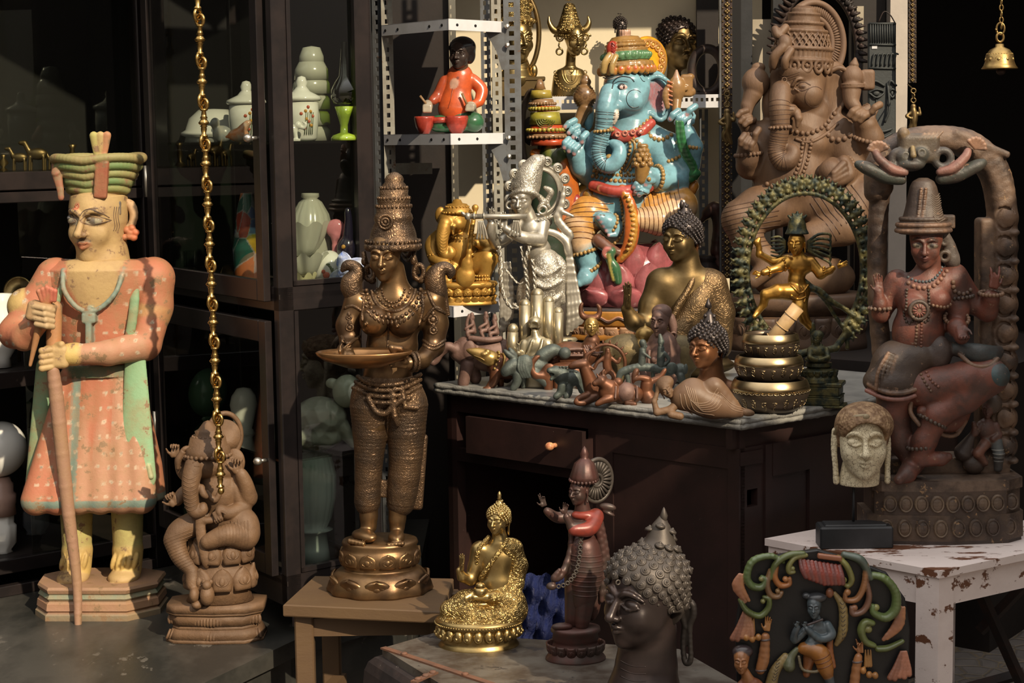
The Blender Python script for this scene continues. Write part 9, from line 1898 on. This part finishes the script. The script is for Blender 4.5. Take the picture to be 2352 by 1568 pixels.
item('lampshade', 'swirled white glass lampshade in the middle of the cabinet', 'lampshade', 712,428,640, inB(712,.17,1.3), Z2,[('shade','milk_glass',0,[('la',[(20,428),(21,436),(16,440),(26,448),(42,476),(50,510),(54,560),(40,600),(46,640)],(712,0,0),GN(n=48,ripple=(16,.035,3,9),caps=False))])])
def ruffle(px, y, r, h, nm, lab, Y, z, m_='milk_glass', n=9):
    item(nm, lab, 'dish', px, y-h, y, Y, z, [('bowl',m_,0,[('fn', lambda g: g.add([(px+rr_*(1+.10*k*math.cos(n*a))*math.cos(a), y-h*k**1.4+(6*k*math.sin(n*a)), rr_*(1+.10*k*math.cos(n*a))*math.sin(a)) for k, rr_ in [(q/6, r*(.35+.65*(q/6)**.7)) for q in range(7)] for a in np.linspace(0,2*math.pi,60,endpoint=False)], None, [(i*60+j,i*60+(j+1)%60,(i+1)*60+(j+1)%60,(i+1)*60+j) for i in range(6) for j in range(60)])),('la',[(0,y-2),(r*.36,y-3),(r*.3,y),(0,y)],(px,0,0),GN(n=20))])])
ruffle(690,560,62,74, 'ruffled_dish', 'white ruffled glass dish on top of the smaller dishes', inB(690,.14,1.3), Z2+.085); ruffle(700,600,50,50, 'ruffled_dish', 'cream ruffled dish under the larger white ruffled dish', inB(705,.09,1.3), Z2+.035)
ruffle(688,640,36,36, 'ruffled_dish', 'yellowish small ruffled bowl at the bottom left of the middle shelf', inB(690,.08,1.3), Z2, mat('cream_china', (.6,.56,.34),.25))
item('egg_ornament', 'large white china egg with a painted rose', 'ornament', 752,558,644, inB(752,.07,1.3), Z2,[('egg',pt_,0,[('e',(752,601,0),(34,44,32),GN(nu=32,nv=22,rot=(0,0,14)))]),('rose',fl,0,[('e',(752,612,-31),(8,8,2)),('e',(746,604,-31),(5,5,2))],'red rose decoration'),('leaf',fg,0,[('e',(756+i*3,588+i*4,-30),(5,3,2),GN(rot=(0,0,i*40))) for i in range(5)])])
def _petfl(g):
    for a, s_ in ((-100,1),(-30,1.15),(60,1.15),(150,.9)):
        M = mt((795,606,-6),1, rz=a+90); g.push(M); _petal(g, 19*s_, 27*s_, 6); g.V[-1] += (np.array([math.cos(math.radians(a)), math.sin(math.radians(a)),0])*22); g.pop()
item('flower_ornament', 'blue and white porcelain blossom leaning beside the egg', 'ornament', 795,566,645, inB(792,.01,1.3), Z2,[('blossom',mat('blue_white', (.72,.76,.80),.15, col2=(.12,.22,.62), nscale=22, nmix=.95),0,[('fn',_petfl),('e',(795,606,-8),(7,7,5)),('t',[(795,610,0),(797,646,2)],5,8)])])
item('pink_shell', 'pink glass shell behind the blossom', 'ornament', 770,486,640, inB(770,.08,1.3), Z2,[('shell',mat('pink_glass', (.62,.22,.26),.15),1.6,[('e',(770,506,0),(22,22,12)),('t',[(772,520,0),(768,540,0),(770,640,0)],[12,5,12])])])
item('teapot', 'dark glossy teapot with a gold dot at the back right of the middle shelf', 'teapot', 795,460,640, inB(792,.045,1.3), Z2,[('body',mat('dark_glaze', (.015,.013,.03),.08, coat=.5),1.6,[('e',(795,552,0),(22,30,18)),('t',[(798,530,0),(800,490,0),(798,462,0)],[12,8,6]),('t',[(795,580,0),(795,640,0)],[14,20])]),('dot',fo,0,[('e',(790,545,-19),(5,5,3))])])
def _mos(g):
    pal = [(.02,.10,.08),(.45,.30,.03),(.35,.05,.03),(.10,.14,.30),(.20,.22,.28),(.4,.12,.04)]; rr = random.Random(8); S_ = [(rr.uniform(0,2*math.pi), rr.uniform(430,632), rr.choice(pal)) for _ in range(46)]
    n, k = 90,90; V = []; C = []
    for j in range(k):
        y = 430+j*202/(k-1); R = np.interp(y, [430,470,560,632],[14,22,32,26])
        for i in range(n):
            a = 2*math.pi*i/n; V.append((566+R*math.cos(a), y, R*math.sin(a))); d = sorted((((min(abs(a-s[0]),2*math.pi-abs(a-s[0]))*26)**2+((y-s[1])*.7)**2), s[2]) for s in S_)[:2]; C.append(d[0][1] if d[1][0]**.5-d[0][0]**.5 > 1.5 else (.3,.3,.3))
    g.col = (1,1,1); g.add(V, None, [(j*n+i,j*n+(i+1)%n,(j+1)*n+(i+1)%n,(j+1)*n+i) for j in range(k-1) for i in range(n)], np.array(C))
item('mosaic_vase', 'tall vase of coloured glass pieces behind the right edge of the door', 'vase', 566,430,632, inA(556,.12,1.3), Z2,[('body','gloss_paint',0,[('fn',_mos)])])
for q, px in enumerate((415,445)): item('glass_tumbler', ('left' if q == 0 else 'right')+'hand clear tumbler of the two behind the lower left of the upper door', 'glass', px, 570,625, inA(px,.08+q*.04,1.3), Z2,[('body','clear_glass',0,[('la',[(15,570),(14,600),(12,625)],(px,0,0),GN(n=20,caps=False))])], 'clear tumblers')
item('glass_pig', 'dimpled grey glass pig with a shiny round head in the lower part of the cabinet', 'ornament', 740,870,1044, inB(735,.1,.9), Z3,[('body',mat('dimple_glass', (.30,.32,.27),.3, bump=.9, bscale=38, bkind='voronoi', bdist=.01),2.0,[('e',(735,970,0),(62,50,44)),('e',(726,1010,0),(62,34,40)),('t',[(784,990,0),(812,1030,0)],[20,10])]),('head',mat('shiny_glass', (.42,.45,.38),.1),2.0,[('e',(798,908,-6),(34,38,32)),('e',(762,890,0),(14,12,8))])])
item('lampshade', 'large spiral-ribbed bluish lampshade standing on the cabinet floor', 'lampshade', 722,1062,1330, inB(725,.13,.6), Z4,[('shade',mat('blue_milk', (.40,.47,.46),.2),0,[('la',[(0,1062),(20,1064),(40,1090),(50,1130),(50,1180),(40,1230),(30,1250),(44,1256),(30,1262),(34,1300),(40,1330),(0,1330)],(722,0,0),GN(n=60,ripple=(20,.03,1,7)))])])
item('glass_ball', 'pale green glass globe low behind the glass door', 'globe', 470,895,1010, inA(470,.16,.9), Z3+.0,[('globe','green_glass_ball',0,[('e',(470,952,0),(54,58,54),GN(nu=36,nv=24)),('la',[(0,1004),(22,1004),(26,1012),(0,1012)],(470,0,0),GN(n=20))])])
item('white_bowl', 'upturned white bowl beside the green globe', 'bowl', 560,905,1010, inA(548,.12,.9), Z3,[('bowl',pt_,0,[('la',[(0,905),(16,908),(28,925),(32,945),(20,1000),(30,1012),(0,1012)],(560,0,0),GN(n=30))])])
# left-hand cabinet
def inL(px, d, z):
    lo, hi = -.2,1.6
    for _ in range(30):
        m_ = (lo+hi)/2; q = (L0[0]+LD[0]*m_+LN[0]*d, L0[1]+LD[1]*m_+LN[1]*d, z)
        if pxof(q)[0] > px: lo = m_
        else: hi = m_
    return L0[1]+LD[1]*lo+LN[1]*d
def vase(px, sc, lab, Y, m3, grp):
    f = lambda y: 1302-(1302-y)*sc
    item('globe_lamp', lab, 'lamp', px, f(1004), f(1302), Y, .375,[('globe',m3[0],0,[('e',(px,f(1066),0),(60*sc,63*sc,60*sc),GN(nu=40,nv=26))]),('neck',m3[1],0,[('la',[(0,f(1128)),(22*sc,f(1130)),(26*sc,f(1142)),(30*sc,f(1146)),(30*sc,f(1164)),(36*sc,f(1170)),(36*sc,f(1188)),(34*sc,f(1194)),(36*sc,f(1216)),(0,f(1218))],(px,0,0),GN(n=32))],'brownish pink ribbed neck'),('base',m3[2],0,[('la',[(0,f(1214)),(32*sc,f(1216)),(32*sc,f(1234)),(38*sc,f(1240)),(38*sc,f(1280)),(26*sc,f(1296)),(30*sc,f(1302)),(0,f(1302))],(px,0,0),GN(n=32,fac=8))],'white faceted foot')], grp)
pn_ = mat('pink_brown', (.42,.27,.22),.35); vase(2,1.0, 'white globe lamp with a pinkish neck at the left edge, unobstructed by glass', inL(6,.10,.5),(pt_,pn_,pt_), None); vase(86,.82, 'globe lamp painted dim, further back behind the cabinet glass', inL(86,.26,.5),(mat('dimmed_white', (.08,.075,.07),.2),mat('dimmed_pink', (.12,.08,.07),.4),mat('dimmed_grey', (.12,.13,.14),.25)), None)  # second lamp: darkened copies of the first's colours, dimness behind glass painted in
item('pitcher', 'big white china pitcher at the left edge behind the soldier\'s elbow', 'pitcher', 4,690,862, inL(8,.10,1),.905,[('body',pt_,0,[('la',[(0,690),(24,692),(20,712),(34,740),(40,780),(32,820),(20,840),(24,860),(0,861)],(4,0,0),GN(n=36))])])
item('brass_plate', 'brass plate leaning beside the white pitcher', 'plate', 44,665,862, inL(40,.2,1),.905,[('disc','brass',0,[('la',[(0,-3),(30,-3),(34,-6),(34,0),(0,3)],(44,700,0),GN(n=32,axis=(.1,.1,1))),('t',[(44,730,4),(44,862,6)],4,8)])])
for q, (px, h, lab) in enumerate(((8,40,'brass cup with a round belly at the far left of the dark upper shelf'),(45,56,'dull brass crouching animal second on the dark upper shelf'),(86,70,'thin-legged brass deer in the middle of the dark upper shelf'),(124,44,'small dark brass animal right of the thin-legged deer'),(166,60,'slender brass candlestick behind the turban'))):
    Yq = inL(px,.12+.03*(q%2),1.5); y1 = pxof((at(px,390,Yq).x,Yq,1.46))[1]; m5 = 'dark_brass'
    if q in (0,4): pr = [('body',m5,0,[('la',[(0,y1-h),(h*.16,y1-h*.95),(h*.08,y1-h*.8),(h*(.3 if q==0 else .12),y1-h*.5),(h*.08,y1-h*.25),(h*.25,y1-3),(0,y1)],(px,0,0),GN(n=24))])]
    else: pr = [('body',m5,1.2,[('e',(px,y1-h*.55,0),(h*.32,h*.2,h*.16)),('t',[(px-h*.25,y1-h*.6,0),(px-h*.42,y1-h*.92,0)],[h*.1,h*.08]),('e',(px-h*.5,y1-h*.92,0),(h*.13,h*.08,h*.08))]+[('t',[(px+dx*h,y1-h*.45,dz),(px+dx*h*1.05,y1-2,dz)],h*.05) for dx in (-.22,.22) for dz in (-h*.1,h*.1)])]
    fig('brass_ornament', lab, 'ornament', (px,y1),(px,y1-h/2), pr, Y=Yq, zset=1.46, group='brass pieces on the dark upper shelf')
